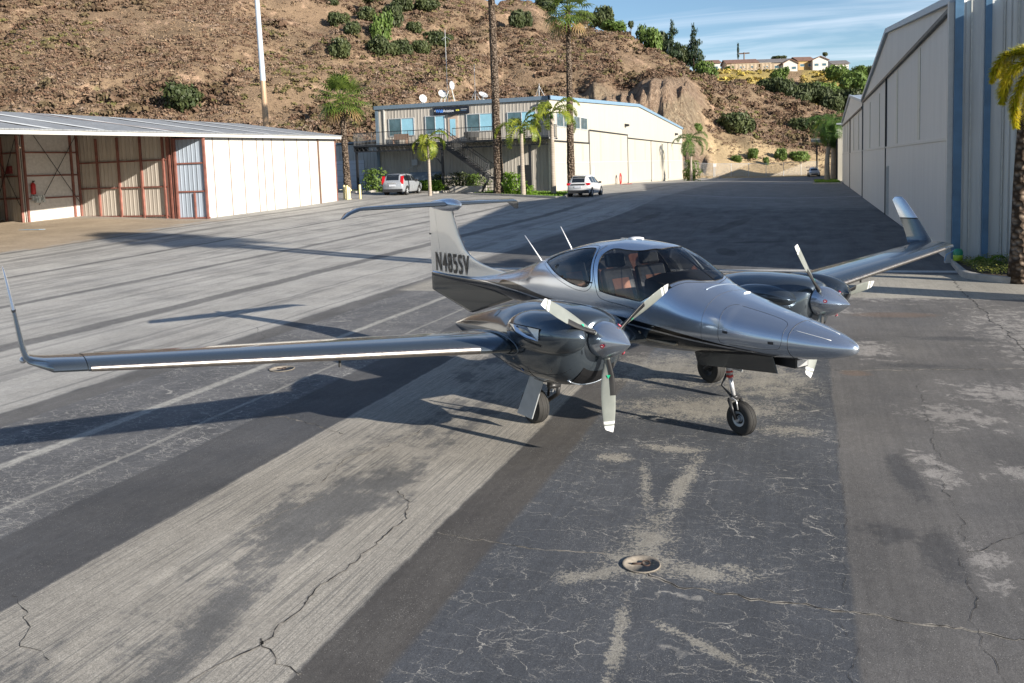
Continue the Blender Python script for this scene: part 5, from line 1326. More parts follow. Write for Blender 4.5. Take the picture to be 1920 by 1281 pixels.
# ---- tall hangars on the right
def right_hangar(name, label, X, ya, yb_, ze_, zp, xr, girt, seams, hdr):
    T = thing(name, label, 'hangar', (0, 0, 0)); ym = (ya + yb_) / 2
    mb = MB(); mb.prism([(ya + .02, -.1), (ya + .02, ze_), (ym, zp), (yb_ - .02, ze_), (yb_ - .02, -.1)], X, X + .12, 'x'); w = mb.build('gable_wall', M_shade, T)
    mb = MB(); mb.box(X + .13, xr, ya, ya + .12, -.1, ze_); mb.build('front_wall', M_shadex, T)
    mb = MB(); mb.box(X + .13, xr, yb_ - .14, yb_ - .02, -.1, ze_); mb.build('rear_wall', M_shadex, T)
    mb = MB(); mb.box(xr, xr + .12, ya, yb_, -.1, ze_); mb.build('far_wall', M_shade, T)
    mb = MB(); mb.add([(X - .12, ya - .06, ze_ + .02), (xr + .2, ya - .06, ze_ + .02), (xr + .2, ym, zp + .04), (X - .12, ym, zp + .04), (xr + .2, yb_ + .02, ze_ + .02), (X - .12, yb_ + .02, ze_ + .02)], [(0,1,2,3),(3,2,4,5)]); mb.build('roof', mat('zinc_roof', (.40, .42, .44), .35, .4) if 'zinc_roof' not in bpy.data.materials else bpy.data.materials['zinc_roof'], T)
    mb = MB(); tr_ = [(ya - .05, ze_ - .14), (ym, zp - .12), (yb_, ze_ - .14), (yb_, ze_ + .06), (ym, zp + .1), (ya - .05, ze_ + .06)]
    mb.add([(X - .16, y, z) for y, z in tr_] + [(X - .01, y, z) for y, z in tr_], [(0,1,4,5),(1,2,3,4),(6,11,10,7),(7,10,9,8),(5,4,10,11),(4,3,9,10),(0,6,7,1),(1,7,8,2),(2,8,9,3),(0,5,11,6)])
    mb.build('gable_trim', mat('gable_trim_grey', (.36, .42, .48), .4) if 'gable_trim_grey' not in bpy.data.materials else bpy.data.materials['gable_trim_grey'], T)
    mb = MB(); mb.box(X - .13, X - .005, ya + .5, yb_ - .5, hdr - .07, hdr + .05); mb.build('header_beam', M_dkmetal, T)
    mb = MB(); mb.box(X - .07, X - .005, ya + .9, yb_ - .6, girt - .045, girt + .035); mb.build('door_girt', M_trimw, T)
    for y in seams:
        mb = MB(); mb.box(X - .09, X - .005, y - .04, y + .04, 0, hdr - .08); mb.build('door_guide', M_dkmetal if y in seams[:1] else bpy.data.materials['guide_grey'], T)
    mb = MB(); mb.box(X - .04, X - .004, ya + .9, yb_ - .6, .02, girt - .05); mb.build('lower_door_panel', M_shade, T)
    return T
H1 = right_hangar('tall_hangar', 'tall pale grey ribbed hangar with blue corner columns, nearest on the right', 3.7, 26.38, 69.0, 7.1, 9.1, 9.9, 3.39, (48.25, 69.6 - .8), 6.86)
H2 = right_hangar('tall_hangar', 'second pale hangar in the row on the right, lower and farther', 3.72, 69.05, 111.0, 7.0, 8.72, 19.0, 3.3, (90.0,), 6.55)
for y, z0 in ((34.2, 3.5), (42.5, 3.5)):
    mb = MB(); mb.box(3.7 - .02, 3.7 - .003, y, y + .75, 3.5, 6.7); mb.build('translucent_strip', mat('grey_skylight', (.50, .49, .42), .5) if y < 35 else bpy.data.materials['grey_skylight'], H1)
for T, ys_ in ((H1, (53, 61)), (H2, (75, 83, 96, 103))):
    for y in ys_:
        mb = MB(); mb.box(3.67, 3.695, y, y + .35, 3.5, 6.4); mb.build('translucent_strip', bpy.data.materials['grey_skylight'], T)
mb = MB(); mb.box(3.60, 3.69, 47.2, 47.35, .1, 2.4); mb.box(3.60, 3.69, 46.4, 46.5, .1, 2.4); mb.box(3.60, 3.69, 46.4, 47.35, 2.4, 2.48); mb.build('walk_door_frame', M_trimw, H1)
for x0, x1, k in ((3.66, 3.86, 0), (4.38, 4.53, 1)):
    mb = MB(); mb.box(x0, x1, 26.20, 26.375, 0, 7.1); c_ = mb.build('blue_column', M_bluecol, H1)
mb = MB(); mb.box(3.52, 3.655, 26.34, 26.6, 0, 7.0); mb.build('corner_trim', M_trimw, H1)
for x in (4.05, 4.82, 5.15):
    mb = MB(); mb.box(x, x + .035, 26.30, 26.375, .1, 7.0); mb.build('raised_rib', mat('rib_pale', (.50, .50, .47), .4) if x < 4.1 else bpy.data.materials['rib_pale'], H1)
# unseen block added past the right edge, placed to shade the apron
FB = thing('shade_block', 'unseen pale ribbed block added past the right edge to cast shade on the apron', 'building', (0, 0, 0))
mb = MB(); mb.box(5.75, 22, 22.6, 26.1, 0, 7.1); mb.build('block_wall', M_shadex, FB)
mb = MB(); mb.box(5.6, 22.1, 22.5, 26.15, 7.11, 7.25); mb.build('block_roof', bpy.data.materials['zinc_roof'], FB)
# farther hangar and canopy
FH = thing('far_hangar', 'narrow cream hangar end seen beyond the row on the right', 'hangar', (0, 0, 0))
mb = MB(); mb.box(3.4, 16, 117.8, 150, 0, 7.0); mb.build('hangar_wall', M_creamwall, FH)
mb = MB(); mb.box(3.2, 16.2, 117.6, 150.2, 7.01, 7.2); mb.build('hangar_roof', bpy.data.materials['zinc_roof'], FH)
mb = MB(); mb.box(3.2, 3.39, 118.5, 118.9, 0, 7.0); mb.build('corner_trim', M_dkmetal, FH)
CP = thing('canopy', 'flat dark canopy on posts behind the far palms', 'canopy', (0, 0, 0))
mb = MB(); mb.prism([(.3, 5.6), (3.4, 5.2), (7, 5.2), (7, 6.0), (.3, 6.1)], 151.5, 161, 'y'); mb.build('canopy_roof', mat('canopy_grey', (.20, .21, .21), .6), CP)
for x, y in ((1.2, 152.5), (1.2, 160), (6, 152.5), (6, 160)):
    mb = MB(); mb.box(x - .1, x + .1, y - .1, y + .1, -.2, 5.4); mb.build('post', M_dkmetal, CP)

# ---- kerbed planters
def kerb(name, label, pts, h, w, top_mt=None, z0=None, fill=None):
    """closed plan polygon; kerb ring with the bed inside"""
    T = thing(name, label, 'planter', (0, 0, 0)); n = len(pts)
    cx_ = sum(p[0] for p in pts) / n; cy_ = sum(p[1] for p in pts) / n
    inn = []
    for (x, y) in pts:
        d = Vector((cx_ - x, cy_ - y)); L = d.length; inn.append((x + d.x / L * w, y + d.y / L * w))
    vs = []; 
    for (x, y) in pts: vs += [(x, y, gz(x, y) - .05), (x, y, gz(x, y) + h)]
    for (x, y) in inn: vs += [(x, y, gz(x, y) + h), (x, y, gz(x, y) + h - .05)]
    fs = []
    for i in range(n):
        j = (i + 1) % n; fs += [(2*i, 2*j, 2*j+1, 2*i+1), (2*i+1, 2*j+1, 2*n+2*j, 2*n+2*i), (2*n+2*i, 2*n+2*j, 2*n+2*j+1, 2*n+2*i+1)]
    mb = MB(); mb.add(vs, fs); mb.build('kerb', M_conc, T, bevel=.02)
    mb = MB(); mb.add([(x, y, gz(x, y) + h - .05) for x, y in inn], [tuple(range(n))]); mb.build('bed', fill or mat('bed_soil', (.07, .05, .035), .95), T)
    return T
def arc(cx_, cy_, r, a0, a1, n=8): return [(cx_ + r * math.cos(R(a0 + (a1 - a0) * i / n)), cy_ + r * math.sin(R(a0 + (a1 - a0) * i / n))) for i in range(n + 1)]
kerb('planter_bed', 'curved concrete kerb bed with ground cover at the hangar corner', [(3.62, 26.1)] + arc(4.9, 23.55, 1.42, 175, 262, 8) + [(5.5, 22.0), (5.6, 26.1)], .15, .16)
M_lawn = mat('lawn_green', (.07, .13, .025), .95, 0, .35, 3)
kerb('lawn_strip', 'kerbed grass strip in front of the office', [(-17.2, 60.6), (-16.6, 61.2), (-18.2, 68.9), (-23.9, 69.2), (-25.0, 66.5), (-25.4, 64.2), (-21, 62.5)], .15, .2, fill=M_lawn)
kerb('lawn_island', 'small kerbed grass island under the far palms', [(.4, 107.2), (3.5, 105.0), (3.55, 124), (1.3, 124)], .15, .25, fill=M_lawn)
kerb('planter_bed', 'kerbed bed with bright green shrub under the thin palm', [(-31.6, 67.0), (-31.2, 66.2), (-28.9, 65.6), (-28.5, 66.3), (-28.6, 68.2), (-31.4, 68.6)], .16, .18)
kerb('planter_bed', 'kerbed bed round the stout palm behind the bollards', [(-38.8, 65.6), (-35.6, 64.9), (-34.6, 65.6), (-35.5, 68.6), (-38.8, 69.0)], .16, .2, fill=M_lawn)
kerb('planter_bed', 'small kerbed bed at the far corner of the long building', [(-18.6, 151.6), (-14.4, 150.6), (-13.8, 152.0), (-15, 155.5), (-18.6, 155.5)], .15, .25, fill=M_lawn)
pw_ = thing('planter_wall', 'low concrete retaining wall between the post and the stairs', 'wall', (0, 0, 0))
mb = MB(); mb.prism([(-28.5, 1.0), (-25.2, 1.0), (-25.2, 1.62), (-28.5, 1.62)], 68.0, 68.2, 'y'); mb.build('wall', M_conc, pw_)
mb = MB(); mb.box(-36.2, -32.2, 68.9, 69.1, 1.0, 1.75); w2_ = mb.build('retaining_wall', M_conc); tag(w2_, 'low concrete wall left of the parked silver car', 'wall')

# ---- tall steel pole behind the low hangar
tpz = Hs(-50.5, 75.5)
PO = thing('steel_pole', 'very tall tapered steel pole, pale above and rust brown below', 'pole', (-50.6, 75.0, 1.0))
t = NT('pole_two_tone'); pz = t.xyz(t.co.outputs['Object'])[2]
M_pole = t.pbr(t.mix(t.map(pz, 11.32, 11.36), t.mix(t.map(t.noise(t.co.outputs['Object'], 1), .3, .7), (.36, .24, .15), (.42, .30, .20)), (.46, .52, .58)), .5, .2)
mb = MB(); mb.tube([(0, 0, 0), (-.35, .3, 12), (-.8, .6, 27)], [.34, .27, .18], 16); mb.build('shaft', M_pole, PO, smooth=True)
mb = MB()
for i in range(44): 
    z = 5 + i * .5; f_ = z / 27; mb.tube([(-.8 * f_ - .25, .6 * f_, z), (-.8 * f_ - .42, .6 * f_, z)], .014, 4)
mb.build('climbing_pegs', M_grey, PO)

# ---- hillside houses
M_hcream = mat('stucco_cream', (.40, .32, .23), .9, 0, .05, .3)
M_hyel = mat('stucco_ochre', (.36, .25, .11), .9, 0, .05, .3)
M_hwh = mat('stucco_white', (.52, .49, .45), .9, 0, .05, .3)
M_hroof = mat('roof_tile_brown', (.16, .09, .065), .9, 0, .2, 1)
M_hroof2 = mat('roof_tile_grey', (.13, .12, .12), .9, 0, .2, 1)
def house(label, u0, u1, D, z0, hw_, hr, wall, roof, nwin=3, depth=9, gable=False, az_=0.0):
    ud = (u0 + u1) / 2; a = FW + AX * ((u0 - CXP) / F_); b = FW + AX * ((u1 - CXP) / F_)
    p0 = a * D; p1 = b * D; L = (p1 - p0).to_2d().length
    T = thing('hillside_house', label, 'house', (p0.x, p0.y, z0), math.atan2((p1 - p0).y, (p1 - p0).x) + az_)
    mb = MB()
    if gable: mb.prism([(0, -3), (L, -3), (L, hw_), (L / 2, hw_ + hr), (0, hw_)], 0, depth, 'y')
    else: mb.prism([(0, -3), (depth, -3), (depth, hw_), (depth / 2, hw_ + hr), (0, hw_)], 0, L, 'x'); 
    mb.build('walls', wall, T)
    mb = MB(); e = .5
    if gable:
        for (q0, q1) in (((-e, hw_ - .3), (L / 2, hw_ + hr + .05)), ((L + e, hw_ - .3), (L / 2, hw_ + hr + .05))):
            mb.add([(q0[0], -e, q0[1]), (q1[0], -e, q1[1]), (q1[0], depth + e, q1[1]), (q0[0], depth + e, q0[1]), (q0[0], -e, q0[1] + .25), (q1[0], -e, q1[1] + .25), (q1[0], depth + e, q1[1] + .25), (q0[0], depth + e, q0[1] + .25)], [(0,1,2,3),(7,6,5,4),(0,4,5,1),(1,5,6,2),(2,6,7,3),(3,7,4,0)])
    else:
        for (q0, q1) in (((-e, hw_ - .2), (depth / 2, hw_ + hr + .05)), ((depth + e, hw_ - .2), (depth / 2, hw_ + hr + .05))):
            mb.add([(-e, q0[0], q0[1]), (-e, q1[0], q1[1]), (L + e, q1[0], q1[1]), (L + e, q0[0], q0[1]), (-e, q0[0], q0[1] + .25), (-e, q1[0], q1[1] + .25), (L + e, q1[0], q1[1] + .25), (L + e, q0[0], q0[1] + .25)], [(0,1,2,3),(7,6,5,4),(0,4,5,1),(1,5,6,2),(2,6,7,3),(3,7,4,0)])
    r_ = mb.build('roof', roof, T)
    for i in range(nwin):
        x = L * (i + .5) / nwin
        for z in ([hw_ - 1.6, hw_ - 4.2] if hw_ > 4 else [hw_ - 1.9]):
            mb = MB(); mb.box(x - .9, x + .9, -.06, -.01, z - .5, z + .6); w = mb.build('window', M_trimw, T)
            mb = MB(); mb.box(x - .78, x + .78, -.08, -.062, z - .4, z + .5); mb.build('pane', M_win, w)
    return T
house('white two storey house with flat dark roof, leftmost on the ridge', 1318, 1346, 375, 38.5, 6.3, .5, M_hwh, M_hroof2, 2)
house('small pale house with brown roof below the white house', 1322, 1354, 350, 38.0, 3.2, 1.3, M_hwh, M_hroof, 2)
house('wide cream two storey house with brown roof, left of centre on the ridge', 1366, 1423, 352, 37.6, 3.5, 1.5, M_hcream, M_hroof, 3)
house('cream house with dark grey roof in the middle of the ridge', 1428, 1488, 354, 37.6, 3.5, 1.5, M_hcream, M_hroof2, 3)
house('small white gabled house in front of the ridge houses', 1470, 1496, 343, 37.4, 2.0, 1.3, M_hwh, M_hroof, 2, 6, True)
house('ochre yellow house with brown roof, right of centre on the ridge', 1497, 1528, 352, 37.4, 3.8, 1.6, M_hyel, M_hroof, 2, 9, False, .1)
house('pale house with upper balcony beside the ochre house', 1524, 1552, 350, 37.4, 3.6, 1.2, M_hwh, M_hroof, 2, 8, True)
house('low pale house with grey roof at the right end of the ridge', 1560, 1590, 356, 37.3, 2.6, 1.4, M_hwh, M_hroof2, 2, 8)
house('low white house on the far right slope behind trees', 1596, 1632, 372, 35.0, 2.6, 1.2, M_hwh, M_hroof2, 2, 8)
house('small tan house behind the tall palm on the left ridge', 1094, 1112, 262, 42.2, 2.2, .8, M_hcream, M_hroof, 1, 6)
# long balustrade wall in front of the ridge houses
BW = thing('garden_wall', 'long cream pillared garden wall along the edge of the ridge', 'wall', (0, 0, 0))
mb = MB()
for u in np.arange(1374, 1452, 7.0):
    p = (FW + AX * ((u - CXP) / F_)) * 341; mb.box(p.x - .3, p.x + .3, p.y - .3, p.y + .3, 36.0, 39.4)
a = (FW + AX * ((1374 - CXP) / F_)) * 341; b = (FW + AX * ((1448 - CXP) / F_)) * 341
for z in (37.6, 39.3):
    mb.add([(a.x, a.y, z), (b.x, b.y, z), (b.x, b.y + .3, z), (a.x, a.y + .3, z), (a.x, a.y, z + .3), (b.x, b.y, z + .3), (b.x, b.y + .3, z + .3), (a.x, a.y + .3, z + .3)], [(3,2,1,0),(4,5,6,7),(0,1,5,4),(1,2,6,5),(2,3,7,6),(3,0,4,7)])
mb.build('balustrade', M_hcream, BW)
p = (FW + AX * ((1398 - CXP) / F_)) * 372
UP_ = thing('utility_pole', 'wooden utility pole with crossarm behind the ridge houses', 'pole', (p.x, p.y, 38))
mb = MB(); mb.tube([(0, 0, 0), (0, 0, 9.5)], .28, 6); mb.build('post', M_grout, UP_)
mb = MB(); mb.box(-2.2, 2.2, -.15, .15, 8.8, 9.3); mb.build('crossarm', M_grout, UP_)

# ---- far chain link fence
FE = thing('chain_link_fence', 'far chain link fence across the foot of the dry slope', 'fence', (0, 0, 0))
pa = Vector((-15.5, 154.0)); pb = Vector((1.5, 160.0)); pc = Vector((-30, 152.5))
t = NT('chain_link'); P = t.co.outputs['Object']
q = t.xyz(P); w1 = t.math('ABSOLUTE', t.math('SUBTRACT', t.math('FRACT', t.math('MULTIPLY', t.math('ADD', q[0], q[2]), 8)), .5)); w2 = t.math('ABSOLUTE', t.math('SUBTRACT', t.math('FRACT', t.math('MULTIPLY', t.math('SUBTRACT', q[0], q[2]), 8)), .5))
mk = t.map(t.math('MINIMUM', w1, w2), .06, .08, 1, 0)
b_ = t.N('ShaderNodeBsdfPrincipled'); b_.inputs['Base Color'].default_value = (.4, .4, .4, 1); b_.inputs['Roughness'].default_value = .5
tr = t.N('ShaderNodeBsdfTransparent'); ms = t.N('ShaderNodeMixShader'); t.L(mk, ms.inputs[0]); t.L(tr.outputs[0], ms.inputs[1]); t.L(b_.outputs[0], ms.inputs[2]); t.L(ms.outputs[0], t.out.inputs[0])
for s0, s1, n in ((pc, pa, 4), (pa, pb, 6)):
    for i in range(n):
        a = s0 + (s1 - s0) * (i / n); b = s0 + (s1 - s0) * ((i + 1) / n); za = Hs(*a); zb_ = Hs(*b)
        mb = MB(); mb.tube([(a.x, a.y, za - .2), (a.x, a.y, za + 2.35)], .05, 6); mb.build('fence_post', M_grey, FE)
        mb = MB(); mb.tube([(a.x, a.y, za + 2.25), (b.x, b.y, zb_ + 2.25)], .03, 5); mb.build('top_rail', M_grey, FE)
        mb = MB(); mb.add([(a.x, a.y, za + .1), (b.x, b.y, zb_ + .1), (b.x, b.y, zb_ + 2.22), (a.x, a.y, za + 2.22)], [(0, 1, 2, 3)]); mb.build('wire_mesh', t.mat, FE)
SG = thing('small_sign', 'small white sign on a post before the far fence', 'sign', (-15.2, 153.0, Hs(-15.2, 153.0)))
mb = MB(); mb.tube([(0, 0, 0), (0, 0, 2.2)], .04, 6); mb.build('post', M_grey, SG)
mb = MB(); mb.box(-.25, .25, -.07, -.045, 1.75, 2.3); mb.build('panel', M_white, SG)

# ---- tie down rings, bollards, hydrant, hose, lamp
def tiedown(x, y, label, r=.145):
    T = thing('tie_down', label, 'tie-down', (x, y, gz(x, y)), .3)
    mb = MB(); mb.lathe([(r, .004), (r * .97, .012), (r * .9, .006), (r * .86, -.0 + .003), (0, .003)], (0, 0, .002), n=32); mb.build('cup', mat('tie_down_concrete', (.20, .175, .145), .95, 0, .25, 30, .4) if 'tie_down_concrete' not in bpy.data.materials else bpy.data.materials['tie_down_concrete'], T, smooth=True)
    mb = MB(); mb.tube([(.035 + .03 * math.cos(a), .03 * math.sin(a) * 1.0, .014 + .006 * math.sin(a)) for a in np.linspace(0, 5.6, 14)], .006, 6); mb.tube([(.0, .0, .012), (-.07, .0, .012)], .008, 6); mb.build('ring', mat('rusty_iron', (.05, .028, .02), .8) if 'rusty_iron' not in bpy.data.materials else bpy.data.materials['rusty_iron'], T, smooth=True)
tiedown(-1.19, 6.25, 'round tie-down cup with rusty ring in the near asphalt')
tiedown(-7.75, 11.5, 'worn tie-down cup in the asphalt beyond the near wing', .2)
M_cream = mat('bollard_cream', (.66, .56, .28), .5, 0, .1, 4)
for i, (x, y, l) in enumerate(((-32.2, 57.0, 'cream bollard nearest the white hangar corner, left of the hydrant'), (-31.85, 56.8, 'cream bollard right beside the hydrant'), (-31.3, 57.7, 'cream bollard standing apart on the right'))):
    b_ = thing('bollard', l, 'bollard', (x, y, gz(x, y) - .02), 0, 'bollards by the hydrant')
    mb = MB(); mb.lathe([(.085, 0), (.085, 1.0), (.07, 1.05), (0, 1.08)], (0, 0, 0), n=14); mb.build('post', M_cream, b_, smooth=True, angle=50)
hy = thing('fire_hydrant', 'cream fire hydrant between two bollards', 'hydrant', (-32.0, 57.3, gz(-32, 57.3) - .02))
mb = MB(); mb.lathe([(.17, 0), (.17, .06), (.12, .08), (.11, .55), (.15, .60), (.15, .78), (.10, .88), (.0, .95)], (0, 0, 0), n=16); mb.build('barrel', mat('hydrant_cream', (.68, .58, .36), .5), hy, smooth=True, angle=50)
for a in (0, 2.2):
    mb = MB(); mb.tube([(0, 0, .68), (.22 * math.cos(a), -.22 * abs(math.sin(a)) - .02, .68)], .06, 10); mb.build('outlet', bpy.data.materials['hydrant_cream'], hy)
hs = thing('hose_reel', 'red coiled hose against the cream hangar door', 'hose', (-19.6, 95.3, gz(-19.6, 95.3)), PI2)
mb = MB()
for k_ in range(4):
    r_ = .52 - .05 * k_; mb.tube([(r_ * math.cos(a), -.02 * k_, .62 + r_ * math.sin(a) * 1.15) for a in np.linspace(0, 2 * math.pi, 28)], .035, 6)
mb.build('coil', mat('hose_red', (.42, .03, .03), .5), hs, smooth=True)
mb = MB(); mb.box(-.05, .05, .02, .1, 0, 1.2); mb.build('stand', M_grey, hs)
mb = MB(); mb.tube([(-.3 + .1 * math.sin(i), -.2 - i * .12, .04) for i in range(10)], .035, 6); mb.build('loose_end', bpy.data.materials['hose_red'], hs, smooth=True)
ln = thing('garden_sprayer', 'green and yellow container with hose on the kerb end', 'container', (3.72, 25.6, .15))
mb = MB(); mb.lathe([(.10, 0), (.12, .02), (.12, .14), (.11, .16), (0, .16)], (0, 0, 0), n=14); mb.build('tank', mat('lime_plastic', (.35, .50, .04), .4), ln, smooth=True, angle=50)
mb = MB(); mb.lathe([(.12, .161), (.125, .24), (.09, .31), (0, .33)], (0, 0, 0), n=14); mb.build('lid', mat('green_plastic', (.02, .25, .14), .4), ln, smooth=True, angle=50)
mb = MB(); mb.tube([(-.1, 0, .28), (-.28, -.02, .16), (-.32, 0, .0)], .015, 5); mb.build('spout', mat('blue_hose', (.2, .35, .55), .4), ln)

# ------------------------------------------------------------------ vegetation
def leaf_mat(name, a, b, tr=.25, scale=.6, rough=.55):
    t = NT(name); P = t.co.outputs['Object']
    n = t.noise(P, scale, 4, .6); n2 = t.noise(P, scale * 9, 2)
    c = t.mix(t.map(t.math('ADD', t.math('MULTIPLY', n, .6), t.math('MULTIPLY', n2, .4)), .38, .62), a, b)
    p = t.N('ShaderNodeBsdfPrincipled'); t.L(c, p.inputs['Base Color']); p.inputs['Roughness'].default_value = rough; p.inputs['Specular IOR Level'].default_value = .3
    d = t.N('ShaderNodeBsdfTranslucent'); t.L(c, d.inputs[0])
    m = t.N('ShaderNodeMixShader'); m.inputs[0].default_value = tr; t.L(p.outputs[0], m.inputs[1]); t.L(d.outputs[0], m.inputs[2]); t.L(m.outputs[0], t.out.inputs[0])
    return t.mat
M_bush = leaf_mat('dark_bush_leaves', (.035, .052, .020), (.095, .115, .042))
M_bush2 = leaf_mat('light_tree_leaves', (.07, .12, .025), (.15, .22, .05))
M_pine = leaf_mat('conifer_needles', (.015, .032, .014), (.045, .075, .028))
M_gold = leaf_mat('golden_shrub_leaves', (.30, .25, .04), (.50, .40, .07))
M_bark = mat('tree_bark', (.10, .07, .05), .9, 0, .3, 8, .4)
def cloud_mesh(name, lobes, n, size, seed, mt, flat=.35, squash=1.0):
    """many small leaf faces spread through overlapping lobes; lobes: (x,y,z,rx,ry,rz)"""
    r = np.random.default_rng(seed)
    w = np.array([l[3] * l[4] for l in lobes]); w = w / w.sum()
    li = r.choice(len(lobes), n, p=w); L = np.array(lobes)[li]
    d = r.normal(size=(n, 3)); d /= np.linalg.norm(d, axis=1)[:, None]
    rad = 1 - np.abs(r.normal(size=n)) * .16; rad = np.clip(rad, .25, 1.02)
    bump = 1 + .16 * np.sin(d[:, 0] * 7 + L[:, 0] * 3) * np.sin(d[:, 1] * 6 + 1) + .12 * np.sin(d[:, 2] * 11 + L[:, 1])
    C = L[:, :3] + d * L[:, 3:6] * (rad * bump)[:, None]
    nrm = d + r.normal(size=(n, 3)) * .55; nrm /= np.linalg.norm(nrm, axis=1)[:, None]
    t1 = np.cross(nrm, r.normal(size=(n, 3))); t1 /= np.linalg.norm(t1, axis=1)[:, None]; t2 = np.cross(nrm, t1)
    s = size * r.uniform(.5, 1.3, n)[:, None]; s2 = s * r.uniform(.45, .9, n)[:, None]
    Q = np.stack([C - t1 * s, C + t2 * s2 * .8 + nrm * s * .15, C + t1 * s, C - t2 * s2 * .8 + nrm * s * .15], 1).reshape(-1, 3)
    # dark inner mass so that the crown is not see-through everywhere
    Q = Q[np.repeat(Q.reshape(-1, 4, 3)[:, :, 2].mean(1) > -.3, 4)]
    k = len(Q) // 4
    me = bpy.data.meshes.new(name); me.vertices.add(len(Q)); me.vertices.foreach_set('co', Q.ravel())
    me.loops.add(4 * k); me.loops.foreach_set('vertex_index', np.arange(4 * k)); me.polygons.add(k)
    me.polygons.foreach_set('loop_start', np.arange(0, 4 * k, 4)); me.polygons.foreach_set('loop_total', np.full(k, 4)); me.update(calc_edges=True)
    me.materials.append(mt); return me
def lobeset(seed, n, w=1.0, h=.8):
    r = random.Random(seed); L = [(0, 0, h * .42, w * .72, w * .7, h * .55)]
    for i in range(n):
        a = r.uniform(0, 6.28); q = r.uniform(.3, .62) * w
        L.append((q * math.cos(a), q * math.sin(a), r.uniform(.25, .7) * h, r.uniform(.25, .42) * w, r.uniform(.25, .42) * w, r.uniform(.22, .36) * h))
    return L
bush_me = [cloud_mesh('bush_crown', lobeset(s_, 9), 2600, .085, s_, M_bush) for s_ in (1, 2, 3)]
light_me = [cloud_mesh('light_crown', lobeset(s_ + 20, 10, 1, .9), 2600, .085, s_, M_bush2) for s_ in (4, 5)]
def con_lobes(seed):
    r = random.Random(seed); L = []
    for i in range(16):
        z = .12 + .86 * i / 16; w = (.80 - .68 * (z - .1)) * r.uniform(.55, 1.15); a = r.uniform(0, 6.28)
        L.append((w * .45 * math.cos(a), w * .45 * math.sin(a), z, w * .75, w * .75, .075))
    return L
con_me = [cloud_mesh('conifer_crown', con_lobes(s_), 2400, .05, s_, M_pine) for s_ in (1, 2)]
cyp_me = cloud_mesh('cypress_crown', [(0, 0, .45, .085, .085, .46)], 500, .04, 9, M_pine)
def plant(name, label, cat, u, v, wpx, hpx, mesh_, D=None, group=None, trunk=0.0, sink=.08, D0=100., mt=None):
    """stand a plant on the hillside; wpx, hpx its size as measured on the photograph (1920 wide)"""
    if D is None:
        p, D = spot(u, v, D0)
        if p is None: return None
        p = Vector(p)
    else:
        p = Vector((0, 0, CAMH)) + (FW + AX * ((u - CXP) / F_) - UP * ((v - CYP) / F_)) * D
    w = wpx * D / F_; h = hpx * D / F_
    rz = random.uniform(0, 6.28)
    T = bpy.data.objects.new(name, None) if trunk else bpy.data.objects.new(name, mesh_)
    col.objects.link(T); tag(T, label, cat, group)
    T.location = p - Vector((0, 0, sink * h)); T.rotation_euler = (0, 0, rz)
    if trunk:
        c_ = bpy.data.objects.new('crown', mesh_); col.objects.link(c_); c_.parent = T
        c_.location = (0, 0, trunk * h); c_.scale = (w / 1.9, w / 1.9, h * (1 - trunk) / .85)
        mb = MB(); mb.tube([(0, 0, -.3), (.02 * h, 0, trunk * h * .6), (0, .01 * h, trunk * h + h * .35)], [h * .03, h * .024, h * .012], 7)
        for a in (.4, 2.3, 4.4): mb.tube([(0, 0, trunk * h), (w * .22 * math.cos(a), w * .22 * math.sin(a), trunk * h + h * .25)], [h * .015, h * .006], 5)
        mb.build('trunk', M_bark, T)
    else:
        T.scale = (w / 1.9, w / 1.9, h * 1.05 / .9)
    return T
G = 'dark bushes in the gully at the top of the hill'
GL = ['gully bush cut by the top edge of the picture, leftmost one', 'oval gully bush on the left flank, third up from the isolated lower left bush', 'gully bush just right of and below the oval left flank bush', 'gully bush left of the pale tree, near the top edge',
 'tall dark gully bush overlapping the right side of the pale tree', 'gully bush near the top edge, above right of the pale tree', 'round gully bush standing apart, lowest on the left', 'left bush of the bottom row of the gully growth', 'second bush of the bottom row of the gully growth',
 'third bush of the bottom row, right below the pale tree', 'small gully bush standing alone right of the pale tree', 'last bush at the right end of the bottom row of the gully growth', 'wide gully bush farthest right, above the office sign', 'wide dark bush at the top edge right of the gully', 'small bush at the top edge above the pale tree', 'low dark tip of growth at the right end of the gully',
 'round dark bush on the slope just right of the tallest bare palm trunk', 'slim dark bush next to the round one right of the tallest palm trunk']
for i, (u, v, w, h, k) in enumerate(((622, 9, 30, 14, 0), (635, 48, 44, 30, 1), (661, 64, 40, 28, 2), (688, 38, 48, 30, 0), (735, 50, 52, 50, 1), (752, 20, 50, 30, 2), (637, 106, 54, 42, 0), (709, 100, 56, 36, 1), (731, 102, 46, 26, 2), (755, 104, 46, 38, 0), (776, 62, 34, 26, 1), (791, 100, 42, 30, 2), (818, 88, 54, 38, 0), (800, 20, 62, 26, 1), (700, 6, 46, 16, 2), (840, 76, 24, 14, 0), (970, 52, 40, 40, 2), (990, 52, 24, 38, 1))):
    gly = i < 16
    plant('hill_bush', GL[i], 'bush', u, v, w, h, bush_me[k], group=G if gly else 'bushes behind the bare palm trunk')
plant('hill_tree', 'paler green tree in the middle of the gully bushes', 'tree', 717, 80, 50, 58, light_me[0], trunk=.12)
plant('hill_bush', 'rounded green bush alone on the slope just left of the steel pole', 'bush', 345, 203, 88, 54, bush_me[1])
plant('hill_bush', 'round dark green bush low on the slope right of the long building', 'bush', 1384, 248, 72, 46, bush_me[2])
plant('hill_bush', 'small bright green bush at the foot of the eroded bank', 'bush', 1306, 246, 26, 16, light_me[1])
plant('hill_bush', 'light green round bush on the shoulder below the white house', 'bush', 1325, 150, 48, 38, light_me[0], D=228)
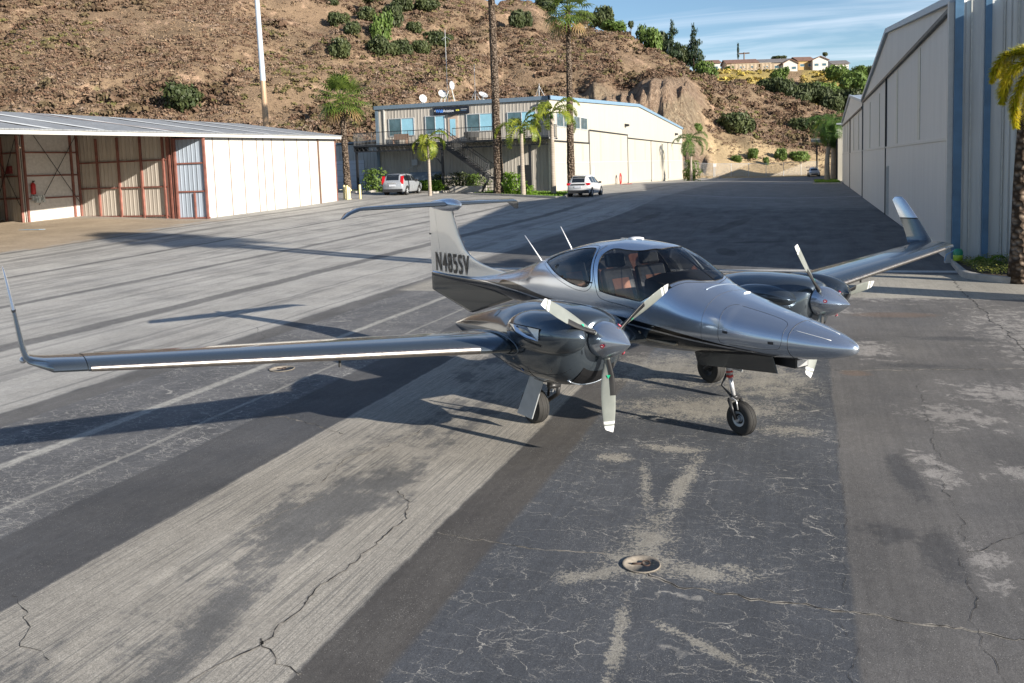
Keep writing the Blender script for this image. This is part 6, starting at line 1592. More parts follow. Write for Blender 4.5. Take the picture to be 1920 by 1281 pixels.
plant('ridge_tree', 'thin trunked pine on the left skyline beside the tall palm', 'tree', 1022, 48, 50, 62, bush_me[0], D=258, trunk=.45)
for u, v, w, h, D, k, lab in ((1100, 52, 46, 36, 262, 1, 'round dark tree behind the crown of the right tall palm'), (1130, 50, 52, 46, 262, 0, 'rounded dark tree right of the tall palm crown on the skyline'), (1478, 140, 60, 0, 0, 0, '')):
    if h: plant('ridge_tree', lab, 'tree', u, v, w, h, bush_me[k], D=D, trunk=.1)
plant('ridge_bush', 'low pale bushes along the skyline right of the dark tree', 'bush', 1153, 60, 62, 22, light_me[1], D=252)
plant('ridge_palm_sapling', 'small lone slim tree on the bare skyline', 'tree', 1183, 64, 14, 28, bush_me[1], D=244, trunk=.5)
plant('ridge_bush', 'pale green bush left of the conifers on the descending skyline', 'bush', 1217, 100, 56, 52, light_me[0], D=245)
plant('ridge_bush', 'darker bush tucked between the pale bush and the first conifer', 'bush', 1238, 98, 34, 46, bush_me[2], D=250)
plant('conifer', 'tall dark conifer, left one of the pair by the houses', 'tree', 1259, 116, 50, 72, con_me[0], D=236, trunk=.04)
plant('conifer', 'tall dark conifer, right one of the pair by the houses', 'tree', 1302, 124, 44, 72, con_me[1], D=234, trunk=.04)
plant('ridge_tree', 'dark green tree filling the gap between the two conifers', 'tree', 1281, 118, 40, 40, bush_me[0], D=240, trunk=.1)
plant('ridge_tree', 'dark tree rising behind the middle cream house roof', 'tree', 1460, 112, 30, 9, bush_me[1], D=375)
plant('ridge_palm', 'small dark palm behind the pale house with the balcony', 'tree', 1547, 112, 12, 16, bush_me[2], D=372, trunk=.5)
plant('cypress', 'narrow dark cypress standing behind the cream house roofs', 'tree', 1384, 112, 16, 26, cyp_me, D=368).scale = (5, 5, 8.5)
plant('ridge_bush', 'small green bush at the foot of the first cream house', 'bush', 1368, 132, 20, 9, light_me[0], D=338)
V = 'dark oaks in the valley below the ridge houses'
OL = ['second valley oak from the left, below the small gabled house', 'large valley oak, third from the left', 'low valley oak in the front of the row, fourth from the left', 'valley oak in the back of the row, fifth from the left', 'valley oak behind the far palm, above its crown', 'smallest valley oak, at the left end of the row', 'broad valley oak left of the hangar roof line', 'valley oak half hidden by the hangar roof, rightmost of the row', 'low valley oak directly above the far palm crown']
for oi, (u, v, w, h, D, k, lt) in enumerate(((1448, 182, 56, 44, 262, 0, 0), (1474, 192, 56, 52, 258, 1, 0), (1503, 202, 42, 40, 250, 2, 0), (1520, 190, 56, 44, 262, 0, 0), (1545, 196, 54, 40, 262, 1, 0), (1430, 172, 30, 26, 262, 2, 0), (1590, 205, 74, 48, 262, 0, 0), (1625, 212, 50, 44, 258, 2, 0), (1560, 210, 54, 40, 254, 2, 0))):
    plant('valley_oak', OL[oi], 'tree', u, v, w, h, bush_me[k], D=D, group=V, trunk=.08)
for u, v, w, h, D, lab in ((1462, 152, 40, 26, 285, 'light green tree rising above the oaks toward the cream houses'), (1571, 150, 52, 30, 318, 'pale green bush on the golden bank left of the low grey roof'), (1604, 176, 66, 46, 290, 'broad green tree on the right slope beside the hangar roof'), (1612, 142, 50, 18, 330, 'row of green shrubs behind the low white house at far right'), (1550, 186, 60, 34, 275, 'light green tree in the valley above the far palm'), (1636, 150, 30, 34, 320, 'dark tree peeping over the hangar roof line')):
    plant('slope_tree', lab, 'tree', u, v, w, h, light_me[0] if 'dark' not in lab else bush_me[0], D=D, trunk=.08)
for u, v, w, h, lab in ((1382, 304, 26, 14, 'small bright bush at the slope foot left of centre of the fence'), (1411, 298, 26, 22, 'yellow green shrub at the slope foot above the fence'), (1437, 309, 14, 16, 'narrow bright green sapling just behind the fence'), (1465, 300, 28, 24, 'yellow green bush at the foot of the slope above the small sapling'), (1498, 302, 46, 20, 'spreading green bush at the slope foot left of the far car'), (1508, 244, 62, 30, 'dark green bush half hidden by the far palm fronds')):
    plant('foot_bush', lab, 'bush', u, v, w, h, light_me[1] if 'dark' not in lab else bush_me[1], D0=150)

# ground cover on the slopes (uncountable)
def clumps(name, label, n, seed, mt, dmin, dmax, smin, smax, cond, tris=20, size=.26, flat=.62):
    r = np.random.default_rng(seed)
    u = r.uniform(-160, 1720, n * 3); D = dmin + (dmax - dmin) * r.random(n * 3) ** 1.25
    k = (u - CXP) / F_
    x = ((D - .2) * AX.y - k * D * FW.y) / det; y = (FW.x * k * D - AX.x * (D - .2)) / det
    dens = fbm(x * .06 + seed, y * .06, 4)
    ok = cond(u, D, x, y, dens) & ~((x > -62) & (y < 152)); x = x[ok][:n]; y = y[ok][:n]; n = len(x)
    z = H(x, y); s = r.uniform(smin, smax, n) * (1 + .5 * r.random(n) ** 4)
    N = n * tris; ci = np.repeat(np.arange(n), tris)
    d = r.normal(size=(N, 3)); d[:, 2] = np.abs(d[:, 2]); d /= np.linalg.norm(d, axis=1)[:, None]
    rad = r.uniform(.55, 1.0, N)
    C = np.stack([x[ci], y[ci], z[ci] - .05], 1) + d * (s[ci] * rad)[:, None] * np.array([1, 1, flat])
    nn = d + r.normal(size=(N, 3)) * .6; nn /= np.linalg.norm(nn, axis=1)[:, None]
    t1 = np.cross(nn, r.normal(size=(N, 3))); t1 /= np.linalg.norm(t1, axis=1)[:, None]; t2 = np.cross(nn, t1)
    q = (s[ci] * size * r.uniform(.6, 1.5, N))[:, None]
    V_ = np.stack([C - t1 * q, C + t2 * q, C + t1 * q, C - t2 * q * .7], 1).reshape(-1, 3)
    me = bpy.data.meshes.new(name); me.vertices.add(len(V_)); me.vertices.foreach_set('co', V_.ravel())
    me.loops.add(4 * N); me.loops.foreach_set('vertex_index', np.arange(4 * N)); me.polygons.add(N)
    me.polygons.foreach_set('loop_start', np.arange(0, 4 * N, 4)); me.polygons.foreach_set('loop_total', np.full(N, 4)); me.update(calc_edges=True)
    a = me.attributes.new('tint', 'FLOAT', 'FACE'); a.data.foreach_set('value', r.random(n)[ci].astype(np.float32))
    me.materials.append(mt); o = bpy.data.objects.new(name, me); col.objects.link(o); tag(o, label, 'brush', None, 'stuff'); return o
def tint_mat(name, cols, rough=.95):
    t = NT(name); a = t.N('ShaderNodeAttribute'); a.attribute_name = 'tint'
    cr_ = t.N('ShaderNodeValToRGB'); t.L(a.outputs['Fac'], cr_.inputs[0]); e = cr_.color_ramp.elements
    e[0].position = 0; e[0].color = (*cols[0], 1); e[1].position = 1; e[1].color = (*cols[-1], 1)
    for i, c in enumerate(cols[1:-1]): n_ = e.new((i + 1) / (len(cols) - 1)); n_.color = (*c, 1)
    nz = t.noise(t.co.outputs['Object'], .09, 4)
    return t.pbr(t.mix(t.map(nz, .35, .65), cr_.outputs[0], t.mix(.5, cr_.outputs[0], (.10, .06, .04))), rough, spec=.1)
notcliff = lambda u, D, x, y: cliffmask(x, y) < .25
notyel = lambda u, D: ~((u > 1290) & (D > 284))
clumps('dry_brush', 'dark brown and grey dry brush covering the hillside', 24000, 1, tint_mat('dry_brush_dark', ((.12, .072, .048), (.17, .115, .082), (.22, .17, .135), (.15, .09, .06), (.25, .185, .135))), 100, 262, .35, .95, lambda u, D, x, y, f: notcliff(u, D, x, y) & (f > -.12) & ((u < 1290) | (D > 176)), tris=26, size=.17)
clumps('dry_grass', 'pale straw coloured grass tufts between the brush on the hillside', 13000, 2, tint_mat('dry_grass_straw', ((.28, .20, .13), (.23, .165, .11), (.32, .245, .165), (.20, .14, .10))), 98, 262, .25, .62, lambda u, D, x, y, f: notcliff(u, D, x, y) & ((u < 1290) | (D > 166)), tris=18, size=.22, flat=.9)
clumps('big_brush', 'larger dark rounded dry bushes dotted over the hillside', 1500, 7, tint_mat('big_brush_dark', ((.11, .07, .048), (.14, .10, .07), (.11, .095, .05))), 105, 262, .8, 1.7, lambda u, D, x, y, f: notcliff(u, D, x, y) & (f > .02) & ((u < 1290) | (D > 178)), tris=42, size=.2, flat=.7)
clumps('green_scrub', 'scattered olive green scrub on the hillside', 3000, 3, tint_mat('green_scrub', ((.11, .11, .04), (.15, .145, .055), (.09, .095, .035), (.13, .10, .05))), 100, 262, .4, .95, lambda u, D, x, y, f: (f > .04) & notcliff(u, D, x, y))
clumps('golden_shrubs', 'golden yellow shrubs covering the bank below the ridge houses', 1500, 4, tint_mat('golden_shrubs', ((.46, .36, .06), (.36, .30, .08), (.55, .42, .10), (.20, .17, .06))), 285, 338, .7, 1.7, lambda u, D, x, y, f: (u > 1330) & (u < 1680) & ~((u > 1466) & (u < 1500)), tris=22)

# ---- palms
M_trunk = NT('palm_trunk_rough'); P = M_trunk.co.outputs['Object']
tv = M_trunk.voro(M_trunk.mapping(P, (4.2, 4.2, 5.5)), 1.6, 'F1'); tn = M_trunk.noise(P, 6, 4)
M_trunk = M_trunk.pbr(M_trunk.mix(M_trunk.map(tv, .1, .6), (.26, .205, .16), (.055, .040, .03)), .95, 0, M_trunk.bump(tv, 1.0, .12), .1)
t = NT('palm_trunk_smooth'); pz = t.xyz(t.co.outputs['Object'])[2]
rgm = t.map(t.math('ABSOLUTE', t.math('SUBTRACT', t.math('FRACT', t.math('MULTIPLY', pz, 5.5)), .5)), .38, .5)
M_smooth = t.pbr(t.mix(t.math('MULTIPLY', rgm, .6), t.mix(t.map(t.noise(t.co.outputs['Object'], 2), .3, .7), (.24, .20, .16), (.36, .31, .26)), (.12, .10, .08)), .85)
M_fan = leaf_mat('fan_leaf_green', (.05, .085, .02), (.19, .25, .05), .3, .5, .45)
M_fandry = leaf_mat('fan_leaf_dry', (.20, .13, .06), (.32, .22, .10), .2)
M_feather = leaf_mat('feather_leaf_yellow_green', (.09, .15, .02), (.30, .32, .04), .35, .4, .45)
M_feather2 = leaf_mat('feather_leaf_green', (.04, .095, .02), (.13, .21, .045), .35, .4, .45)
def trunk_mesh(pts, rads, rough, seed):
    r = random.Random(seed); mb = MB(); n = len(pts); N_ = 18
    P_ = smooth_poly([(p[0], p[2]) for p in pts], 10, False); Rr = []
    k_ = len(P_)
    for i in range(k_):
        f = i / (k_ - 1) * (n - 1); a = int(min(n - 2, f)); Rr.append(rads[a] + (rads[a+1] - rads[a]) * (f - a))
    rings = []
    for i, (x, z) in enumerate(P_):
        rings.append([(x + Rr[i] * (1 + (r.uniform(-.10, .10) if rough else 0)) * math.cos(2*math.pi*j/N_), Rr[i] * (1 + (r.uniform(-.10, .10) if rough else 0)) * math.sin(2*math.pi*j/N_), z) for j in range(N_)])
    # refine vertically for roughness
    out = []
    for a, b in zip(rings[:-1], rings[1:]):
        m_ = 3 if rough else 1
        for q in range(m_):
            f = q / m_; sc = 1 + (r.uniform(-.04, .05) if rough else 0)
            cxm = sum(p[0] for p in a) / N_ * (1 - f) + sum(p[0] for p in b) / N_ * f
            out.append([(cxm + ((pa[0] * (1-f) + pb[0] * f) - cxm) * sc, (pa[1] * (1-f) + pb[1] * f) * sc, pa[2] * (1-f) + pb[2] * f) for pa, pb in zip(a, b)])
    out.append(rings[-1]); mb.loft(out); return mb
def fan_crown(n, plen, blen, seed, lo=-.9, dry=0):
    r = random.Random(seed); g_ = MB(); d_ = MB()
    for i in range(n):
        f = i / n; el = 1.35 - f * (1.35 - lo) + r.uniform(-.12, .12); az_ = i * 2.39996 + r.uniform(-.2, .2)
        dirv = Vector((math.cos(az_) * math.cos(el), math.sin(az_) * math.cos(el), math.sin(el)))
        L = plen * r.uniform(.8, 1.1); droop = .25 * L * (1 - max(0, el))
        mid = dirv * L * .5; tip = dirv * L + Vector((0, 0, -droop * .5))
        tgt = d_ if (dry and f > 1 - dry) else g_
        tgt.tube([Vector((0, 0, 0)), mid, tip], [.03, .022, .014], 4, cap=False)
        d2 = (tip - mid).normalized(); side = d2.cross(Vector((0, 0, 1)))
        if side.length < .1: side = Vector((1, 0, 0))
        side.normalize(); upv = side.cross(d2).normalized()
        nb = 15; B = blen * r.uniform(.85, 1.1)
        for k_ in range(nb):
            a = (k_ / (nb - 1) - .5) * 3.9
            bd = (d2 * math.cos(a) + side * math.sin(a)).normalized(); l_ = B * (1 - .28 * abs(a) / 1.95) * r.uniform(.9, 1.05)
            wd = d2 * -math.sin(a) + side * math.cos(a); w_ = .032 + .022 * B
            p1 = tip + bd * l_ * .55 + upv * .05 * B; p2 = tip + bd * l_ * .85 + Vector((0, 0, -.10 * l_)); p3 = tip + bd * l_ * 1.02 + Vector((0, 0, -.30 * l_))
            tgt.add([tip - wd * .01, tip + wd * .01, p1 + wd * w_, p1 - wd * w_, p2 + wd * w_ * .5, p2 - wd * w_ * .5, p3], [(0, 1, 2, 3), (3, 2, 4, 5), (5, 4, 6)])
    return g_, d_
def feather_crown(n, L, seed, leaflet=.55, el0=1.25, el1=-.25, curve=1.0):
    r = random.Random(seed); mb = MB()
    for i in range(n):
        f = i / max(1, n - 1); el = el0 + (el1 - el0) * f + r.uniform(-.1, .1); az_ = i * 2.39996 + r.uniform(-.3, .3)
        l = L * r.uniform(.85, 1.1); h = Vector((math.cos(az_), math.sin(az_), 0)); p = Vector((0, 0, 0)); pts = [p.copy()]; e = el; m = 16
        for k_ in range(m):
            p = p + (h * math.cos(e) + Vector((0, 0, 1)) * math.sin(e)) * (l / m); e -= curve * (1.0 + 1.4 * k_ / m) * 1.55 / m; pts.append(p.copy())
        mb.tube(pts, [.03 * (1 - .9 * q / m) + .004 for q in range(m + 1)], 4, cap=False)
        side = h.cross(Vector((0, 0, 1)))
        for k_ in range(2, m + 1):
            for sub in (0, .33, .66):
                if k_ == m and sub: continue
                a = pts[k_] if not sub else pts[k_] + (pts[min(k_+1, m)] - pts[k_]) * sub
                t_ = (pts[min(k_+1, m)] - pts[k_-1]).normalized(); q = (k_ + sub) / m; ll = leaflet * (math.sin(math.pi * min(1, q * .93 + .07)) ** .5) * r.uniform(.8, 1.1)
                for sg in (-1, 1):
                    d = (side * sg * .85 + t_ * .45 + Vector((0, 0, r.uniform(-.15, .4)))).normalized(); wv_ = t_ * .022
                    b = a + d * ll * .5; c_ = a + d * ll * .85 + Vector((0, 0, -ll * .45))
                    mb.add([a - wv_, a + wv_, b + wv_ * 1.5, b - wv_ * 1.5, c_], [(0, 1, 2, 3), (3, 2, 4)])
    return mb
def base_at(u, v, D):
    p = Vector((0, 0, CAMH)) + (FW + AX * ((u - CXP) / F_) - UP * ((v - CYP) / F_)) * D; return p
def fan_palm(label, x, y, z, h, lean, r0, r1, crown, seed, n=58, plen=1.35, blen=1.15, lo=-1.0, dark_base=False):
    T = thing('fan_palm', label, 'palm tree', (x, y, z))
    mb = trunk_mesh([(0, 0, -.2), (lean * .3, 0, h * .33), (lean * .7, 0, h * .7), (lean, 0, h)], [r0 * 1.25, r0, (r0 + r1) / 2, r1], True, seed); mb.build('trunk', M_trunk, T)
    if crown:
        g_, d_ = fan_crown(n, plen, blen, seed, lo, .12)
        o = g_.build('crown', M_fan, T); o.location = (lean, 0, h)
        o2 = d_.build('dry_skirt', M_fandry, T); o2.location = (lean, 0, h - .1)
    return T
fan_palm('stout fan palm with full crown behind the bollards beside the white hangar', -37.4, 66.8, 1.55, 7.6, -.15, .27, .23, True, 3, 52, 1.55, 1.25, -.85)
fan_palm('tallest bare palm trunk in front of the office stairs, crown above the picture', *(base_at(936, 362, 68.0)[:2]), gz(-23.5, 64.5) - .1, 17.4, -.1, .31, .23, True, 5, 40, 1.5, 1.2, -.9)
p = base_at(1071, 350, 71.0)
fan_palm('tall slim fan palm with ragged crown behind the white car', p.x, p.y, gz(p.x, p.y) - .1, base_at(1075, 26, 71).z - gz(p.x, p.y) + .1, .12, .27, .18, True, 8, 42, 1.4, 1.2, -.8)
def feather_palm(label, u, v, D, top_v, r0, n, L, seed, mt, leaflet=.5, el1=-.3, curve=1.0, z=None, lean=0.0):
    p = base_at(u, v, D); zb_ = gz(p.x, p.y) if z is None else z; h = base_at(u, top_v, D).z - zb_
    T = thing('feather_palm', label, 'palm tree', (p.x, p.y, zb_))
    trunk_mesh([(0, 0, -.1), (0, 0, h * .4), (lean, 0, h * .8), (lean, 0, h)], [r0 * 1.35, r0, r0 * .85, r0 * .75], False, seed).build('trunk', M_smooth, T, smooth=True)
    mb = MB(); mb.tube([(lean, 0, h - .05), (lean, 0, h + .45)], [r0 * .85, r0 * .45], 10); mb.build('crownshaft', M_feather2, T, smooth=True)
    mb = feather_crown(n, L, seed, leaflet, 1.2, el1, curve); o = mb.build('crown', mt, T); o.location = (lean, 0, h + .35)
    return T
feather_palm('thin young palm with drooping yellow fronds in front of the balcony', 806, 350, 67.5, 272, .11, 9, 2.1, 1, M_feather, .55, -.5, 1.1)
feather_palm('small palm with arching fronds before the right part of the balcony', 981, 361, 66.5, 250, .16, 9, 2.7, 2, M_feather, .60, .1, 1.0)
feather_palm('taller palm at the front corner of the long building', 1038, 358, 67.5, 222, .17, 10, 3.1, 3, M_feather, .70, .1, .95)
feather_palm('lone palm at the far corner of the long building', 1296, 332, 124.0, 268, .16, 11, 3.6, 4, M_feather2, .8, -.3, 1.1)
feather_palm('far palm with heavy crown on the small grass island', 1551, 338, 112.0, 237, .28, 22, 3.9, 5, M_feather2, 1.1, -.9, 1.1, lean=.3)
feather_palm('second far palm close to the hangar wall', 1563, 338, 116.0, 246, .34, 18, 3.4, 6, M_feather, 1.0, -.8, 1.1)
# near palm at the right edge
NP = thing('feather_palm', 'near palm with bright yellow plumes at the right edge of the picture', 'palm tree', (4.52, 22.4, .05))
mb = MB(); mb.tube([(0, 0, -.1), (-.02, 0, .8), (-.08, -.25, 2.2), (-.14, -.8, 3.5), (-.08, -1.35, 4.5), (-.05, -1.5, 4.8)], [.26, .18, .14, .125, .115, .11], 14); mb.build('trunk', M_trunk, NP, smooth=True)
t = NT('plume_yellow'); nzz = t.noise(t.co.outputs['Object'], 2.2, 3)
M_plume = leaf_mat('plume_yellow_green', (.34, .36, .02), (.75, .58, .04), .4, 1.6, .4)
rr = random.Random(4); mb = MB()
def plume(path, ln, dens, spread):
    """foxtail frond: leaflets all round a curved rib"""
    pts = smooth_poly([(a, b) for a, b in path], 14, False); pts3 = [Vector((a, (i / len(pts)) * spread, b)) for i, (a, b) in enumerate(pts)]
    mb.tube(pts3, [.016 * (1 - .7 * i / len(pts3)) for i in range(len(pts3))], 4, cap=False)
    for i in range(1, len(pts3)):
        t_ = (pts3[i] - pts3[i-1]).normalized(); f = i / len(pts3); l0 = ln * (.45 + .55 * math.sin(math.pi * min(1, f * .9 + .12)))
        for k_ in range(dens):
            v = Vector((rr.gauss(0, 1), rr.gauss(0, 1), rr.gauss(0, 1))); v = (v - t_ * v.dot(t_)).normalized(); d = (v * .8 + t_ * rr.uniform(.35, .9)).normalized()
            a = pts3[i] - (pts3[i] - pts3[i-1]) * rr.random(); l = l0 * rr.uniform(.7, 1.1); w = d.cross(v.cross(t_)).normalized() if d.cross(v).length < .01 else d.cross(v).normalized(); w = w * .0105
            b = a + d * l * .55; c_ = a + d * l + Vector((0, 0, -.10 * l))
            mb.add([a - w * .6, a + w * .6, b + w, b - w, c_], [(0, 1, 2, 3), (3, 2, 4)])
plume([(0, 5.05), (-.30, 5.25), (-.68, 5.22), (-.93, 4.92), (-1.0, 4.62)], .24, 18, -.25)
plume([(0, 5.0), (-.28, 5.05), (-.55, 4.80), (-.68, 4.45), (-.70, 4.15)], .34, 22, .2)
plume([(0, 4.95), (-.22, 4.75), (-.42, 4.30), (-.46, 3.9), (-.42, 3.55)], .28, 20, .1)
plume([(0, 4.95), (-.10, 4.70), (-.22, 4.2), (-.22, 3.7), (-.18, 3.35)], .26, 18, -.4)
plume([(0, 5.05), (-.15, 5.35), (-.40, 5.30), (-.62, 5.0), (-.72, 4.8)], .26, 16, .6)
for a in range(6): plume([(0, 5.05), (.3, 5.5), (.8, 5.5), (1.2, 4.9 - .2 * a)], .26, 10, (a - 2.5) * .6)
mb.v = [(x * .875 - .05, y * .875 - 1.5, (z - 5.05) * .875 + 4.76) for x, y, z in mb.v]; mb.build('fronds', M_plume, NP)

for x, y, h_, lab in ((6.9, 18.75, 13.6, 'tall fan palm just outside the right edge that throws the long streak of shade'), (7.9, 18.9, 13.2, 'second tall fan palm outside the right edge')):
    fan_palm(lab, x, y, 0, h_, .1, .24, .17, True, int(x * 10), 40, 1.3, 1.1, -.9)
# low planting
def leafpatch(name, label, cat, x, y, z, rx, ry, h, n, size, mt, seed, stuff=False, group=None):
    me = cloud_mesh(name, [(0, 0, h * .3, rx, ry, h * .7)] + [(random.Random(seed + i).uniform(-.6, .6) * rx, random.Random(seed + i + 50).uniform(-.6, .6) * ry, h * .4, rx * .4, ry * .4, h * .55) for i in range(6)], n, size, seed, mt)
    o = bpy.data.objects.new(name, me); col.objects.link(o); o.location = (x, y, z); return tag(o, label, cat, group, 'stuff' if stuff else None)
M_cover = leaf_mat('ground_cover_leaves', (.06, .10, .02), (.34, .34, .08), .3, 2.5, .4)
M_lush = leaf_mat('lush_green_leaves', (.06, .13, .01), (.18, .30, .03), .35, 1.5, .45)
r = np.random.default_rng(3); mb = MB(); R_ = random.Random(9)
for i in range(5200):
    x = R_.uniform(3.72, 5.6); y = R_.uniform(22.15, 25.7)
    if (x - 4.9) ** 2 + (y - 23.55) ** 2 > 1.2 ** 2 and x < 4.9 and y < 23.55: continue
    hh_ = .10 + .07 * math.sin(x * 3.1) * math.sin(y * 2.3) + R_.random() * .14
    c_ = Vector((x, y, .10 + hh_ * R_.uniform(.3, 1))); a = R_.uniform(0, 6.28); d = Vector((math.cos(a), math.sin(a), R_.uniform(.1, .9))).normalized(); w = d.cross(Vector((0, 0, 1))).normalized() * .018; l = R_.uniform(.03, .06)
    mb.add([c_, c_ + d * l * .5 + w, c_ + d * l, c_ + d * l * .5 - w], [(0, 1, 2, 3)])
gc = mb.build('ground_cover', M_cover); tag(gc, 'yellow green ground cover filling the kerb bed at the hangar corner', 'ground cover', None, 'stuff')
mb = feather_crown(11, .55, 5, .10, 1.1, .2, .9); fn = mb.build('fern_plant', M_lush); fn.location = (4.35, 25.2, .12); tag(fn, 'dark leafy rosette plant behind the ground cover by the blue column', 'plant')
leafpatch('round_shrub', 'bright green low shrub around the foot of the thin young palm', 'shrub', -29.9, 66.9, gz(-29.9, 66.9) + .12, 1.35, .8, .95, 1500, .12, M_lush, 1)
leafpatch('round_shrub', 'dense yellow green shrub between the tallest trunk and the small palm', 'shrub', *(base_at(960, 362, 68.2)[:2]), gz(-22, 66) + .1, 1.1, .9, 1.7, 1500, .11, M_lush, 2)
leafpatch('round_shrub', 'small green shrub right of the small palm base', 'shrub', *(base_at(992, 361, 67.0)[:2]), gz(-21, 66) + .1, .5, .4, .7, 400, .08, M_lush, 3)
leafpatch('oleander', 'dark white flowered oleander beside the left balcony post', 'shrub', -35.2, 67.6, gz(-35.2, 67.6) + .1, 1.3, .9, 2.0, 1200, .12, M_bush2, 4)
leafpatch('dark_shrub', 'dark shrub behind the middle balcony post', 'shrub', -27.9, 68.9, 1.3, 1.2, .5, 1.6, 900, .10, M_bush, 5)
leafpatch('dark_shrub', 'olive shrub behind the low retaining wall, left of the stairs', 'shrub', -26.4, 68.8, 1.4, 1.3, .5, 1.3, 900, .10, M_bush2, 6)
leafpatch('dark_shrub', 'dark leafy plant in the shade behind the silver car', 'shrub', -29.9, 69.1, 1.3, .9, .5, 1.5, 700, .10, M_bush, 7)
leafpatch('corner_shrub', 'dense green shrub around the lone palm at the building far corner', 'shrub', *(base_at(1297, 330, 126)[:2]), .3, 1.3, 1.2, 3.2, 2200, .14, M_bush2, 8)
mb = MB(); R_ = random.Random(19)
for (poly, n) in (((-25.0, -16.9, 60.9, 69.0), 5200), ((.6, 3.4, 107, 123.5), 2400)):
    for i in range(n):
        x = R_.uniform(poly[0], poly[1]); y = R_.uniform(poly[2], poly[3])
        if poly[0] < -20 and (y < 62.0 + (-17 - x) * .32 or x > -16.9 - (y - 61) * .2): continue
        z = gz(x, y) + .1; a = R_.uniform(0, 6.28); dx, dy = .05 * math.cos(a), .05 * math.sin(a); mb.add([(x - dx, y - dy, z), (x + dx, y + dy, z), (x + R_.uniform(-.04, .04), y, z + R_.uniform(.05, .12))], [(0, 1, 2)])
tag(mb.build('grass', M_lush), 'short bright grass in the kerbed strips', 'grass', None, 'stuff')

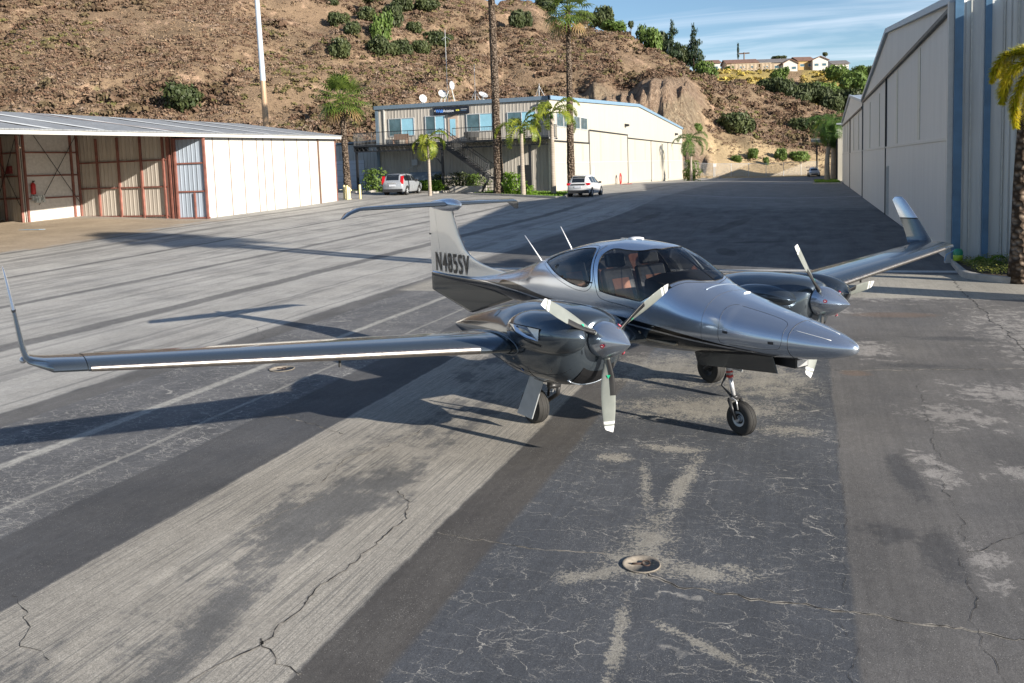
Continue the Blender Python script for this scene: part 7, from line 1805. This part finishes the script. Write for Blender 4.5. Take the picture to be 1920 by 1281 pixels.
# ------------------------------------------------------------------ cars
M_glassd = mat('car_glass_dark', (.012, .015, .018), .05, 0, .05, spec=.8)
M_tail = mat('tail_lamp_red', (.45, .01, .015), .2)
M_plastic = mat('bumper_black', (.02, .02, .022), .6)
M_plate = mat('number_plate', (.55, .57, .62), .5)
def car(name, label, paint_c, L, W, Hh, loc, rz, kind):
    T = thing(name, label, 'car', loc, rz)          # x forward, rear at x=0
    Mp = mat(name + '_paint', paint_c, .3, .2 if kind != 'white' else 0, .03, coat=.6)
    hw = W / 2
    # stations: x, z bottom, belt z, roof z, half width at belt, half width at roof
    if kind == 'suv': S = [(0, .42, .98, 1.02, .80, .70), (.06, .32, 1.02, 1.12, .90, .72), (.22, .28, 1.06, 1.50, .97, .70), (.50, .26, 1.07, 1.645, 1.0, .70), (1.6, .25, 1.05, 1.68, 1.0, .72), (2.5, .25, 1.03, 1.62, 1.0, .70), (3.05, .25, 1.02, 1.35, 1.0, .72), (3.5, .25, 1.00, 1.06, .98, .80), (4.2, .28, .86, .90, .94, .80), (4.5, .36, .70, .74, .80, .70)]
    elif kind == 'white': S = [(0, .40, .86, .90, .78, .66), (.05, .30, .92, 1.02, .88, .68), (.25, .25, .98, 1.36, .96, .66), (.60, .22, .97, 1.53, 1.0, .66), (1.5, .20, .94, 1.60, 1.0, .68), (2.3, .20, .91, 1.53, 1.0, .67), (2.9, .20, .90, 1.22, 1.0, .70), (3.35, .22, .88, .95, .98, .80), (3.9, .25, .76, .80, .92, .78), (4.17, .34, .62, .66, .78, .66)]
    else: S = [(0, .36, .80, .84, .80, .70), (.1, .26, .90, .94, .92, .78), (.9, .22, .92, .98, 1.0, .74), (1.4, .20, .92, 1.36, 1.0, .66), (2.2, .20, .90, 1.42, 1.0, .66), (2.8, .20, .88, 1.28, 1.0, .66), (3.4, .20, .86, .92, .98, .78), (4.2, .25, .72, .76, .92, .78), (4.5, .34, .60, .64, .78, .66)]
    SA = np.array(S)
    q = lambda x, i: float(np.interp(x, SA[:, 0], SA[:, i]))
    rings = []
    for x in np.unique(np.concatenate([np.linspace(0, L, 40), SA[:, 0]])):
        zb_, zt1, zr_, wb, wr_ = [q(x, i) for i in (1, 2, 3, 4, 5)]; wb *= hw; wr_ *= hw
        half = [(wb * .88, zb_), (wb * .97, zb_ + .12), (wb, zb_ + .32), (wb, (zb_ + zt1) / 2 + .1), (wb * .96, zt1), (wr_ + (wb * .96 - wr_) * .45, zt1 + (zr_ - zt1) * .5), (wr_, zt1 + (zr_ - zt1) * .88), (wr_ * .82, zr_), (0, zr_ + .015)]
        rings.append([(x, y, z) for y, z in half] + [(x, -y, z) for y, z in half[::-1][1:]])
    mb = MB(); mb.loft(rings); body = mb.build('body', Mp, T, smooth=True, angle=35)
    # side windows
    xw0, xw1 = (.55, 3.0) if kind == 'suv' else (.62, 2.85) if kind == 'white' else (1.15, 3.0)
    for s in (-1, 1):
        for a, b in ((xw0, xw0 + (xw1 - xw0) * .30), (xw0 + (xw1 - xw0) * .33, xw0 + (xw1 - xw0) * .62), (xw0 + (xw1 - xw0) * .65, xw1)):
            lo_ = []; up_ = []
            for x in np.linspace(a, b, 6):
                wb, wr_ = q(x, 4) * hw * .96, q(x, 5) * hw; z1, z2 = q(x, 2), q(x, 3); ym = wr_ + (wb - wr_) * .45; zm = z1 + (z2 - z1) * .5
                f1 = .08; lo_.append((x, s * (wb + (ym - wb) * f1 * 2 + .006), z1 + (zm - z1) * f1 * 2)); yt = ym + (wr_ - ym) * .75; up_.append((x, s * (yt + .006), zm + (z1 + (z2 - z1) * .88 - zm) * .75)); 
            mid_ = [(x_[0], s * (q(x_[0], 5) * hw + (q(x_[0], 4) * hw * .96 - q(x_[0], 5) * hw) * .45 + .006), q(x_[0], 2) + (q(x_[0], 3) - q(x_[0], 2)) * .5) for x_ in lo_]
            mb = MB(); n = 6; mb.add(lo_ + mid_ + up_, [(i, i+1, n+i+1, n+i) for i in range(5)] + [(n+i, n+i+1, 2*n+i+1, 2*n+i) for i in range(5)]); mb.build('side_window', M_glassd, body)
    # rear glass and front glass following the shell
    def shell_patch(nm, x0, x1, k, mt, z0f=.1, z1f=.9):
        mb = MB(); rows = []
        for x in np.linspace(x0, x1, 6):
            wr_ = q(x, 5) * hw * .80; rows.append([(x, y, q(x, 3) + .012 + .012 * (1 - abs(y) / max(wr_, .1))) for y in np.linspace(-wr_, wr_, 7)])
        vs = [p for r_ in rows for p in r_]; mb.add(vs, [(i*7+j, i*7+j+1, (i+1)*7+j+1, (i+1)*7+j) for i in range(5) for j in range(6)]); return mb.build(nm, mt, body, smooth=True)
    if kind == 'suv': shell_patch('rear_window', .075, .42, 0, M_glassd); shell_patch('windscreen', 2.62, 3.4, 0, M_glassd)
    elif kind == 'white': shell_patch('rear_window', .06, .50, 0, M_glassd); shell_patch('windscreen', 2.45, 3.28, 0, M_glassd)
    else: shell_patch('rear_window', .95, 1.38, 0, M_glassd); shell_patch('windscreen', 2.85, 3.35, 0, M_glassd)
    # rear lamps, bumper, plate
    zl = q(.03, 2)
    for s in (-1, 1):
        mb = MB()
        if kind == 'suv': mb.prism([(.03, .88), (.015, 1.05), (.20, 1.50), (.30, 1.48), (.20, 1.05), (.20, .88)], s * hw * .74, s * hw * .955, 'y')
        elif kind == 'white': mb.prism([(-.005, .86), (.05, 1.02), (.42, .93), (.20, .86)], s * hw * .52, s * hw * .985, 'y')
        else: mb.prism([(L - .16, .60), (L - .30, .72), (L - .02 - .10, .70), (L - .03, .62)], s * hw * .5, s * hw * .86, 'y')
        mb.build('tail_lamp' if kind != 'far' else 'headlight', M_tail if kind != 'far' else M_chrome, body)
    if kind != 'far':
        mb = MB(); mb.box(-.05, .12, -hw * .90, hw * .90, .26, .50); mb.build('bumper', M_plastic, body, bevel=.03)
        mb = MB(); mb.box(-.035, -.01, -.26, .26, .70, .84) if kind == 'suv' else mb.box(-.03, .0, -.26, .26, .66, .80); mb.build('number_plate', M_plate, body)
        mb = MB(); mb.box(-.03, .06, -.33, .33, .92, .97) if kind == 'suv' else mb.box(-.025, .05, -hw * .6, hw * .6, .86, .95); mb.build('trim_strip', M_plastic if kind == 'white' else M_chrome, body)
    else:
        mb = MB(); mb.box(L - .12, L + .02, -hw * .55, hw * .55, .34, .50); mb.build('grille', M_plastic, body)
    for s in (-1, 1):
        x = xw1 - .25; mb = MB(); mb.box(x - .05, x + .1, s * hw - .02 if s > 0 else -hw - .18, s * hw + .18 if s > 0 else -hw + .02, q(x, 2) + .02, q(x, 2) + .16); mb.build('mirror', M_plastic, body, bevel=.03)
    if kind == 'suv':
        mb = MB(); mb.tube([(.35, -.60, 1.66), (1.5, -.62, 1.72), (2.4, -.60, 1.66)], .018, 5); mb.build('roof_rail', M_plastic, body)
    # wheels
    rw_ = .34 if kind == 'suv' else .32; fx = {'suv': (.86, 3.5), 'white': (.70, 3.30), 'far': (.95, 3.6)}[kind]
    for x in fx:
        for s in (-1, 1):
            mb = MB(); yy = s * (hw - .10); mb.lathe([(rw_ * .62, -.11), (rw_ * .95, -.11), (rw_, -.07), (rw_, .07), (rw_ * .95, .11), (rw_ * .62, .11)], (x, yy, rw_), 'y', 24, cap=False); w = mb.build('wheel', M_tyre, T, smooth=True, angle=40)
            mb = MB(); mb.lathe([(0, 0), (rw_ * .2, .02 * s), (rw_ * .62, .0)], (x, yy + s * .09, rw_), 'y', 20)
            for k_ in range(5):
                a = k_ * 1.2566; d = Vector((math.cos(a), 0, math.sin(a))); n_ = Vector((-math.sin(a), 0, math.cos(a))); c0 = Vector((x, yy + s * .112, rw_))
                mb.add([c0 + n_ * .04, c0 - n_ * .04, c0 + d * rw_ * .6 - n_ * .05, c0 + d * rw_ * .6 + n_ * .05], [(0, 1, 2, 3)])
            mb.build('rim', M_grey, w)
            mb = MB(); mb.lathe([(0, 0), (rw_ * 1.14, 0), (rw_ * 1.14, .01), (0, .01)], (x, s * (hw + .003) - (.0 if s < 0 else .01), rw_ + .02), 'y', 24); mb.build('wheel_arch', M_plastic, body)
    return T
def heading(az_): return az_
car('parked_car', 'silver sport utility car with tall red tail lamps parked in front of the balcony', (.30, .32, .35), 4.53, 1.82, 1.68, (-30.6, 61.6, gz(-30.0, 63)), R(90 + 4), 'suv')
car('parked_car', 'small white hatchback parked by the grass strip beside the cream building', (.52, .52, .53), 4.17, 1.77, 1.6, (-16.0, 62.4, gz(-16, 63.5)), R(90 - 2), 'white')
car('parked_car', 'tiny distant pale sedan facing the camera on the far apron', (.62, .64, .66), 4.5, 1.75, 1.42, (.50, 151.6, .02), R(-90 + 4), 'far')
